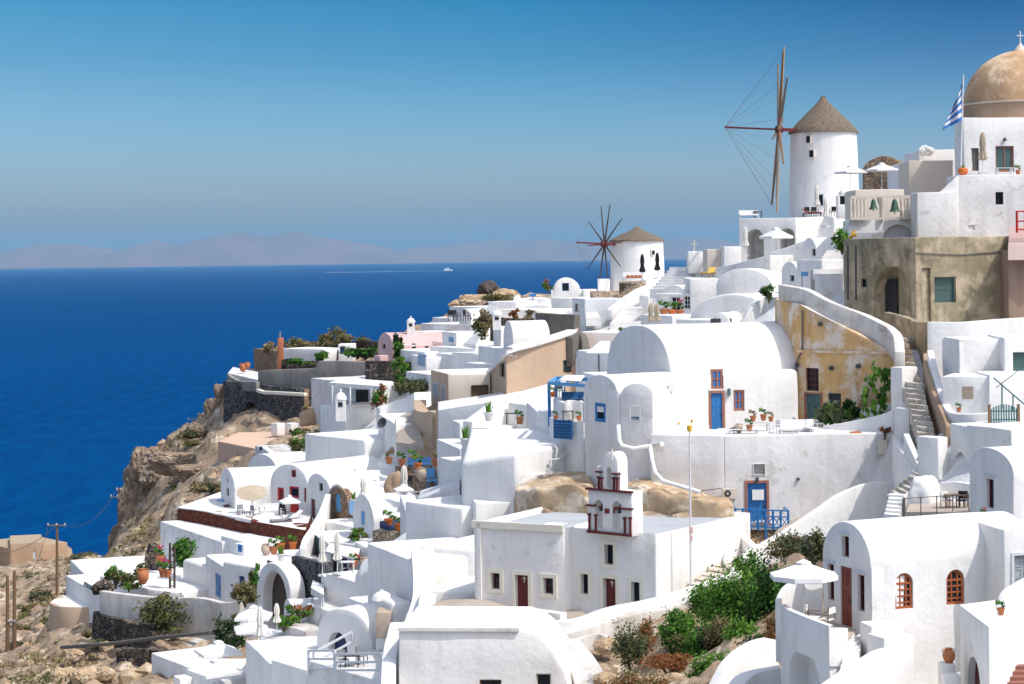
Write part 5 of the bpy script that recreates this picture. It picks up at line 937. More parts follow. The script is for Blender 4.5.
# belfry
b = Bld('belfry', 'white belfry with dark red trim, two tiers of bell arches over the chapel', 'belfry')
bz = U(588, 531, 99.8); 
f = b.box((588, 488.5, 100.2), (631.5, 492.5, 98.6), .95, 2.15, amp=.01, bevel=.03); q = f[0]; b.open(q, 594.5, 500, 603, 529, 'hole', arch=True, deep=1.2); b.open(q, 612, 501, 621.5, 530, 'hole', arch=True, deep=1.2)
for x in (590.2, 598.8 - .5, 606.5, 624.5, 629): pass
f3 = b.vault((602, 462, 99.6), (617.5, 463.4, 99.1), .95, .5, 1.35, amp=.01, bevel=.03, name='upper_tier'); b.open(f3[0], 606, 467, 611.5, 489, 'hole', arch=True, deep=1.2)
def onq(x, y, o_=.05): a0, z = q.hit(x, y); return q.pt(a0, z, o_)
m = MB(); m.bar(onq(586.8, 488.3), onq(632.8, 492.3), .2, .1); b.add('cornice', m, 'darkred'); m = MB(); m.bar(onq(586.8, 505), onq(596, 505.5), .18, .09); b.add('cornice', m, 'darkred'); m = MB(); m.bar(onq(622, 508.5), onq(633, 509), .18, .09); b.add('cornice', m, 'darkred'); m = MB(); m.bar(onq(588, 531), onq(632, 535.5), .18, .12)
b.add('cornice', m, 'darkred'); m = MB(); m.bar(onq(596.5, 471.5), onq(603.5, 472), .16, .08); b.add('cornice', m, 'darkred'); m = MB(); m.bar(onq(613, 473.5), onq(620.5, 474), .16, .08); b.add('cornice', m, 'darkred')
for x, y0, y1 in ((590, 514, 533), (596.5, 515, 533), (625.5, 518, 534.5), (631, 518, 535), (599.5, 477, 489), (602.5, 478, 489), (614.5, 478, 490), (618, 478, 490)): m = MB(); m.bar(onq(x, y0, .06), onq(x, y1, .06), .085); m.bar(onq(x - 1.5, y0, .07), onq(x + 1.5, y0, .07), .1); b.add('colonnette', m, 'darkred')
m = MB()
for x, y0, y1 in ((600.5, 460, 490), (616.8, 461, 491)): m.bar(onq(x, y0 + 11, -.25), onq(x, y1, -.25), .32)
m.box(onq(598.3, 470, -.2), (.3, .3, .35)); b.add('pier', m, 'white'); m = MB(); c0 = U(612, 458, 98.7) ; m.bar(c0 - Vector((0, 0, .1)), c0 + Vector((0, 0, .45)), .05); m.bar(c0 + Vector((-.13, 0, .28)), c0 + Vector((.13, 0, .28)), .05); b.add('cross', m, 'creamtrim'); b.done()
for i, (x, y) in enumerate(((598.7, 504), (616.7, 506))):
    o = empty('bell', onq(x, y), ('bronze bell in the left arch of the belfry', 'bronze bell in the right arch of the belfry')[i], 'bell'); m = MB(); c0 = onq(x, y - 2, -.4); m.lathe([(0, -.02), (.09, -.05), (.13, -.22), (.16, -.36), (.23, -.46), (.2, -.46), (.1, -.2)], c0, 14); m.build('bell_body', 'bronze', o); m = MB(); m.tube([c0 + Vector((0, 0, .1)), c0 - Vector((0, 0, .5))], .025, 5); m.build('clapper', 'bronze', o)
m = MB(); m.bar(onq(597, 507.5, -.2), onq(620, 509, -.2), .1, .12); m.box(onq(608.5, 511, -.1), (.5, .25, .22)); tag(m.build('bell_yoke', 'darkred'), 'dark red wooden yoke between the two belfry arches', 'yoke')
# chapel courtyard and the long curved wall
slab([(470, 612, 103), (566, 632, 93.5), (600, 622, 96), (566, 602, 104), (480, 594, 107)], .4, 'paving', 'courtyard')['kind'] = 'structure'
slab([(426, 626, 95), (545, 636, 91), (548, 618, 96), (474, 596, 104), (428, 603, 103)], .4, 'paving', 'courtyard')['kind'] = 'structure'
b = Bld('bench', 'low white masonry bench against the chapel front', 'bench'); b.box((530, 609, 98.3), (560, 614, 97), .5, .9); b.done()
wall('long white curved wall winding from the chapel courtyard up to the balcony', [(541, 618, 92.5), (556, 621, 92), (580, 618, 92.2), (607, 609, 93), (640, 602, 94.5), (668, 595, 95.8), (690, 588, 96.6), (712, 581, 97.7), (731, 574, 98.7), (741, 566, 99.6), (748, 555, 101)], [1.6, 1.7, 1.7, 1.7, 1.9, 1.8, 1.6, 1.4, 1.4, 1.6, 1.8], .32, 'white', cell=2)
wall('stained white retaining wall above the green slope', [(541, 634, 91.9), (570, 632, 91.6), (600, 624, 92.3), (640, 613, 93.6), (670, 606, 95.0), (700, 597, 96.2), (735, 585, 98), (765, 566, 99.8), (795, 545, 101)], [4, 3.2, 1.8, 1.8, 1.8, 1.6, 1.6, 1.5, 1.3], .5, 'worn_white', cell=1.2, amp=.12)
wall('white curved wall below the courtyard at the bottom edge', [(541, 634, 91.6), (556, 638, 90.6), (575, 640, 90), (596, 634, 90.6), (604, 637, 90)], [5, 5, 5, 4, 3], .3, 'worn_white')
stairs('stone steps climbing behind the chapel side wall to the balcony', (680, 594, 98.5), (696, 588, 97.8), (727, 559, 104.8), (741, 560, 103.8), 7, 'stepstone')
b = Bld('flagpole', 'tall thin white flagpole in front of the chapel side wall', 'pole'); b.c = U(690, 590, 99); b.z = b.c.z; m = MB(); m.tube([U(691, 592, 99), U(689.5, 428, 99)], [.06, .04], 8); b.add('pole', m, 'whitemetal'); m = MB(); m.lathe([(0, 0), (.12, .05), (.12, .3), (0, .35)], U(689.5, 432, 99), 10); b.add('lamp_head', m, 'yellow'); m = MB(); m.box(U(691, 530, 98.95), (.2, .08, .3)); m.box(U(691, 538, 98.95), (.14, .08, .25)); b.add('rope_cleat', m, 'pink'); b.done()
# tan rock between
def mound(label, pts, mat, h=3, name='rock', cat='rock', amp=.25, kind=None):
    P = [U(*p) for p in pts]; amp = .13; zb = min(p.z for p in P) - h; m = MB(); m.prism([p.xy for p in P], zb, 0, zt=[p.z for p in P]); me = solid(m.mesh(), .2, 2, 0, None, .5, 60); bm = bmesh.new(); bm.from_mesh(me); bmesh.ops.subdivide_edges(bm, edges=[e for e in bm.edges if e.calc_length() > .5], cuts=3, use_grid_fill=True); wob(bm, .01, .4)
    for v in bm.verts: v.co += noise.noise_vector(v.co * .9) * amp + noise.noise_vector(v.co * 3) * .10 + Vector((0, 0, -.25 * noise.voronoi(v.co * 1.1)[0][0]))
    bm.to_mesh(me); bm.free(); o = link(name, me, mat); return tag(o, label, cat) if not kind else tag(o, kind=kind)
mound('bare tan rock outcrop with a worn grey plaster cap behind the chapel', [(514, 485, 111), (540, 488, 109.5), (575, 487, 108.5), (592, 500, 108), (600, 492, 109.5), (588, 470, 116), (560, 470, 118), (530, 478, 117)], 'tanrock', 4)
mound('long low tan rock ledge between the belfry and the air conditioner', [(618, 480, 108.5), (650, 488, 107), (690, 494, 106), (722, 500, 105.5), (733, 502, 106), (733, 498, 109), (690, 486, 110.5), (640, 474, 112)], 'tanrock', 4)
slab([(515, 485, 112.5), (560, 468, 121), (592, 474, 116), (591, 468, 119), (545, 462, 124)], .3, 'worn_white', 'path')['kind'] = 'structure'
# big white block left of the chapel
b = Bld('house', 'tall windowless white building left of the chapel with a sloping top', 'house')
P_ = [U(461, 461, 118.5), U(516, 456, 116), U(578, 444, 121), U(580, 430, 130), U(470, 436, 134)]; zz = [U(461, 462, 118.5).z, U(516, 453, 116).z, U(578, 441, 121).z, U(578, 441, 121).z, U(461, 461, 118.5).z + .6]
b.quad([p.xy for p in P_], zz, U(516, 555, 116).z, bevel=.3, seg=3, cell=2); m = MB(); m.tube([U(550, 476, 118.3), U(550, 460, 118.3), U(558, 459, 118.6), U(577, 446, 120.4)], .06, 6); b.add('drain_pipe', m, 'greywhite'); b.done()
b = Bld('house', 'stepped white blocks descending left of the chapel courtyard', 'house')
b.box((404, 504, 121), (462, 505, 117), 7, 9, name='upper_block', bevel=.2); b.box((418, 548, 112), (474, 548, 110), 7, 5, name='lower_block', bevel=.2); b.box((427, 590, 105.5), (473, 591, 105), 5, 3, name='plinth', bevel=.2); b.box((461, 470, 124), (476, 522, 116), 6, 8, lvl=True, name='link_wall'); b.done()
b = Bld('house', 'white house with a slanted grey shade wall beside the stepped blocks', 'house'); b.box((366, 552, 116), (411, 549, 109), 6, 6, bevel=.25); b.done()
wall('white sloping wall strip down towards the chapel courtyard gate', [(411, 548, 109.5), (413, 575, 106.5), (412, 598, 103.5), (406, 616, 100), (402, 628, 97)], 3, 1.2)
# bottom vault
b = Bld('vaulted_house', 'wide white vaulted house front with two small windows at the bottom edge', 'house')
A = U(398, 628, 85.5); B = U(519, 630, 85.0); C = U(570, 690, 84.5); e = (B - A); e.z = 0; e.normalize(); nn = Vector((-e.y, e.x, 0)); prof = [(A, A.z), (B, A.z)]
xs = [(519, 628), (535, 634), (548, 645), (557, 658), (565, 673), (570, 690)]; P = [A] + [U(x, y, 85) for x, y in xs]; zb = P[-1].z - 1.0; vs = [Vector((p.x, A.y + (p.x - A.x) * e.y / e.x, max(p.z, 0) if i else A.z)) for i, p in enumerate(P)]
vs[1].z = A.z; vs += [Vector((vs[-1].x, vs[-1].y, zb - 2)), Vector((A.x, A.y, zb - 2))]; k = len(vs); m = MB(); m.add(vs + [v + nn * 5.5 for v in vs], [list(range(k)), list(range(k, 2 * k))[::-1]] + [(i, k + i, k + (i + 1) % k, (i + 1) % k) for i in range(k)])
fc = Face(Vector((A.x, A.y, 0)), e, -nn, (B - A).length); b._reg(m.mesh(), 'white', [fc], dict(name='wall', bevel=.1, seg=2)); b.open(fc, 479.5, 679.5, 501.5, 700, col='wood', mull=(0, 0)); b.open(fc, 536, 673.5, 551.5, 700, col='creamtrim', mull=(0, 0))
m = MB(); m.bar(Vector((A.x, A.y, A.z - .04)) - nn * .06, Vector((B.x, B.y, A.z - .04)) - nn * .06, .1, .14); b.add('cornice', m, 'white2'); b.done()
wall('tan stained stair edge beside the bottom vaulted house', [(547, 640, 90), (560, 655, 88), (571, 672, 86.5), (578, 695, 85)], 3, 1.4, 'worn_white')
wall('white rim around the paved terrace above the bottom vaulted house', [(400, 628, 92), (424, 613, 97), (427, 598, 101), (430, 590, 104)], 1.2, .4)
wall('white parapet at the left of the bottom vaulted house', [(395, 690, 84.5), (396, 660, 86), (399, 640, 90), (403, 622, 94)], 3, .6)
# ================================================================ green slope
for lab, x, y, D, r, n, mt, s in (('grey-green shrub beside the stained wall corner', 631, 668, 85.5, (.85, .7, 2.0), 900, ['greygreen', 'olivegreen'], .13), ('round bright green bush in the middle of the slope', 679, 652, 87.5, (.95, .8, 1.9), 1500, ['green', 'brightgreen'], .16), ('tall bright green bush against the stained wall', 735, 640, 89.5, (1.6, 1.0, 3.1), 2600, ['green', 'brightgreen'], .17), ('dark green bush behind the open parasol', 778, 628, 87.5, (1.5, 1.1, 2.7), 2400, ['green', 'deepgreen'], .17),
    ('pale straw-coloured shrub between two green bushes', 722, 652, 85.5, (.75, .6, 1.5), 700, ['drybrush', 'olivegreen'], .15), ('bright leafy bush near the lower curved wall', 744, 664, 83.5, (.95, .7, 1.8), 1500, ['green', 'brightgreen'], .16), ('low green bush at the bottom edge of the slope', 716, 690, 81, (1.3, .8, 1.5), 1100, ['green', 'brightgreen'], .16), ('dark green thicket in the hollow of the slope', 705, 668, 86, (1.2, .8, 1.8), 1300, ['deepgreen', 'green'], .16),
    ('rust coloured dry bush beside the near terrace wall', 774, 641, 80, (.55, .5, 1.2), 500, ['rust', 'drybrush'], .12), ('olive grassy bush below the sweeping white parapet', 797, 562, 98.5, (1.7, .8, 1.2), 1400, ['olivegreen', 'drybrush', 'greygreen'], .16), ('green bush at the left side of the arched house gable', 814, 560, 92, (.7, .6, 1.3), 800, ['greygreen', 'olivegreen'], .15), ('light green sprig reaching over the stained wall', 752, 588, 95, (1.0, .7, 1.6), 500, ['brightgreen', 'green'], .17), ('low rust red brush on the bare ground of the slope', 668, 668, 84, (1.5, .8, .6), 700, ['rust'], .12), ('rust red creeping brush along the foot of the stained wall', 690, 652, 87, (1.2, .6, .8), 500, ['rust', 'drybrush'], .12), ('dense dark green bush right below the stained wall top', 712, 622, 92, (1.2, .8, 1.8), 1500, ['green', 'brightgreen'], .16), ('low green bush between the straw shrub and the near terrace', 760, 668, 81, (1.0, .7, 1.3), 1000, ['green', 'deepgreen'], .15), ('red-brown low growth at the bottom edge of the slope', 640, 690, 81, (1.6, .8, .7), 800, ['rust', 'drybrush'], .12), ('dry brown brush beside the grey-green shrub', 646, 650, 87, (.5, .5, 1.5), 400, ['drybrush', 'rust'], .13)):
    bush(lab, x, y, D, *r, int(n * 1.7), mt, s * .68)
for k, (x, y, D, r) in enumerate(((606, 646, 89, .55), (655, 686, 82.5, .55), (674, 682, 82, .5), (692, 676, 83, .35), (606, 680, 85, .5))): rock(('tan rock at the ragged end of the stained wall', 'pale rock on the slope, the lowest one left of the red brush', 'pale rock beside the widest slope rock', 'small pale rock under the green bush', 'tan rock low beside the curved bottom wall')[k], x, y, D, r, 'tanrock', seed=k + 20)
wall('white curved wall end in the lower right of the green slope', [(724, 694, 75), (738, 668, 76), (752, 652, 77.2), (765, 643, 78), (779, 640, 78.5)], 3, .8)
wall('lower white curved wall in front of the near terrace', [(735, 700, 71.5), (748, 680, 72.5), (760, 672, 73), (781, 668, 73)], 3, .6)
# ================================================================ upper middle: white roofs between the big vault and the windmills
b = Bld('vaulted_house', 'broad white roof mound with a small arched dormer behind the big vault', 'house')
b.vault((688, 322, 152), (776, 326, 148), 9, 2.2, 3, cell=2, bevel=.2); b.vault((711, 324, 146.5), (729.5, 325, 146), 6, .85, 2, name='dormer'); m = MB(); m.box(U(721, 321, 146.35), (1.5, .2, .35)); b.add('vent', m, 'darkmetal'); b.done()
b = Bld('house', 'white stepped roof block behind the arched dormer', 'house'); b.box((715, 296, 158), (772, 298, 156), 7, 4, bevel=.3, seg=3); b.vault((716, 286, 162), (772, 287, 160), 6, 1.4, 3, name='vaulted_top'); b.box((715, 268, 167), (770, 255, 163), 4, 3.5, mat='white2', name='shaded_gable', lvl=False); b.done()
b = Bld('house', 'white house with glazed garden door behind flower pots, below the shallow steps', 'house'); f = b.box((655, 294, 168), (692, 293, 166), 6, 4); b.open(f[0], 671, 297, 680, 311, col='white', pane='glass', mull=(1, 2), r=.2); b.open(f[0], 683.5, 296, 690, 309, col='white', pane='glass', mull=(1, 2), r=.2); b.vault((662, 296, 168.5), (686, 296, 167), 6, .9, 2, name='vaulted_roof'); b.done()
for k, (x, y, kd, lab) in enumerate(((664, 316, 'pot', 'green potted shrub at the left of the glazed garden door'), (672, 317, 'pot_orange', 'orange potted plant in front of the glazed garden door'), (680, 317, 'pot_flower', 'pink flowering pot beside the glazed garden door'))): spawn(kd, lab, (x, y, 158), 0, 1.5)
b = Bld('wall', 'white wall with grey shaded side carrying the garden pots', 'wall'); b.box((640, 313, 158), (672, 317, 154), 3, 3.4); b.box((672, 317, 153.9), (692, 316, 154.4), 3, 3.4, name='lit_side'); b.done()
for i, x in enumerate((651, 657)): spawn('closed_tan_parasol', ('closed tan parasol left of its twin above the big vault', 'closed tan parasol right of its twin above the big vault')[i], (x, 330, 150), i, (1.0, 1.0, .72))
b = Bld('house', 'white flat block with wall niche right behind the big vault ridge', 'house'); b.box((676, 318, 150), (712, 321, 147), 6, 3); b.done()
wall('white slanted wall rising to the potted flowers left of the curved wall', [(737, 326, 141), (748, 312, 141), (757, 302, 141.5), (766, 298, 142), (778, 297, 140)], 4, .5, 'white2')
bush('green pot bush on the white wall left of the curved wall top', 769, 299, 141, .6, .5, 1.0, 240, ['deepgreen', 'green'], .18)
b = Bld('house', 'white roof step left of the curved wall top', 'house'); b.box((757, 322, 132), (781, 326, 129), 6, 3, bevel=.3); b.done()
b = Bld('house', 'white flat roof terrace left of the big vault gable', 'house'); b.box((580, 333, 168), (652, 331, 164), 12, 4, bevel=.2); b.box((575, 350, 150), (612, 352, 146), 10, 4, bevel=.2, name='lower_roof'); b.done()
m = MB(); p0 = U(599, 372, 138); m.tube([p0, p0 + Vector((0, 0, 1.3))], .05); c0 = U(599, 352, 138)
o = empty('parasol', p0, 'flat white square sunshade left of the big vault gable', 'sunshade'); m.build('pole', 'darkmetal', o); m = MB(); m.add([U(586, 353, 138), U(609, 353, 136), U(610, 341, 141), U(600, 341, 143), ] + [v - Vector((0, 0, .08)) for v in (U(586, 353, 138), U(609, 353, 136), U(610, 341, 141), U(600, 341, 143))], [(0, 1, 2, 3), (7, 6, 5, 4), (0, 4, 5, 1), (1, 5, 6, 2), (2, 6, 7, 3), (3, 7, 4, 0)]); m.build('canopy', 'whitefabric', o)
bush('small green plant on the roof left of the big vault', 624, 334, 142, .5, .4, .6, 80, 'green', .18); 
# dark slab, rubble wall and vaults on the shoulder
b = Bld('concrete_wall', 'dark weathered concrete slab wall on the shoulder of the ridge', 'wall'); b.box((535, 311, 186), (574, 317, 178), .6, 4, mat='darkslab'); b.box((533.8, 310.5, 187), (536.5, 311, 185.8), 1.2, 4, mat='creamtrim', name='edge_pier'); b.done()
wall('dark rubble-stone wall behind the small white vault', [(490, 317, 190), (510, 319, 188), (534, 318, 187)], 2.2, .6, 'darkstone', n=1, amp=.1)
b = Bld('vaulted_house', 'small white vault with two tiny terracotta vents beside the brown building', 'house'); f = b.vault((503, 336, 176), (513, 341, 172), 3.2, 1.5, 4); m = MB()
for x, y in ((522, 334), (535, 334)): m.box(U(x, y, 171.6), (.25, .2, .25))
b.done()
b = Bld('house', 'white stepped building with a chimney-like tower, upper centre-left', 'house'); b.box((478, 345, 181), (508, 350, 173), 7, 6); b.box((493, 325, 181), (501, 328, 179), 2, 5, name='tower'); b.box((465, 362, 178), (505, 366, 172), 7, 5, name='lower_block'); b.done()
spawn('chimney', 'white domed chimney on the stepped building beside the rubble-stone wall', (497, 330, 178), 0, 1.3)
bush('yellow-green bush beside the dark rubble-stone wall', 485, 336, 186, 1.1, .9, 2.6, 500, ['olivegreen', 'drybrush'], .25)
bush('reddish bush on top of the rubble-stone wall', 514, 318, 190, .6, .5, .8, 160, ['rust', 'darkwood' if 0 else 'rust'], .2); bush('straw coloured bush on the right end of the rubble-stone wall', 530, 318, 190, .7, .5, .8, 160, ['drybrush'], .2)
# ridge
rock('big dark brown boulder on the ridge crest', 489, 290, 238, 1.35, 'boulder', 'boulder', 'boulder', 4, sq=(1, .8, .72))
for k, (x, y, r, l) in enumerate(((505, 296, 1.3, 'pale rocks right of the ridge boulder'), (472, 301, 1.2, 'tan rock left of the ridge boulder'), (482, 298, .8, 'small reddish rock below the ridge boulder'), (462, 305, 1.0, 'flat tan rock at the low end of the ridge'))): rock(l, x, y, 237, r, 'tanrock', seed=30 + k, sq=(1.5, 1, .6))
bush('dry grassy bush on the ridge below the boulder', 497, 301, 232, 2.0, 1.2, .8, 500, ['olivegreen', 'drybrush'], .3, stem=False)
b = Bld('house', 'long white wall house on the ridge with small arched alcove', 'house'); f = b.box((449, 306.5, 222), (488, 307.5, 214), 7, 4.5, mat='white2'); b.box((462, 316, 213), (492, 321, 207), 5, 3, name='front_block'); b.vault((459, 318, 211), (471, 319, 209), 3, 1.0, 2, name='small_vault'); b.done()
b = Bld('house', 'pale white house with two dark windows beside the pink house', 'house'); f = b.box((420.6, 323, 216), (471.6, 325, 208), 8, 4, mat='white2'); b.open(f[0], 433.5, 331, 438.5, 339.5, col='darkred', mull=(0, 0)); b.open(f[0], 457, 332, 462, 336, mull=(0, 0)); b.box((408, 331, 212), (424, 332, 210), 4, 4, name='side_block'); b.done()
spawn('chimney', 'white domed chimney at the far left of the ridge houses', (411, 335, 209), 0, 1.3); 
b = Bld('house', 'white house with a pale blue shutter below the two-window house', 'house'); f = b.box((442, 330, 204), (456, 334, 199), 5, 5); b.open(f[0], 448.5, 337, 453.5, 342, 'door', 'lightblue', handle=False, name='shutter'); b.box((430, 346, 200), (475, 349, 194), 6, 4, name='lower_block'); b.box((456, 338, 205), (480, 342, 199), 6, 4, name='side_block'); b.done()
b = Bld('stair_ramp', 'white sloping ramp wall descending from the ridge', 'wall')
P_ = [U(462, 345, 200), U(476, 350, 194), U(498, 320, 198), U(490, 312, 206)]; b.quad([p.xy for p in P_], [U(462, 343, 200).z, U(476, 345, 194).z, U(498, 309, 198).z, U(490, 304, 206).z], P_[1].z - 4); b.done()
for k, (x0, y0, d0, x1, y1, d1, h_) in enumerate(((488, 303, 212, 516, 300, 210, 4), (497, 310, 205, 535, 309, 200, 3), (436, 352, 196, 458, 356, 191, 4), (452, 352, 190, 482, 355, 184, 4), (432, 318, 222, 452, 317, 220, 3.5), (395, 349, 205, 425, 352, 198, 4))):
    b = Bld('house', ('white terrace block on the crest right of the long ridge wall', 'white block over the rubble-stone wall', 'small white cube right of the pink house', 'white flat roof above the brown house garage', 'white low block behind the two-window house', 'white low block in front of the pink house')[k], 'house'); b.box((x0, y0, d0), (x1, y1, d1), 5, h_); b.done()
for i, x in enumerate((451, 457, 467)): spawn('chair_dark', ('dark terrace chair on the ridge, left one', 'dark terrace chair on the ridge, middle one', 'dark terrace chair on the ridge, right one')[i], (x, 321.5, 206), i, 1.3)
# pink house
b = Bld('pink_house', 'pink vaulted house with a small arched window and dark doorways', 'house'); f = b.vault((378, 345, 214), (393, 350, 206), 9, 1.5, 5, mat='pink'); b.open(f[0], 382.5, 344, 385.5, 349, mull=(0, 0), r=.2); f = b.box((393, 346, 205.8), (434, 344, 206.8), 6, 4, mat='pink', roof='white', name='side_wing'); b.open(f[0], 412, 343.5, 416, 352, mull=(0, 0)); b.open(f[0], 425, 346, 428.5, 352.5, mull=(0, 0)); b.box((374, 355, 206), (380, 356, 205), 1, 3, mat='pink', name='porch'); b.done()
bush('dark green tree in front of the pink house wing', 399, 357, 204, .75, .7, 2.4, 400, ['green', 'deepgreen'], .25, 'tree', name='tree')
b = Bld('house', 'white house with a light blue shutter panel in front of the pink house', 'house'); f = b.box((411, 354, 200), (426, 358, 194), 6, 5); b.open(f[0], 417, 354, 425, 366, 'door', 'palebluepaint', handle=False, name='shutter'); b.box((406, 372, 190), (431, 374, 184), 4, 3, name='lower_wall'); b.done()
wall('dark red rubble wall beneath the pink house', [(365, 361, 206), (385, 361.5, 204), (409, 362, 200)], 2.2, .6, 'darkstone', n=1, amp=.08)
bush('green creeper on the dark rubble wall under the pink house', 402, 373, 199, 1.1, .6, 1.6, 420, ['green', 'brightgreen'], .22); bush('olive bush on the bank left of the brown house', 413, 394, 185, 2.0, 1.2, 1.3, 700, ['olivegreen', 'greygreen'], .25); bush('olive bush right of the white-roofed porch', 400, 392, 186, .8, .7, 2.2, 400, ['olivegreen', 'green'], .25)
# ================================================================ far left cluster on the cliff
b = Bld('ruined_hut', 'small brown rubble hut at the cliff edge beside the orange chimney', 'hut'); f = b.box((253, 349, 245), (277, 351, 238), 5, 3.5, mat='brickstone', amp=.2); b.done()
b = Bld('orange_chimney', 'tall orange brick chimney beside the long white wall', 'chimney'); f = b.box((277.5, 338, 233), (283, 338, 233), .6, 3.8, mat='orangebrick', amp=.02); m = MB(); m.tube([U(280, 338, 233.3), U(280, 331.5, 233.3)], .12); b.add('chimney_cap', m, 'metal'); b.done()
b = Bld('white_outbuilding', 'long low white wall building right of the orange chimney', 'house'); b.box((281, 349, 236), (323, 348.5, 232), 4, 2.2); b.done()
wall('dark garden wall in front of the long white outbuilding', [(281, 360.5, 231), (300, 361, 230), (325, 361, 229)], 1.3, .5, 'darkstone', n=1)
b = Bld('stone_wall', 'large black rubble retaining wall with an arched cave door', 'wall'); f = b.box((223, 381, 234), (304, 389, 224), 1.5, 5.6, mat='blackstone', amp=.15, lvl=False); b.open(f[0], 244, 402, 257, 440, 'hole', arch=True, deep=1.5); b.box((304, 389, 223.9), (309, 389, 224.2), .8, 6, mat='brickstone', name='lit_end'); b.done()
wall('long grey weathered concrete wall above the black rubble wall', [(258, 371, 230), (268, 370, 229), (315, 368.5, 225), (318, 361, 224.6), (340, 361, 223), (366, 362, 221)], [1.9, 2.2, 2.6, 3.3, 3.0, 2.8], .6, 'concrete', n=1)
wall('rounded grey parapet of the lookout terrace at the cliff tip', [(227, 373, 240), (230, 377, 235.5), (240, 381, 232), (256, 382, 229)], 1.1, .5, 'concrete')
slab([(228, 373, 239.5), (258, 380, 230.5), (258, 372, 238), (233, 367, 246)], .4, 'white2', 'terrace')['kind'] = 'structure'
wall('white ledge strip crossing the black rubble wall', [(256, 389, 227.5), (262, 391, 226.6), (304, 393, 221.6)], .35, .5, 'creamtrim', n=1); wall('dark red rubble wall end below the white-roofed porch', [(365, 363, 220.5), (382, 364, 219)], 3.0, .5, 'darkstone', n=1)
for k, (x, y) in enumerate(((243, 372), (247.5, 369))): spawn('urn_clay', ('wide orange jar on the cliff lookout terrace', 'slim orange jar on the cliff lookout terrace')[k], (x, y, 238), 0, 1.4 if k == 0 else 1.1)
for lab, x, y, D, r, n_, mt in (('round tan bush behind the white outbuilding, left one', 296, 350, 242, (1.8, 1.2, 1.5), 400, ['drybrush', 'olivegreen']), ('low dry bush behind the white outbuilding, right end', 315, 349, 241, (2.0, 1.2, 1.1), 400, ['drybrush']), ('round olive bush beside the little white hut', 334, 349, 240, (1.8, 1.2, 2.4), 600, ['drybrush', 'olivegreen']), ('bright green bush against the outbuilding wall', 321, 361, 229.5, (1.1, .7, 1.2), 300, ['brightgreen', 'green']), ('dark bush climbing the small rubble hut', 270, 351, 240, (1.3, 1, 1.5), 260, ['drybrush']),
    ('olive bush on the crest above the pink house', 352, 343, 238, (2.2, 1.3, 1.2), 400, ['olivegreen', 'drybrush']), ('long green hedge left of the pink house', 362, 357, 225, (2.4, .8, 1.1), 500, ['green', 'deepgreen']), ('green weeds along the dark garden wall', 299, 365, 228.5, (2.5, .5, .8), 260, ['olivegreen', 'green'])):
    bush(lab, x, y, D, *r, n_, mt, .28, stem=False)
b = Bld('hut', 'tiny white hut with a blue figure-like door on the terraced bank', 'hut'); f = b.box((338, 345, 229), (354, 344, 229), 3, 2.6); b.open(f[0], 340, 346.5, 345, 354, 'door', 'navy', r=.2); b.done()
wall('dark red terraced stone wall left of the pink house', [(322, 349, 236), (350, 351, 232), (378, 351, 229)], 1.4, .5, 'darkstone', n=1); wall('second dark red terraced stone wall higher on the bank', [(352, 341, 240), (380, 341, 236)], 1.2, .5, 'darkstone', n=1)
rock('smooth brown earth mound right of the black rubble wall', 313, 419, 214, 1.3, 'brown', 'mound', 'rock', 6, sq=(1.1, .8, .9)); rock('second low brown earth mound below the white canopy house', 321, 429, 210, 1.2, 'brown', 'mound', 'rock', 7, sq=(1.5, .8, .35))
# canopy house
b = Bld('house', 'plain white building with slanted side left of the canopy house', 'house'); b.box((311, 381, 214), (352, 379, 206), 8, 5, mat='white2'); b.done()
b = Bld('canopy_house', 'white porch house with a flat white canopy on thin posts', 'house'); f = b.box((320, 408, 200), (345, 406, 194), 4, 4); b.box((345, 405.5, 193.9), (374, 405, 196), 4, 4, name='lit_wall'); b.box((332, 384, 204), (375, 386, 200), 5, 4, name='rear_wall')
m = MB(); m.prism([U(329, 385, 197).xy, U(383, 387, 190).xy, U(397, 382, 197).xy, U(346, 380, 204).xy], U(355, 386.5, 194).z - .15, U(355, 384, 194).z); b.add('canopy', m, 'white')
for x, y, D in ((332, 388, 196), (350, 389, 193.6), (371, 389, 191)): m = MB(); z_ = U(355, 386.5, 194).z; p0 = U(x, y, D); m.bar((p0.x, p0.y, z_), (p0.x, p0.y, z_ - 2.3), .14); b.add('post', m, 'whitemetal')
m = MB(); m.box(U(362, 396, 199.5), (1.2, .2, 1.2)); b.add('window', m, 'dark'); m = MB(); m.box(U(361, 404, 199.6), (3, .3, .5)); b.add('bench_seat', m, 'palebluepaint'); b.done()
spawn('chimney', 'white chimney with a pointed top in front of the canopy house', (341, 421, 190), 0, (1.6, 1.6, 2.0)); bush('red and green flowering bush beside the canopy house', 380, 410, 190, 1.0, .8, 2.2, 450, ['green', 'rust'], .22); 
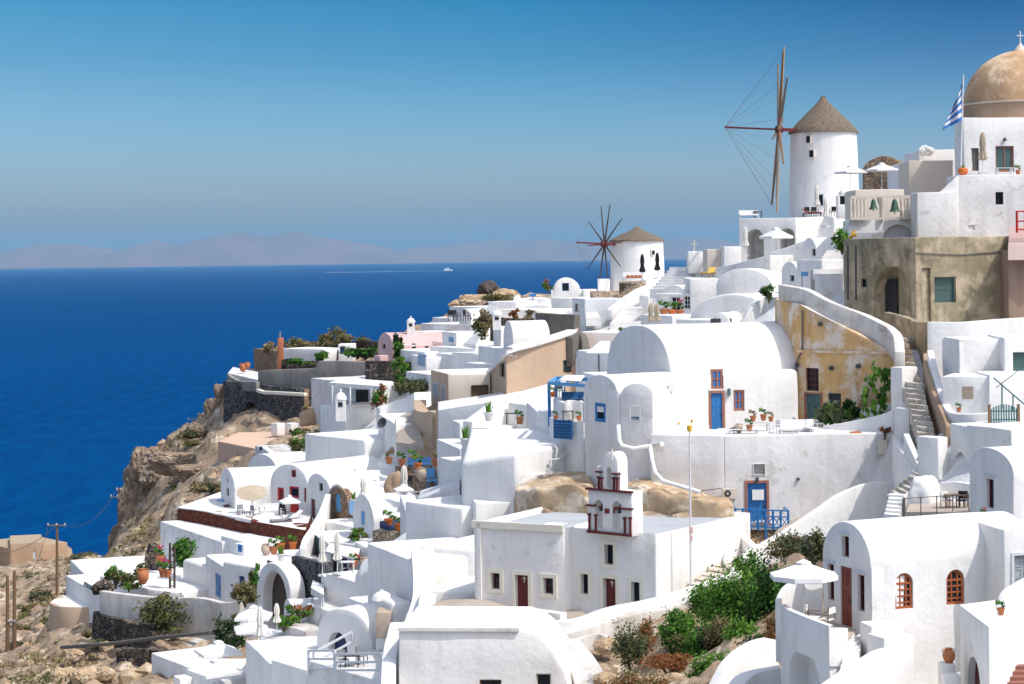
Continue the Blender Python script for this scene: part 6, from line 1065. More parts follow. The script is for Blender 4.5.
# peach roof and stairs
b = Bld('peach_roof_house', 'low peach-coloured flat roof building cut into the slope', 'house'); P_ = [U(218, 446, 214), U(262, 454, 203), U(305, 437, 209), U(300, 431, 216), U(238, 432, 224)]; b.quad([p.xy for p in P_], [U(222, 441, 214).z, U(262, 450, 203).z, U(300, 434, 209).z, U(300, 432, 216).z, U(238, 432, 224).z], P_[1].z - 2, mat='peach'); b.done()
for x, lab in ((271, 'small white cube left of its twin in front of the black wall'), (285, 'small white cube right of its twin in front of the black wall')): b = Bld('block', lab, 'block'); b.box((x, 423, 214), (x + 6, 423.5, 213), 1, 1.3); b.done()
bush('small green bush on the corner of the peach roof', 297, 440, 208, .9, .7, 1.2, 220, ['green', 'olivegreen'], .22); bush('olive bush beside the big white cube building', 297, 454, 188, 1.0, .8, 1.7, 380, ['olivegreen', 'green'], .22)
b = Bld('house', 'grey shed end under the peach roof', 'shed'); f = b.box((255, 445, 202), (276, 451, 197), 3, 2, mat='greywhite'); b.open(f[0], 258.5, 447, 264, 451, mull=(0, 0)); b.done()
wall('white diagonal stair wall above the small vaulted houses', [(262, 447, 196), (272, 455, 190), (285, 466, 184)], 2, .6); stairs('worn white steps below the peach roof', (285, 463, 184), (296, 462, 184), (268, 446, 197), (280, 445, 197), 7, 'worn_white')
b = Bld('house', 'domed white roof fragment left of the red-windowed houses', 'dome'); b.vault((248, 471, 186), (278, 473, 180), 4, 1.6, 2); b.done()
# cube building
b = Bld('house', 'big windowless white cube with a blue-grey shaded front', 'house'); f = b.box((304.5, 430, 180.5), (364, 444, 173), 12, 5, bevel=.12, depth_r=12); b.box((364, 444, 172.9), (392, 438, 174), 8, 5, name='right_side', bevel=.2); b.done()
b = Bld('house', 'white house end with a round satellite dish beside the lane', 'house'); f = b.box((378, 413, 178), (396, 425, 166), 5, 4.5); b.box((396, 425, 165.9), (408, 417, 168), 5, 5, name='right_side'); b.done()
o = spawn('dish', 'dark round satellite dish on the white house end', (384, 436, 168), -.6, 1.1)
wall('white low parapet running up from the satellite dish house', [(380, 409, 184), (392, 402, 184), (405, 398, 182), (414, 392, 180)], 2.5, 2)
# brown buildings
b = Bld('brown_house', 'brown and beige plastered house with a wooden garage door', 'house')
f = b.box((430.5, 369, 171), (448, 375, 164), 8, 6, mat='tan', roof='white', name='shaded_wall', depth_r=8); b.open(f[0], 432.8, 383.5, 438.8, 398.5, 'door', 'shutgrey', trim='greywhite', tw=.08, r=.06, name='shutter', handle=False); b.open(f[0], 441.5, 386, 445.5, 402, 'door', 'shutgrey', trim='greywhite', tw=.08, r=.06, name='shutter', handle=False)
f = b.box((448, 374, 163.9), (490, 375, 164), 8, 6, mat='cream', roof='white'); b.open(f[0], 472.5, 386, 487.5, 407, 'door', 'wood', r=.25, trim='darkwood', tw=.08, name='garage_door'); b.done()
b = Bld('brown_house', 'large tan building with a slanted roofline and one dark window', 'house')
P_ = [U(488, 375, 166).xy, U(506, 351, 156).xy, U(578, 330, 160).xy, U(578, 330, 168).xy, U(500, 345, 172).xy]; zz = [U(488, 373, 166).z, U(506, 352, 156).z, U(577, 331, 160).z, U(577, 331, 160).z, U(488, 373, 166).z]
f = b.quad(P_, zz, U(506, 430, 156).z, mat='tan', amp=.03); b.open(f[0], 499.5, 360, 504.5, 377, mull=(0, 0), r=.25); b.open(f[0], 491.5, 395, 496, 402, mull=(0, 0)); b.open(f[1], 563, 360, 572, 372.5, col='wood', pane='greenglass', mull=(0, 1)); b.done()
wall('white roof edge along the slanted top of the tan building', [(486, 371, 166.2), (497, 360, 160), (506, 350, 155.6), (540, 341, 157.6), (577, 329.5, 159.7)], .35, 1.2, 'white')
wall('brown shaded buttress at the right end of the tan building', [(573, 338, 159), (579, 331, 160), (582, 348, 159.5), (581, 356, 159)], 2.2, .6, 'darkslab')
b = Bld('house', 'white wall falling steeply right of the tan building', 'house'); b.box((574, 356, 156), (604, 359, 150), 7, 6, bevel=.3); b.box((582, 372, 146), (600, 376, 141), 5, 4, name='lower_block'); b.done()
# the brown lane wall
wall('curved brown lane wall below the brown house', [(414, 400, 170), (414, 408, 166), (418, 411, 163), (425, 412, 160), (432, 411, 158)], [5, 5.5, 5.8, 6, 6], 1.0, 'tan'); b = Bld('wall', 'brown pillar with a dark arched gap at the end of the lane wall', 'wall'); f = b.box((427, 411, 158), (438, 413, 155), 1.5, 6, mat='tan'); b.open(f[0], 432, 416, 436, 450, arch=True, kind='hole', deep=1); b.done()
slab([(396, 442, 162), (424, 446, 156), (414, 410, 172), (400, 416, 172)], .3, 'paving', 'lane')['kind'] = 'structure'
b = Bld('house', 'white house wall under the wooden garage door, seen behind the lane', 'house'); P_ = [U(438, 410, 154), U(520, 398, 150), U(520, 398, 158), U(438, 408, 162)]; b.quad([p.xy for p in P_], [U(438, 410, 154).z, U(520, 397, 150).z, U(520, 397, 150).z, U(438, 409, 154).z], U(440, 470, 154).z, cell=2); b.done()
wall('white ramp parapet with grey edge climbing towards the tan building', [(472, 422, 141), (488, 411, 142), (502, 402, 143), (520, 395, 144), (545, 388, 146), (566, 380, 147)], 3, 1.0)
b = Bld('roof_terrace', 'white walled roof terrace with potted plants in the centre', 'terrace'); f = b.box((471, 440, 138), (526, 438, 134), 7, 4, par=(.2, .3), roof='white2', bevel=.15); b.box((508, 404, 143), (526, 403, 141), 3, 4, name='rear_wall'); b.box((470, 431, 141), (500, 425, 140), 4, 3, name='step_block'); b.done()
b = Bld('house', 'white wall block with slanted shadowed side right of the roof terrace', 'house'); b.box((526, 402, 140), (538, 412, 130), 5, 5.5, bevel=.2); b.box((538, 420, 130), (552, 424, 127), 4, 4, name='low_block'); b.done()
for k, (kd, lab, x, y, D, s) in enumerate((('pot_white', 'bright green plant in a white pot on the roof terrace', 489, 421, 140, 1.6), ('pot_white', 'grassy plant in a white planter left of the tall windowless building', 466, 448, 131, 1.7), ('table_dark', 'small reddish table on the central roof terrace', 512, 424, 139, 1.0), ('pot', 'slim green plant by the reddish table on the roof terrace', 520, 424, 138.5, 1.2))): spawn(kd, lab, (x, y, D), 0, s)
b = Bld('planter', 'white square planter pillar left of the tall windowless building', 'planter'); b.box((461, 448, 132), (471, 449, 131), 1, 2.5); b.done()
b = Bld('house', 'low white walls between the lane wall and the tall windowless building', 'house'); b.box((437, 440, 146), (460, 448, 138), 6, 4); b.box((440, 458, 136), (462, 462, 132), 5, 4, name='lower_block'); b.box((452, 413, 149), (460, 430, 146), 3, 5, name='buttress'); b.done()
# blue pergola
o = empty('pergola', U(556, 440, 124), 'bright blue wooden pergola left of the shuttered annex', 'pergola'); m = MB()
zt = U(550, 383, 124).z; c1, c2, c3, c4 = U(549, 384, 124), U(586, 384, 121), U(590, 378, 127), U(556, 379, 129)
for p, q_ in ((c1, c2), (c2, c3), (c3, c4), (c4, c1)): m.bar(Vector((p.x, p.y, zt)), Vector((q_.x, q_.y, zt)), .14, .2)
for t in (.25, .5, .75): p, q_ = c1.lerp(c2, t), c4.lerp(c3, t); m.bar(Vector((p.x, p.y, zt + .12)), Vector((q_.x, q_.y, zt + .12)), .12)
m.build('beam', 'lightblue', o)
for p in (c1, c2, c3, c4): m = MB(); m.bar(Vector((p.x, p.y, zt)), Vector((p.x, p.y, zt - 2.6)), .14); m.build('post', 'bluepaint', o)
m = MB(); p, q_ = c1.lerp(c2, .3), c1.lerp(c2, .85); p2, q2 = c4.lerp(c3, .3), c4.lerp(c3, .85); m.prism([p.xy, q_.xy, q2.xy, p2.xy], zt + .2, zt + .24); m.build('shade_cloth', 'whitefabric', o)
b = Bld('terrace', 'white terrace walls under the blue pergola with a blue iron gate', 'terrace'); b.box((553, 397, 126), (570, 401, 122), 4, 3, name='inner_wall', par=(.2, .3)); f = b.box((549, 418, 122), (583, 421, 117.5), 5, 5, par=(.25, .4)); b.done()
wall('pale blue-shaded low wall inside the pergola terrace', [(553, 398, 125), (562, 402, 121.5), (572, 400, 121.4), (582, 403, 121)], 1.1, .3)
o = empty('iron_gate', U(563, 441, 119.5), 'dark blue ornamental iron panel below the pergola', 'railing'); m = MB(); c0 = U(554, 438, 119.5); c1_ = U(572, 439, 118.2); up_ = Vector((0, 0, 1.05))
for k in range(10): p = c0.lerp(c1_, k / 9); m.bar(p, p + up_, .04)
for h_ in (0, .35, .7, 1.05): m.bar(c0 + Vector((0, 0, h_)), c1_ + Vector((0, 0, h_)), .06)
for k in range(6):
    p = c0.lerp(c1_, (k + .5) / 6)
    for hh in (.18, .52, .87): m.lathe([(.05, -.02), (.12, -.02), (.12, .02), (.05, .02)], p + Vector((0, -.05, hh)), 8)
m.build('panel', 'bluepaint', o); m = MB(); m.bar(c0 + Vector((0, .6, .5)), c1_ + Vector((0, .6, .5)), .04, 1.05); m.build('backing', 'dark', o)
for k, (kd, lab, x, y, D, s, rz) in enumerate((('pot_orange', 'orange pot hanging on the pergola post', 553, 397, 123.5, .8, 0), ('chair_metal', 'grey metal chair under the pergola, left one', 561, 397, 128, .9, .4), ('chair_metal', 'grey metal chair under the pergola, right one', 568, 399, 127, .9, 1.4), ('pot', 'small dark pot on the pergola terrace wall, left corner', 556, 420, 121, .7, 0), ('pot_orange', 'orange pot on the pergola terrace wall, right corner', 579, 420.5, 119, .7, 0), ('sofa_blue', 'dark blue cushioned bench under the pergola', 573, 404, 125, .8, 0), ('table_dark', 'dark table behind the pergola terrace wall', 568, 421, 121, .8, 0))): spawn(kd, lab, (x, y, D), rz, s)
b = Bld('house', 'white wall strip left of the blue pergola', 'house'); b.box((537, 408, 131), (550, 414, 127), 4, 5, bevel=.2); b.done()
# ================================================================ red-windowed vaulted houses
b = Bld('vaulted_house', 'small white gabled chapel-like house left of the tan oval parasol', 'house'); f = b.vault((220.5, 481, 176), (234.5, 484, 169), 8, 1.2, 4, sq=1.25); b.open(f[0], 226.5, 488, 229, 496, col='darkred', mull=(0, 0)); b.open(f[0], 226.8, 478, 228.4, 482.5, mull=(0, 0)); b.done()
b = Bld('vaulted_house', 'wide white vaulted house with four bright red windows and doors', 'house'); f = b.vault((270, 486, 168), (308, 488, 165), 9, 1.85, 4.5, sq=.95); q = f[0]
b.open(q, 291, 470, 295.8, 477.3, col='redpaint', mull=(1, 0)); b.open(q, 277, 487.5, 283.8, 501.5, col='redpaint', pane='darkred', mull=(0, 0), fw=.2); b.open(q, 289, 486.5, 298.8, 498, col='redpaint', mull=(0, 0), fw=.16); b.open(q, 290, 504, 298.8, 513, 'door', 'redpaint', r=.12); b.open(q, 303.6, 488, 306, 502, col='redpaint', mull=(0, 0)); b.done()
b = Bld('vaulted_house', 'narrow white vaulted house with a dark red door right of the red windows', 'house'); f = b.vault((307, 489, 165), (330.5, 493, 159), 9, 1.35, 4); b.open(f[0], 319, 483, 322.8, 491, mull=(0, 0)); b.open(f[0], 310.8, 499, 315, 518, 'door', 'darkred', r=.15); b.done()
b = Bld('vaulted_house', 'white vault with a round stone gable and light blue door', 'house'); f = b.vault((328, 501, 159), (348, 505, 155), .6, 1.25, 3, mat='brickstone', name='stone_gable', amp=.05); b.open(f[0], 334.8, 493, 341, 512, 'door', 'lightblue', r=.15, arch=True); b.vault((327.5, 500.5, 159.6), (349, 504, 155.4), 9, 1.38, .4, name='roof')
f2 = b.box((350, 500, 154), (396, 499, 154.6), 7, 1.2, name='flat_roof', bevel=.2); f3 = b.box((356, 504.5, 153), (396, 503, 153.6), .6, 2, mat='tanstone', name='stone_wall'); b.done()
wall('white triangular ramp wall right of the dark red vault door', [(331, 494, 158), (326, 508, 154), (318, 524, 150), (309, 538, 146), (306, 548, 144)], 4, -.45)
b = Bld('house', 'white terrace block in front of the dark red vault door', 'house'); b.box((322, 520, 154), (352, 526, 150), 4, 5, bevel=.2); b.done()
o = empty('gate', U(352, 512, 152), 'small light blue wooden gate beside the stone gable', 'gate'); m = MB()
for k in range(7): p = U(349.5 + k * 1.1, 513, 152); m.box(p + Vector((0, 0, .4)), (.06, .05, .9))
m.bar(U(349, 509, 152.1), U(357, 510, 152.1), .06); m.build('pickets', 'lightblue', o)
spawn('closed_parasol', 'closed cream parasol on the flat roof right of the light blue door', (363.5, 506, 152.5), 0, (1.2, 1.2, .78)); spawn('pot_white', 'bright green potted plant beside the light blue gate', (354, 505, 152.5), 0, 1.2)
b = Bld('vaulted_house', 'white vault with blue-shaded gable and narrow light blue shutter', 'house'); f = b.vault((353, 514, 149), (373.5, 523, 143), 8, 1.7, 5); b.open(f[0], 361, 511, 364.5, 525, 'door', 'lightblue', r=.1, handle=False, name='shutter'); b.open(f[0], 362.5, 545, 366.5, 556, 'door', 'tealwood', r=.1); b.done()
b = Bld('stone_terrace', 'rubble-stone terrace wall with orange pots right of the blue-shaded vault', 'terrace'); f = b.box((372, 531, 141), (401, 532, 140), 6, 4, mat='tanstone', amp=.05); b.box((379, 521, 142), (391, 530, 141), 2, 1.2, mat='navy', lvl=False, name='blue_tarp'); b.done()
spawn('pot_orange', 'orange planter on the rubble-stone terrace', (389, 527, 142), 0, 1.5); spawn('pot_orange', 'orange pot with tall green plant at the end of the rubble-stone terrace', (398, 530, 141), 0, 1.2)
bush('round olive plant on the white ledge below the blue-shaded vault', 358, 540, 142, .7, .6, .9, 300, ['olivegreen', 'brightgreen'], .16); b = Bld('ledge', 'white ledge wall carrying the round olive plant', 'wall'); b.box((348, 541, 143), (373, 548, 137), 4, 4, bevel=.15); b.done()
# patio of the red-windowed house
b = Bld('terrace', 'white terrace with a deep red rubble wall under the red-windowed house', 'terrace')
P_ = [U(177, 508, 171), U(215, 521, 166), U(258, 525, 160), U(262, 512, 170), U(220, 500, 182)]
f = b.quad([p.xy for p in P_], [U(177, 507, 171).z] * 5, U(258, 540, 160).z, mat='redstone', roof='white', amp=.05)
f = b.quad([U(251, 525, 159).xy, U(306, 525, 153).xy, U(312, 516, 162).xy, U(255, 512, 168).xy], [U(251, 521, 159).z] * 4, U(280, 553, 155).z, mat='redstone', roof='white', amp=.05, name='second_wall'); b.done()
wall('thin white kerb on top of the curved red rubble wall', [(177, 507, 171), (196, 509.5, 168.5), (215, 513, 166), (236, 517, 163), (258, 521, 160)], .3, .5)
b = Bld('terrace', 'white paved patio between the red-windowed houses and the red rubble wall', 'terrace'); P_ = [U(200, 510, 172), U(258, 520, 164), U(318, 520, 158), U(312, 508, 166), U(222, 500, 180)]; b.quad([p.xy for p in P_], U(258, 519, 164).z, U(258, 540, 164).z); b.done()
spawn('tan_parasol', 'large tan oval parasol beside the small gabled house', (252, 516, 166), 0, (1.45, 1.0, .98)); spawn('white_parasol', 'open white parasol in front of the bright red windows', (290, 521, 163), .3, (.72, .72, .68))
for k, (kd, lab, x, y, D, s, rz) in enumerate((('chair_metal', 'dark metal chair under the tan oval parasol, left one', 241, 516, 165, 1, .5), ('chair_metal', 'dark metal chair under the tan oval parasol, right one', 250, 517, 164, 1, -.8), ('table_round', 'white round table on the red-windowed patio', 262, 516, 163, 1.1, 0), ('chair_dark', 'dark chair on the patio left of the red door', 282, 515, 162, 1, 0), ('chair_dark', 'dark chair on the patio right of the red door', 286, 517, 161, .9, 1), ('lounger_dark', 'dark grey sun lounger at the edge of the red rubble wall', 281, 524, 158, .9, -1.2), ('lounger_white', 'white sun lounger beside the grey one on the patio', 292, 520, 160, .9, -1.0), ('sofa', 'white bench on the patio against the red-windowed house', 272, 515, 164.5, 1, 0))): spawn(kd, lab, (x, y, D), rz, s)
b = Bld('cabinet', 'small grey-blue box at the left end of the patio', 'box'); b.box((216, 499, 175), (221, 500, 174), 1, .9, mat='palebluepaint'); b.done()
# ================================================================ white houses with blue shutters
b = Bld('house', 'long white walled yard building left of the red rubble wall', 'house'); f = b.box((160, 524, 170), (222, 539, 157), 5, 5, mat='white2', bevel=.12); b.box((221, 537, 158), (246, 541, 154), 3, 4, name='right_block'); b.done()
b = Bld('house', 'white house with blue shuttered windows and a swooping left corner', 'house')
f = b.box((205, 556, 151), (222, 564, 145.5), 8, 5, name='shaded_wall', bevel=.2); f = b.box((222, 560, 145.4), (259, 568, 142), 8, 5, bevel=.25, seg=3, cell=1.5); q = f[0]
b.open(q, 216 + 6, 574, 225.5, 598, 'door', 'bluepaint', r=.12) if 0 else None
b.open(q, 238.5, 576, 244.5, 588, col='bluepaint', pane='navy', mull=(0, 1)); b.box((182, 563, 154), (206, 562, 150), 8, 5, name='left_wing', bevel=.3, seg=3, cell=1.5); q = b.parts[2][2][0]; b.open(q, 189.5, 586, 196.5, 594, 'door', 'lightblue', r=.06, handle=False, name='shutter')
q = b.parts[0][2][0]; b.open(q, 215.5, 574, 221, 597, 'door', 'bluepaint', r=.1); b.box((234, 543, 151), (244, 545, 150), 1.5, 2, name='chimney_block'); q = b.parts[3][2][0]; b.open(q, 238, 544.5, 242, 552, 'door', 'bluepaint', r=.06, handle=False, name='shutter'); b.done()
b = Bld('arch_house', 'white arched portal building with a tall arch backed by a dark panel for gate and shade', 'house'); f = b.vault((257.5, 587, 142), (290, 592, 137), 1.2, 1.8, 6, bevel=.2, cell=1.5); b.open(f[0], 263.5, 571, 287.5, 640, 'hole', arch=True, deep=.8); 
fb = Face(f[0].o - f[0].n * .78, f[0].e, f[0].n, 9); r_ = b.done(); m = MB(); a0, z = fb.hit(281, 590); m.box(fb.pt(a0 - .3, z - .3, .1), (3.6, .06, 4.2), atan2(fb.e.y, fb.e.x)); m.build('door', 'darkwood', r_)  # dark panel widened over the arch back, standing for door and shade
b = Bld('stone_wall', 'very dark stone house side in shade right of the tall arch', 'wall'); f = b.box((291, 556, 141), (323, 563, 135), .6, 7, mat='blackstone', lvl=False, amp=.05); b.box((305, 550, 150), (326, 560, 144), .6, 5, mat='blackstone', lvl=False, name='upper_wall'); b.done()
for k, (kd, lab, x, y, D, s) in enumerate((('urn_sand', 'sand coloured pot on the wall by the red rubble terrace, left one', 266, 556, 148, 1.2), ('pot_orange', 'orange pot with plant above the tall arch', 281, 550, 148, 1.3), ('pot_orange', 'orange pot with plant at the right above the tall arch', 293, 549, 147, 1.3), ('pot', 'green potted cactus above the tall arch', 274, 554, 148, 1.4), ('pot_white', 'green potted succulent beside the glass balustrade', 281, 561, 144, 1.4))): spawn(kd, lab, (x, y, D), 0, s)
b = Bld('house', 'white block behind the tall arch carrying a row of pots', 'house'); b.box((258, 557, 149), (293, 562, 144), 4, 5, bevel=.2); b.done()
b = Bld('house', 'blue-white house with teal door in shade behind two closed parasols', 'house'); f = b.box((311, 534, 150), (329, 541, 143), 7, 6, mat='white'); b.open(f[0], 314.5, 537, 320.5, 557, 'door', 'tealwood', r=.15); f = b.box((329, 541, 142.9), (358, 545, 141), 7, 6, name='front_wall'); b.open(f[0], 331, 555, 339, 575, 'door', 'dark', r=.3); b.open(f[0], 341, 555, 347, 574, 'door', 'navy', r=.2); b.open(f[0], 349, 556, 356, 568, col='bluepaint', pane='dark', mull=(0, 0)); 
m = MB(); m.prism([U(325, 551, 139).xy, U(357, 554, 135).xy, U(360, 551, 140).xy, U(330, 549, 143).xy], U(341, 553, 138).z - .12, U(341, 553, 138).z); b.add('canopy', m, 'white'); b.done()
for i, (x, y, D) in enumerate(((322.5, 576, 132), (337.5, 574, 130))): spawn('closed_parasol', ('closed cream parasol in front of the teal door, left of its pair', 'closed cream parasol in front of the flat canopy, right of its pair')[i], (x, y, D), i, (1.0, 1.0, .98))
for k, (kd, lab, x, y, D, s, rz) in enumerate((('table_white', 'white table on the canopy patio', 348, 573, 131, 1, 0), ('chair_metal', 'grey chair at the canopy patio table', 343, 575, 131, 1, 1), ('urn_sand', 'tan basket on the canopy patio', 366, 571, 131, 1.2, 0), ('pot_orange', 'red-orange pot on the canopy patio', 354, 567, 132, 1.1, 0), ('lounger_red', 'dark red bench at the back of the canopy patio', 366, 563, 134, .8, 1.5))): spawn(kd, lab, (x, y, D), rz, s)
b = Bld('terrace', 'grey-white patio wall block under the two closed parasols', 'terrace'); f = b.box((321, 575, 132), (325.5, 577, 130), 5, 7, name='edge'); f = b.box((325.5, 576, 129.9), (357, 577, 126), 7, 7, bevel=.15, par=(.2, .3), roof='white2'); b.done()
b = Bld('house', 'white building with a slanted upper edge between the patio and the stepped blocks', 'house'); P_ = [U(357, 577, 126), U(411, 575, 118), U(411, 560, 126), U(360, 560, 132)]; b.quad([p.xy for p in P_], [U(357, 577, 126).z, U(411, 546, 118).z, U(411, 546, 118).z, U(357, 577, 126).z], U(380, 650, 122).z, bevel=.25); b.done()
b = Bld('awning', 'small grey-white awning box on posts beside the patio block', 'awning'); m = MB(); b.c = U(317, 600, 130); b.z = b.c.z; m.prism([U(311, 596, 130).xy, U(324, 598, 127).xy, U(324, 596, 131).xy, U(313, 594, 133).xy], U(317, 597, 129).z, U(317, 590, 129).z); b.add('hood', m, 'white'); m = MB(); m.bar(U(312, 597, 130), U(312, 606, 130), .1); m.bar(U(323, 598, 127), U(323, 607, 127), .1); b.add('post', m, 'greywhite'); b.done()
# centre-left: cafe terraces behind tall parasols
b = Bld('house', 'white flat roof with white rubble clutter beside the satellite dish house', 'house'); b.box((364, 472, 166), (392, 478, 158), 8, 4, bevel=.2); b.box((378, 462, 168), (408, 470, 160), 6, 4, name='upper_block'); b.done()
rock('brown rounded rock left of the tall cream parasol', 397, 492, 153, 1.0, 'brown', seed=40, sq=(.9, .8, 1.5))
b = Bld('stone_wall', 'stepped brown rubble wall and a step coloured dark for shade behind the tall cream parasol', 'wall'); b.box((407, 474, 152), (430, 477, 149), .6, 2.2, mat='brickstone', amp=.05); b.box((395, 466, 158), (408, 468, 156), .6, 2.2, mat='brickstone', amp=.05, name='rear_wall'); b.box((428, 470, 150), (440, 474, 148), .6, 2, mat='darkslab', name='shaded_step'); b.done()  # dark slab colour on the last step stands in for shade
for k, (x, y, D) in enumerate(((402, 466, 157), (418, 470, 152), (436, 466, 151), (389, 464, 160), (446, 462, 147))): spawn(('pot', 'pot_orange', 'pot_dry', 'pot_dry', 'pot_white')[k], ('green pot on the rear rubble wall of the cafe', 'orange pot on the stepped rubble wall of the cafe', 'dry potted shrub beside the blue cafe chair', 'dry potted shrub at the left end of the cafe', 'tall pale potted cactus at the right end of the cafe')[k], (x, y, D), k, 1.4)
for k, (x, y, D) in enumerate(((452, 474, 141), (456, 470, 141))): b = Bld('post', ('slim pale post left of its twin by the planter pillar', 'slim pale post right of its twin by the planter pillar')[k], 'post'); b.box((x, y, D), (x + 2, y, D), .15, 1.6, mat='greywhite', amp=0, bevel=.02); b.done()
wall('rubble-stone cafe terrace wall below the tall cream parasol', [(394, 496, 148), (420, 492, 146), (440, 486, 147)], 2.4, .5, 'brickstone', n=1); spawn('closed_parasol', 'tall closed cream parasol above the rubble-stone terrace, double hooded', (404.5, 506, 144), 0, (1.3, 1.3, 1.05))
spawn('chair_blue', 'light blue slanted sun panel chair on the cafe terrace', (432, 492, 146), .3, (1.3, 1.3, 1.9)); spawn('urn_sand', 'big sand coloured jar on the cafe terrace', (422, 481, 148), 0, 1.3); spawn('sofa_blue', 'dark blue bench on the cafe terrace', (420, 470, 153), .2, 1); spawn('pot_orange', 'orange planter with a leafy shrub beside the cafe jar', (413, 463, 154), 0, 1.3); spawn('pot_orange', 'square orange planter right of the light blue chair', (447, 480, 143), 0, 1.7); spawn('chair_dark', 'dark chair behind the tall cream parasol', (409, 490, 146), 0, 1.1)
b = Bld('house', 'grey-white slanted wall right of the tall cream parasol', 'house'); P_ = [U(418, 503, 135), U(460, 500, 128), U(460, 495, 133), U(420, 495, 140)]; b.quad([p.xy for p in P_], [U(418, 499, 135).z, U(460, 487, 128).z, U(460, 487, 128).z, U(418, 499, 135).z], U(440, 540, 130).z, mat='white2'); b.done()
b = Bld('pillar', 'dark blue-grey shaded wall end below the tall cream parasol', 'wall'); b.box((400, 502, 139), (405.5, 504, 130), 1, 6, mat='white'); b.done()
spawn('white_parasol', 'small white parasol under the tall cream parasol', (404, 506, 140), .2, (.6, .6, .5))
# ================================================================ bottom left terraces
wall('long stained white retaining wall with a bush, lower left', [(99, 591, 147.5), (130, 595, 145.5), (165, 598, 143.5), (200, 598, 141.5), (222, 603, 139.5), (240, 600, 138.5)], [1.9, 2.2, 2.6, 2.8, 3.2, 4.5], .5, 'worn_white')
b = Bld('house', 'low white flat-roofed house with a small green window, far left', 'house'); f = b.box((70, 569, 174), (99.5, 579, 158), 10, 3, bevel=.15); b.box((66, 583, 164), (100, 587, 154), 4, 2.6, name='lower_step'); q = b.parts[1][2][0]; b.open(q, 82.5, 583.8, 92, 589.5, col='white', pane='greenglass', mull=(3, 1), fw=.05)
f = b.box((99.5, 580, 157), (151, 585, 150), 9, 3, name='front_wall'); b.done()
m = MB(); m.lathe([(2.6, -5), (2.55, 0)], U(92, 606, 157), 24, ang=(pi, 2 * pi)); b = Bld('round_bastion', 'tan curved bastion with a white top at the far left', 'bastion'); c0 = U(88, 600, 160)
P_ = [c0.xy + Vector((2.9 * cos(a), 2.9 * sin(a))) for a in [pi + pi * i / 10 for i in range(11)]] + [c0.xy + Vector((2.9, 3)), c0.xy + Vector((-2.9, 3))]; b.quad(P_, U(88, 601, 160).z, U(88, 645, 160).z, mat='tan', roof='white'); b.done()
b = Bld('house', 'white yard block with red flowers between the far left house and shutters', 'house'); b.box((146, 590, 150), (184, 592, 148), 8, 3, bevel=.2); b.done()
bush('palm-like green shrub in the white yard', 184, 566, 155, 1.0, .8, 2.2, 450, ['green', 'greygreen', 'green'], .26, cat='tree', name='tree'); bush('green shrub in an orange pot on the white yard wall', 141, 582, 150, .7, .6, 1.4, 260, ['green', 'olivegreen'], .2); spawn('urn_clay', 'tall orange urn holding the green shrub', (143, 584, 148.5), 0, 1.5)
bush('leafy green bush left of the orange urn', 116, 585, 151, .9, .7, 1.6, 350, ['olivegreen', 'green'], .22); bush('low yellow-green bush beside the orange urn', 129, 588, 149, 1.0, .7, 1.1, 300, ['brightgreen', 'olivegreen'], .2); spawn('pot_flower', 'red flowering pot in the white yard, left one', (163, 577, 151), 0, 1.5); spawn('pot_flower', 'red flowering pot in the white yard, right one', (168, 577, 150), .7, 1.4); spawn('pot_flower', 'pink flowering pot on the stone base by the yard wall', (160, 563, 158), 0, 1.5)
rock('dark stone well base by the white yard wall', 155, 566, 160, 1.0, 'darkstone', 'well', 'stone_well', 9, sq=(.8, .7, 1.8)); rock('dark stone pile left of the low yellow-green bush', 103, 588, 150, .8, 'darkstone', 'rock pile', 'rock', 12)
o = empty('gate', U(173, 588, 150), 'dark wooden lattice gate post by the palm-like shrub', 'gate'); m = MB(); [m.bar(U(x, 589, 150), U(x, 543 + 4 * k, 150), .12) for k, x in enumerate((170, 174.5))]; [m.bar(U(170, y, 150), U(174.5, y, 150), .07) for y in range(550, 588, 6)]; m.build('lattice', 'darkwood', o)
for lab, x, y, D, r, n_, mt in (('large grey-green bush on the long retaining wall', 163, 634, 141, (1.9, 1.3, 2.6), 1300, ['greygreen', 'olivegreen']), ('brown and olive bush hanging over the wall at the shuttered house', 245, 603, 135, (1.0, .7, 1.5), 700, ['olivegreen', 'drybrush']), ('dark green shrub below the hanging bush', 229, 648, 131, (1.1, .8, 2.2), 700, ['deepgreen', 'greygreen']), ('yellow-green round shrub on the wall top', 236, 620, 133, (.5, .4, .5), 160, ['olivegreen']), ('green leafy plant on the trellis beside the tall arch', 256, 590, 139, (.5, .4, 2.0), 300, ['green', 'olivegreen'])):
    bush(lab, x, y, D, *r, n_, mt, .2)
wall('dark rubble bank below the long retaining wall', [(92, 614, 148), (120, 619, 145), (150, 632, 140)], 2.0, .8, 'darkstone', amp=.3); wall('dark rubble bank further down the slope', [(118, 650, 138), (150, 652, 136), (172, 656, 133)], 2.2, .8, 'darkstone', amp=.3); wall('thin dark water channel edge across the bare slope', [(60, 646, 146), (110, 642, 141), (160, 636, 138), (222, 630, 134)], .25, .4, 'greywood')
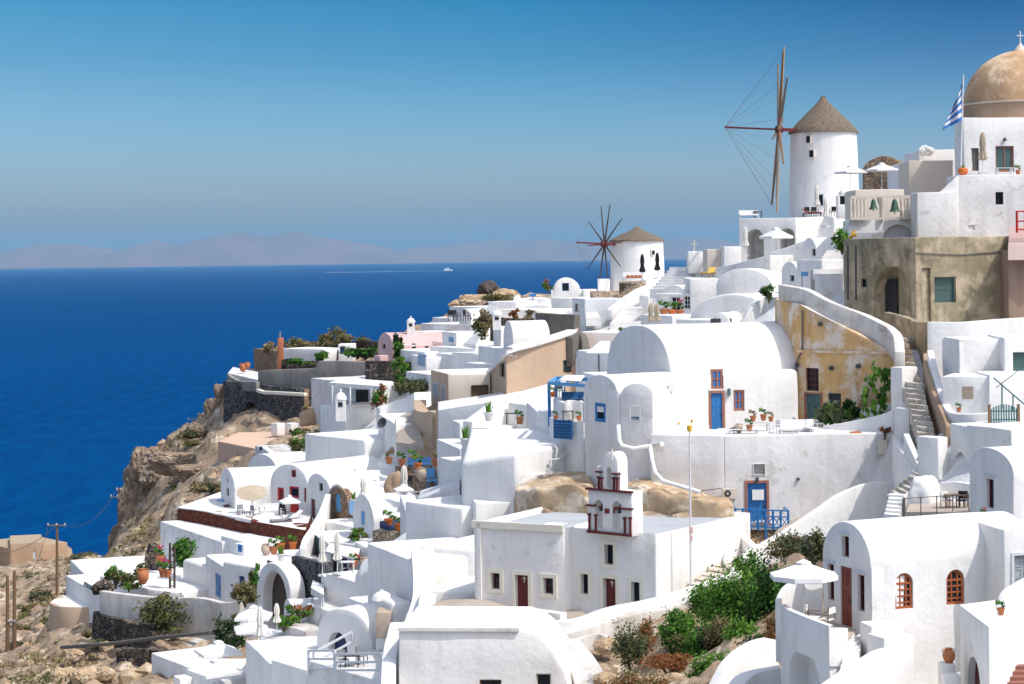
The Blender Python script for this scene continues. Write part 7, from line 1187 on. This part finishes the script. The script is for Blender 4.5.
# parasols and planters bottom
for k, (kd, lab, x, y, D, s) in enumerate((('white_parasol', 'white parasol partly behind the closed cream parasol, lower left', 254, 648, 124, (1.0, 1.0, .85)), ('white_parasol', 'white parasol just below its neighbour, lower left', 252, 660, 121, (.95, .95, .8)), ('white_parasol', 'big white parasol at the bottom edge, upper of two', 219, 684, 122, (1.15, 1.15, .85)), ('white_parasol', 'big white parasol at the bottom edge, lower of two', 217, 706, 119, (1.25, 1.25, .9)), ('closed_parasol', 'closed cream parasol standing by the rounded grey wall', 260.5, 651, 118, (1.15, 1.15, .95)), ('closed_parasol', 'short closed cream parasol near the lower planter', 277, 632, 126, (.9, .9, .65)))): spawn(kd, lab, (x, y, D), k * .2, s)
b = Bld('wall', 'rounded grey-white courtyard wall at the bottom left centre', 'wall'); f = b.box((246, 648, 117), (270, 656, 110), 5, 6, name='shaded_side'); f = b.box((270, 656, 109.9), (307, 671, 107), 4, 6, par=(.3, .9), bevel=.15, roof='white2'); b.done()
slab([(246, 652, 122), (306, 668, 112), (330, 640, 122), (268, 628, 132)], .4, 'white2', 'courtyard')['kind'] = 'structure'
b = Bld('planter', 'long planted bed with orange flowers below the tall arch', 'planter'); b.box((278, 628, 128), (306, 627, 125), 2.5, 1.5, mat='worn_white'); b.done()
bush('green and yellow flower bed below the tall arch, left part', 284, 627, 127, .9, .6, .9, 320, ['green', 'brightgreen'], .16); bush('red and green flower bed below the tall arch, right part', 298, 620, 128, 1.0, .7, 1.1, 360, ['green', 'rust'], .16)
b = Bld('house', 'small tan-roofed arched shed below the tall arch', 'shed'); f = b.vault((284, 614, 134), (292, 616, 131), 5, 1.0, 2.5, mat='white'); b.box((292, 608, 133), (312, 606, 133), 3, 2, mat='tan', name='tan_wall'); b.done()
b = Bld('house', 'white walled terrace block above the small round-arched door', 'house'); f = b.box((305, 611, 129), (345, 608, 124), 5, 4, mat='white2', bevel=.2); b.done()
b = Bld('vaulted_house', 'low white vaulted house with a dark blue arched opening near the bottom', 'house'); f = b.vault((316, 645, 114), (372, 645, 111), 8, 2.0, 3, sq=.9, bevel=.2); b.open(f[0], 328.5, 632, 347, 662, 'hole', arch=True, deep=.6); fb = Face(f[0].o - f[0].n * .55, f[0].e, f[0].n, 9); r_ = b.done(); m = MB(); a0, z = fb.hit(338, 644); m.box(fb.pt(a0, z, .04), (1.9, .06, 1.8), atan2(fb.e.y, fb.e.x)); m.build('door', 'navy', r_)  # navy panel widened across the arch, its colour standing for the dark opening
b = Bld('house', 'white domed chimney tower above the bottom railing', 'tower'); f = b.box((374, 598, 110), (391, 601, 107.5), 1.2, 4.5, bevel=.2, seg=3, cell=.8); c0 = U(382, 600, 109.5); m = MB(); m.lathe([(.6, 0), (.5, .25), (.25, .42), (0, .45)], c0 + Vector((0, .1, 0)), 16); m.box(c0 + Vector((0, .1, .45)), (.2, .2, .15)); b.add('dome', m, 'white'); m = MB(); m.tube([U(382, 628, 107.4), U(382, 628, 107.9)], .12, 10); b.add('vent_hole', m, 'brown'); b.done()
b = Bld('house', 'white courtyard house wall left of the domed chimney tower', 'house'); b.box((346, 606, 121), (396, 604, 115), 6, 5, bevel=.25); b.done()
wall('tan stairway side between the domed tower and the bottom vault', [(391, 612, 107), (397, 603, 110), (408, 597, 112)], 1.4, .8, 'beige')
b = Bld('terrace', 'grey-white terrace base carrying the bottom railing', 'terrace'); f = b.box((307, 671, 106.5), (390, 672, 100), 6, 4, mat='white2', bevel=.1); b.done()
railing('white horizontal railing on the terrace near the bottom edge, left section', [(309, 671, 106.3), (335, 671.5, 103.8)], 1.05, 'greywhite', 2, (1.0, .6, .15), w=.1); railing('white horizontal railing on the terrace near the bottom edge, right section', [(336, 672, 103.7), (382, 672, 100.5)], .9, 'greywhite', 2, (1.0, .55, .1), w=.1); railing('white handrail rising diagonally towards the dark blue arched opening', [(314, 664, 108), (352, 643, 110)], .6, 'greywhite', 2, (1.0, .1), w=.1)
spawn('chair_metal', 'grey patio chair behind the bottom railing, left one', (343, 668, 104.5), .5, 1); spawn('table_dark', 'small dark patio table behind the bottom railing', (352, 668, 104.5), 0, .9); spawn('chair_metal', 'grey patio chair behind the bottom railing beside the chimney tower', (362, 664, 105), 1.2, 1)
b = Bld('house', 'white staircase block at the left of the wide bottom vaulted house', 'house'); b.box((383, 652, 98), (398, 655, 94), 4, 5, bevel=.2); b.done()
b = Bld('house', 'flat white roof with a vent at the bottom left edge', 'house'); f = b.box((151, 664, 133), (222, 668, 124), 6, 4, bevel=.1); b.box((173, 676, 128), (180, 678, 127), 1, 1.2, name='vent_block'); b.done()
def cable(label, pts, r=.02, sag=.6):
    P0 = [U(*p) for p in pts]; m = MB(); Q0 = []
    for i in range(len(P0) - 1):
        for k in range(9): t = k / 8; q = P0[i].lerp(P0[i + 1], t); q.z -= sag * 4 * t * (1 - t); Q0.append(q)
    m.tube(Q0, r, 4); return tag(m.build('cable', 'darkmetal'), label, 'cable')
cable('thin power cable sagging from the tall wooden pole to the left edge', [(57, 526, 232), (-60, 545, 200)], .03, 2); cable('thin power cable between the twin dark poles and the tall pole', [(14.5, 574, 175), (48, 527, 232)], .03, 2); cable('thin power cable from the tall pole up to the cliff ledge pole', [(65, 526, 232), (116, 491, 262)], .03, 1.5); cable('grey cable looping along the pale wall right of the tall windowless building', [(655, 492, 107), (722, 488, 108.6)], .025, .1)
# far left, beyond the cliff
b = Bld('tan_building', 'low tan flat-roofed building by the sea at the far left', 'building'); f = b.box((-22, 545, 300), (10, 545, 292), 9, 4, mat='brown', roof='sand'); f = b.box((10, 545, 291.9), (42.5, 541, 293), 9, 4, mat='brown', roof='sand', name='right_wing'); b.open(f[0], 33, 551, 36, 559, 'door', 'greywhite'); b.done()
slab([(-30, 574, 285), (40, 572, 280), (85, 562, 285), (60, 558, 300), (20, 560, 300)], .4, 'paving', 'road')['kind'] = 'structure'
def upole(label, x, y0, y1, D, arms=()):
    o = empty('utility_pole', U(x, y0, D), label, 'utility pole'); m = MB(); m.tube([U(x, y0 + 4, D), U(x, y1, D)], [.2, .13], 8); m.build('pole', 'wood', o)
    for dx0, dx1, y in arms: m = MB(); m.bar(U(x + dx0, y, D - .1), U(x + dx1, y, D - .1), .16); m.build('crossarm', 'greywood', o); m = MB(); [m.tube([U(x + t, y, D - .1), U(x + t, y - 2.2, D - .1)], .09, 6) for t in (dx0 + 1, (dx0 + dx1) / 2, dx1 - 1)]; m.build('insulator', 'greywhite', o)
    return o
upole('tall wooden utility pole with a wide crossarm in front of the sea', 57, 614, 524, 232, ((-10, 9, 525.5),)); upole('dark wooden pole at the far left, left of its twin', 7.5, 668, 576, 175); upole('dark wooden pole at the far left, right of its twin', 14.5, 665, 571, 175, ((-7, 1, 622),)); upole('small utility pole with two crossarms on the cliff ledge', 119, 520, 488, 262, ((-3, 6, 490), (-9, 6, 497)))
for k, (x, y, D, rx, mt) in enumerate(((35, 585, 268, 2.5, 0), (60, 583, 262, 2.0, 1), (45, 600, 245, 2.3, 0), (28, 612, 228, 2.0, 1), (52, 622, 205, 1.7, 0), (32, 634, 190, 1.6, 1), (22, 650, 180, 1.5, 0), (48, 650, 172, 1.5, 1), (42, 668, 152, 1.2, 0), (100, 646, 146, .9, 0), (88, 638, 150, .9, 1), (150, 655, 137, .5, 0), (62, 570, 280, 2.2, 1), (82, 560, 275, 2.0, 0), (186, 440, 236, 1.7, 0), (203, 437, 236, 1.2, 0), (192, 446, 228, 1.3, 1), (188, 510, 205, 1.8, 1), (208, 492, 200, 2.0, 0), (150, 552, 200, 1.5, 1), (190, 434, 237, .9, 0))):
    rnd_l = ('tan', 'olive')[mt]; bush(f"{('straw','olive')[mt]} coloured scrub bush " + ('below the tan seaside building, first from the road', 'behind the tall utility pole', 'left of the tall utility pole foot', 'above the twin dark poles', 'right of the twin dark poles, upper', 'between the twin dark poles and the bastion', 'at the foot of the twin dark poles', 'below the tan bastion, upper', 'at the bottom left corner slope', 'under the long retaining wall, left', 'under the long retaining wall, far left', 'beside the lower dark rubble bank', 'on the bank right of the tan building', 'on the seaside bank under the cliff', 'on the cliff top, largest', 'on the cliff top near the path', 'just below the cliff top path', 'on the slope above the white yard', 'on the cliff slope left of the gabled house', 'at the cliff foot above the far left house', 'at the very crest of the cliff')[k], x, y, D, rx, rx * .8, rx * .55, 380, ['olivegreen', 'drybrush'] if mt else ['drybrush', 'greygreen'], .22 + rx * .03, stem=False, group='scrub bushes on the bare slopes')
for k, (x, y, D, r) in enumerate(((66, 676, 138, .9), (86, 678, 134, 1.0), (104, 674, 134, .7), (106, 647, 143, .55), (75, 655, 142, .6), (52, 686, 140, .9))): rock(('orange-tan boulder at the bottom left corner', 'pale boulder at the bottom left, right of the orange-tan one', 'pale boulder left of the lower dark rubble bank', 'small white-grey boulder under the retaining wall', 'tan boulder below the curved bastion', 'low tan boulder at the bottom edge beside the twin poles')[k], x, y, D, r, 'tanrock', 'boulder', 'boulder', 50 + k)
# cliff rocks
for k, (x, y, D, r, sq) in enumerate(((150, 476, 241, 3.0, (.9, .9, 1.7)), (143, 508, 240, 3.0, (.85, .9, 1.9)), (164, 470, 238, 2.6, (1.2, .9, 1.2)), (126, 545, 245, 2.6, (.8, .8, 1.4)), (143, 535, 238, 2.6, (1, .8, 1.2)), (214, 412, 240, 1.5, (.7, .7, 1.6)), (203, 430, 240, 1.5, (1.3, .8, .7)), (220, 394, 242, 1.1, (.7, .7, 1.6)), (176, 462, 230, 2.2, (1.3, .8, .7)), (196, 472, 222, 2.0, (1.3, .8, .6)))): rock(('overhanging crag at the top corner of the cliff', 'dark cliff face buttress in the middle of the crag', 'rugged crag block right of the cliff corner', 'low jagged crag at the foot of the cliff', 'broken crag block above the cliff foot', 'pale jagged spur below the lookout terrace', 'pale rounded spur on the cliff edge path', 'upper jagged tip of the spur under the lookout terrace', 'brown outcrop below the cliff top path', 'brown outcrop left of the small gabled house')[k], x, y, D, r, 'cliffrock', 'crag', 'crag', 70 + k, sq=sq)
# boat
o = empty('ferry', U(449, 270.5, 22000), 'small white ferry far out on the sea with a long wake', 'boat'); z0 = 0; c0 = Vector((U(449, 270.5, 22000).x, 22000 * .98, 0)); o.location = c0; ORG[o] = c0; m = MB(); m.prism([(c0.x - 42, c0.y), (c0.x - 34, c0.y - 14), (c0.x + 34, c0.y - 14), (c0.x + 50, c0.y), (c0.x + 34, c0.y + 14), (c0.x - 34, c0.y + 14)], 0, 14); m.build('hull', 'whitemetal', o); m = MB(); m.prism([(c0.x - 28, c0.y - 12), (c0.x + 20, c0.y - 12), (c0.x + 20, c0.y + 12), (c0.x - 28, c0.y + 12)], 14, 30); m.build('cabin', 'whitemetal', o)
m = MB(); m.prism([(c0.x - 30, c0.y - 30), (c0.x - 30, c0.y + 30), (c0.x - 600, c0.y + 60), (c0.x - 1250, c0.y - 120), (c0.x - 1250, c0.y - 330), (c0.x - 600, c0.y - 130)], .5, 1.2); tag(m.build('wake', 'foam'), 'long white foam wake trailing left of the ferry', 'wake')
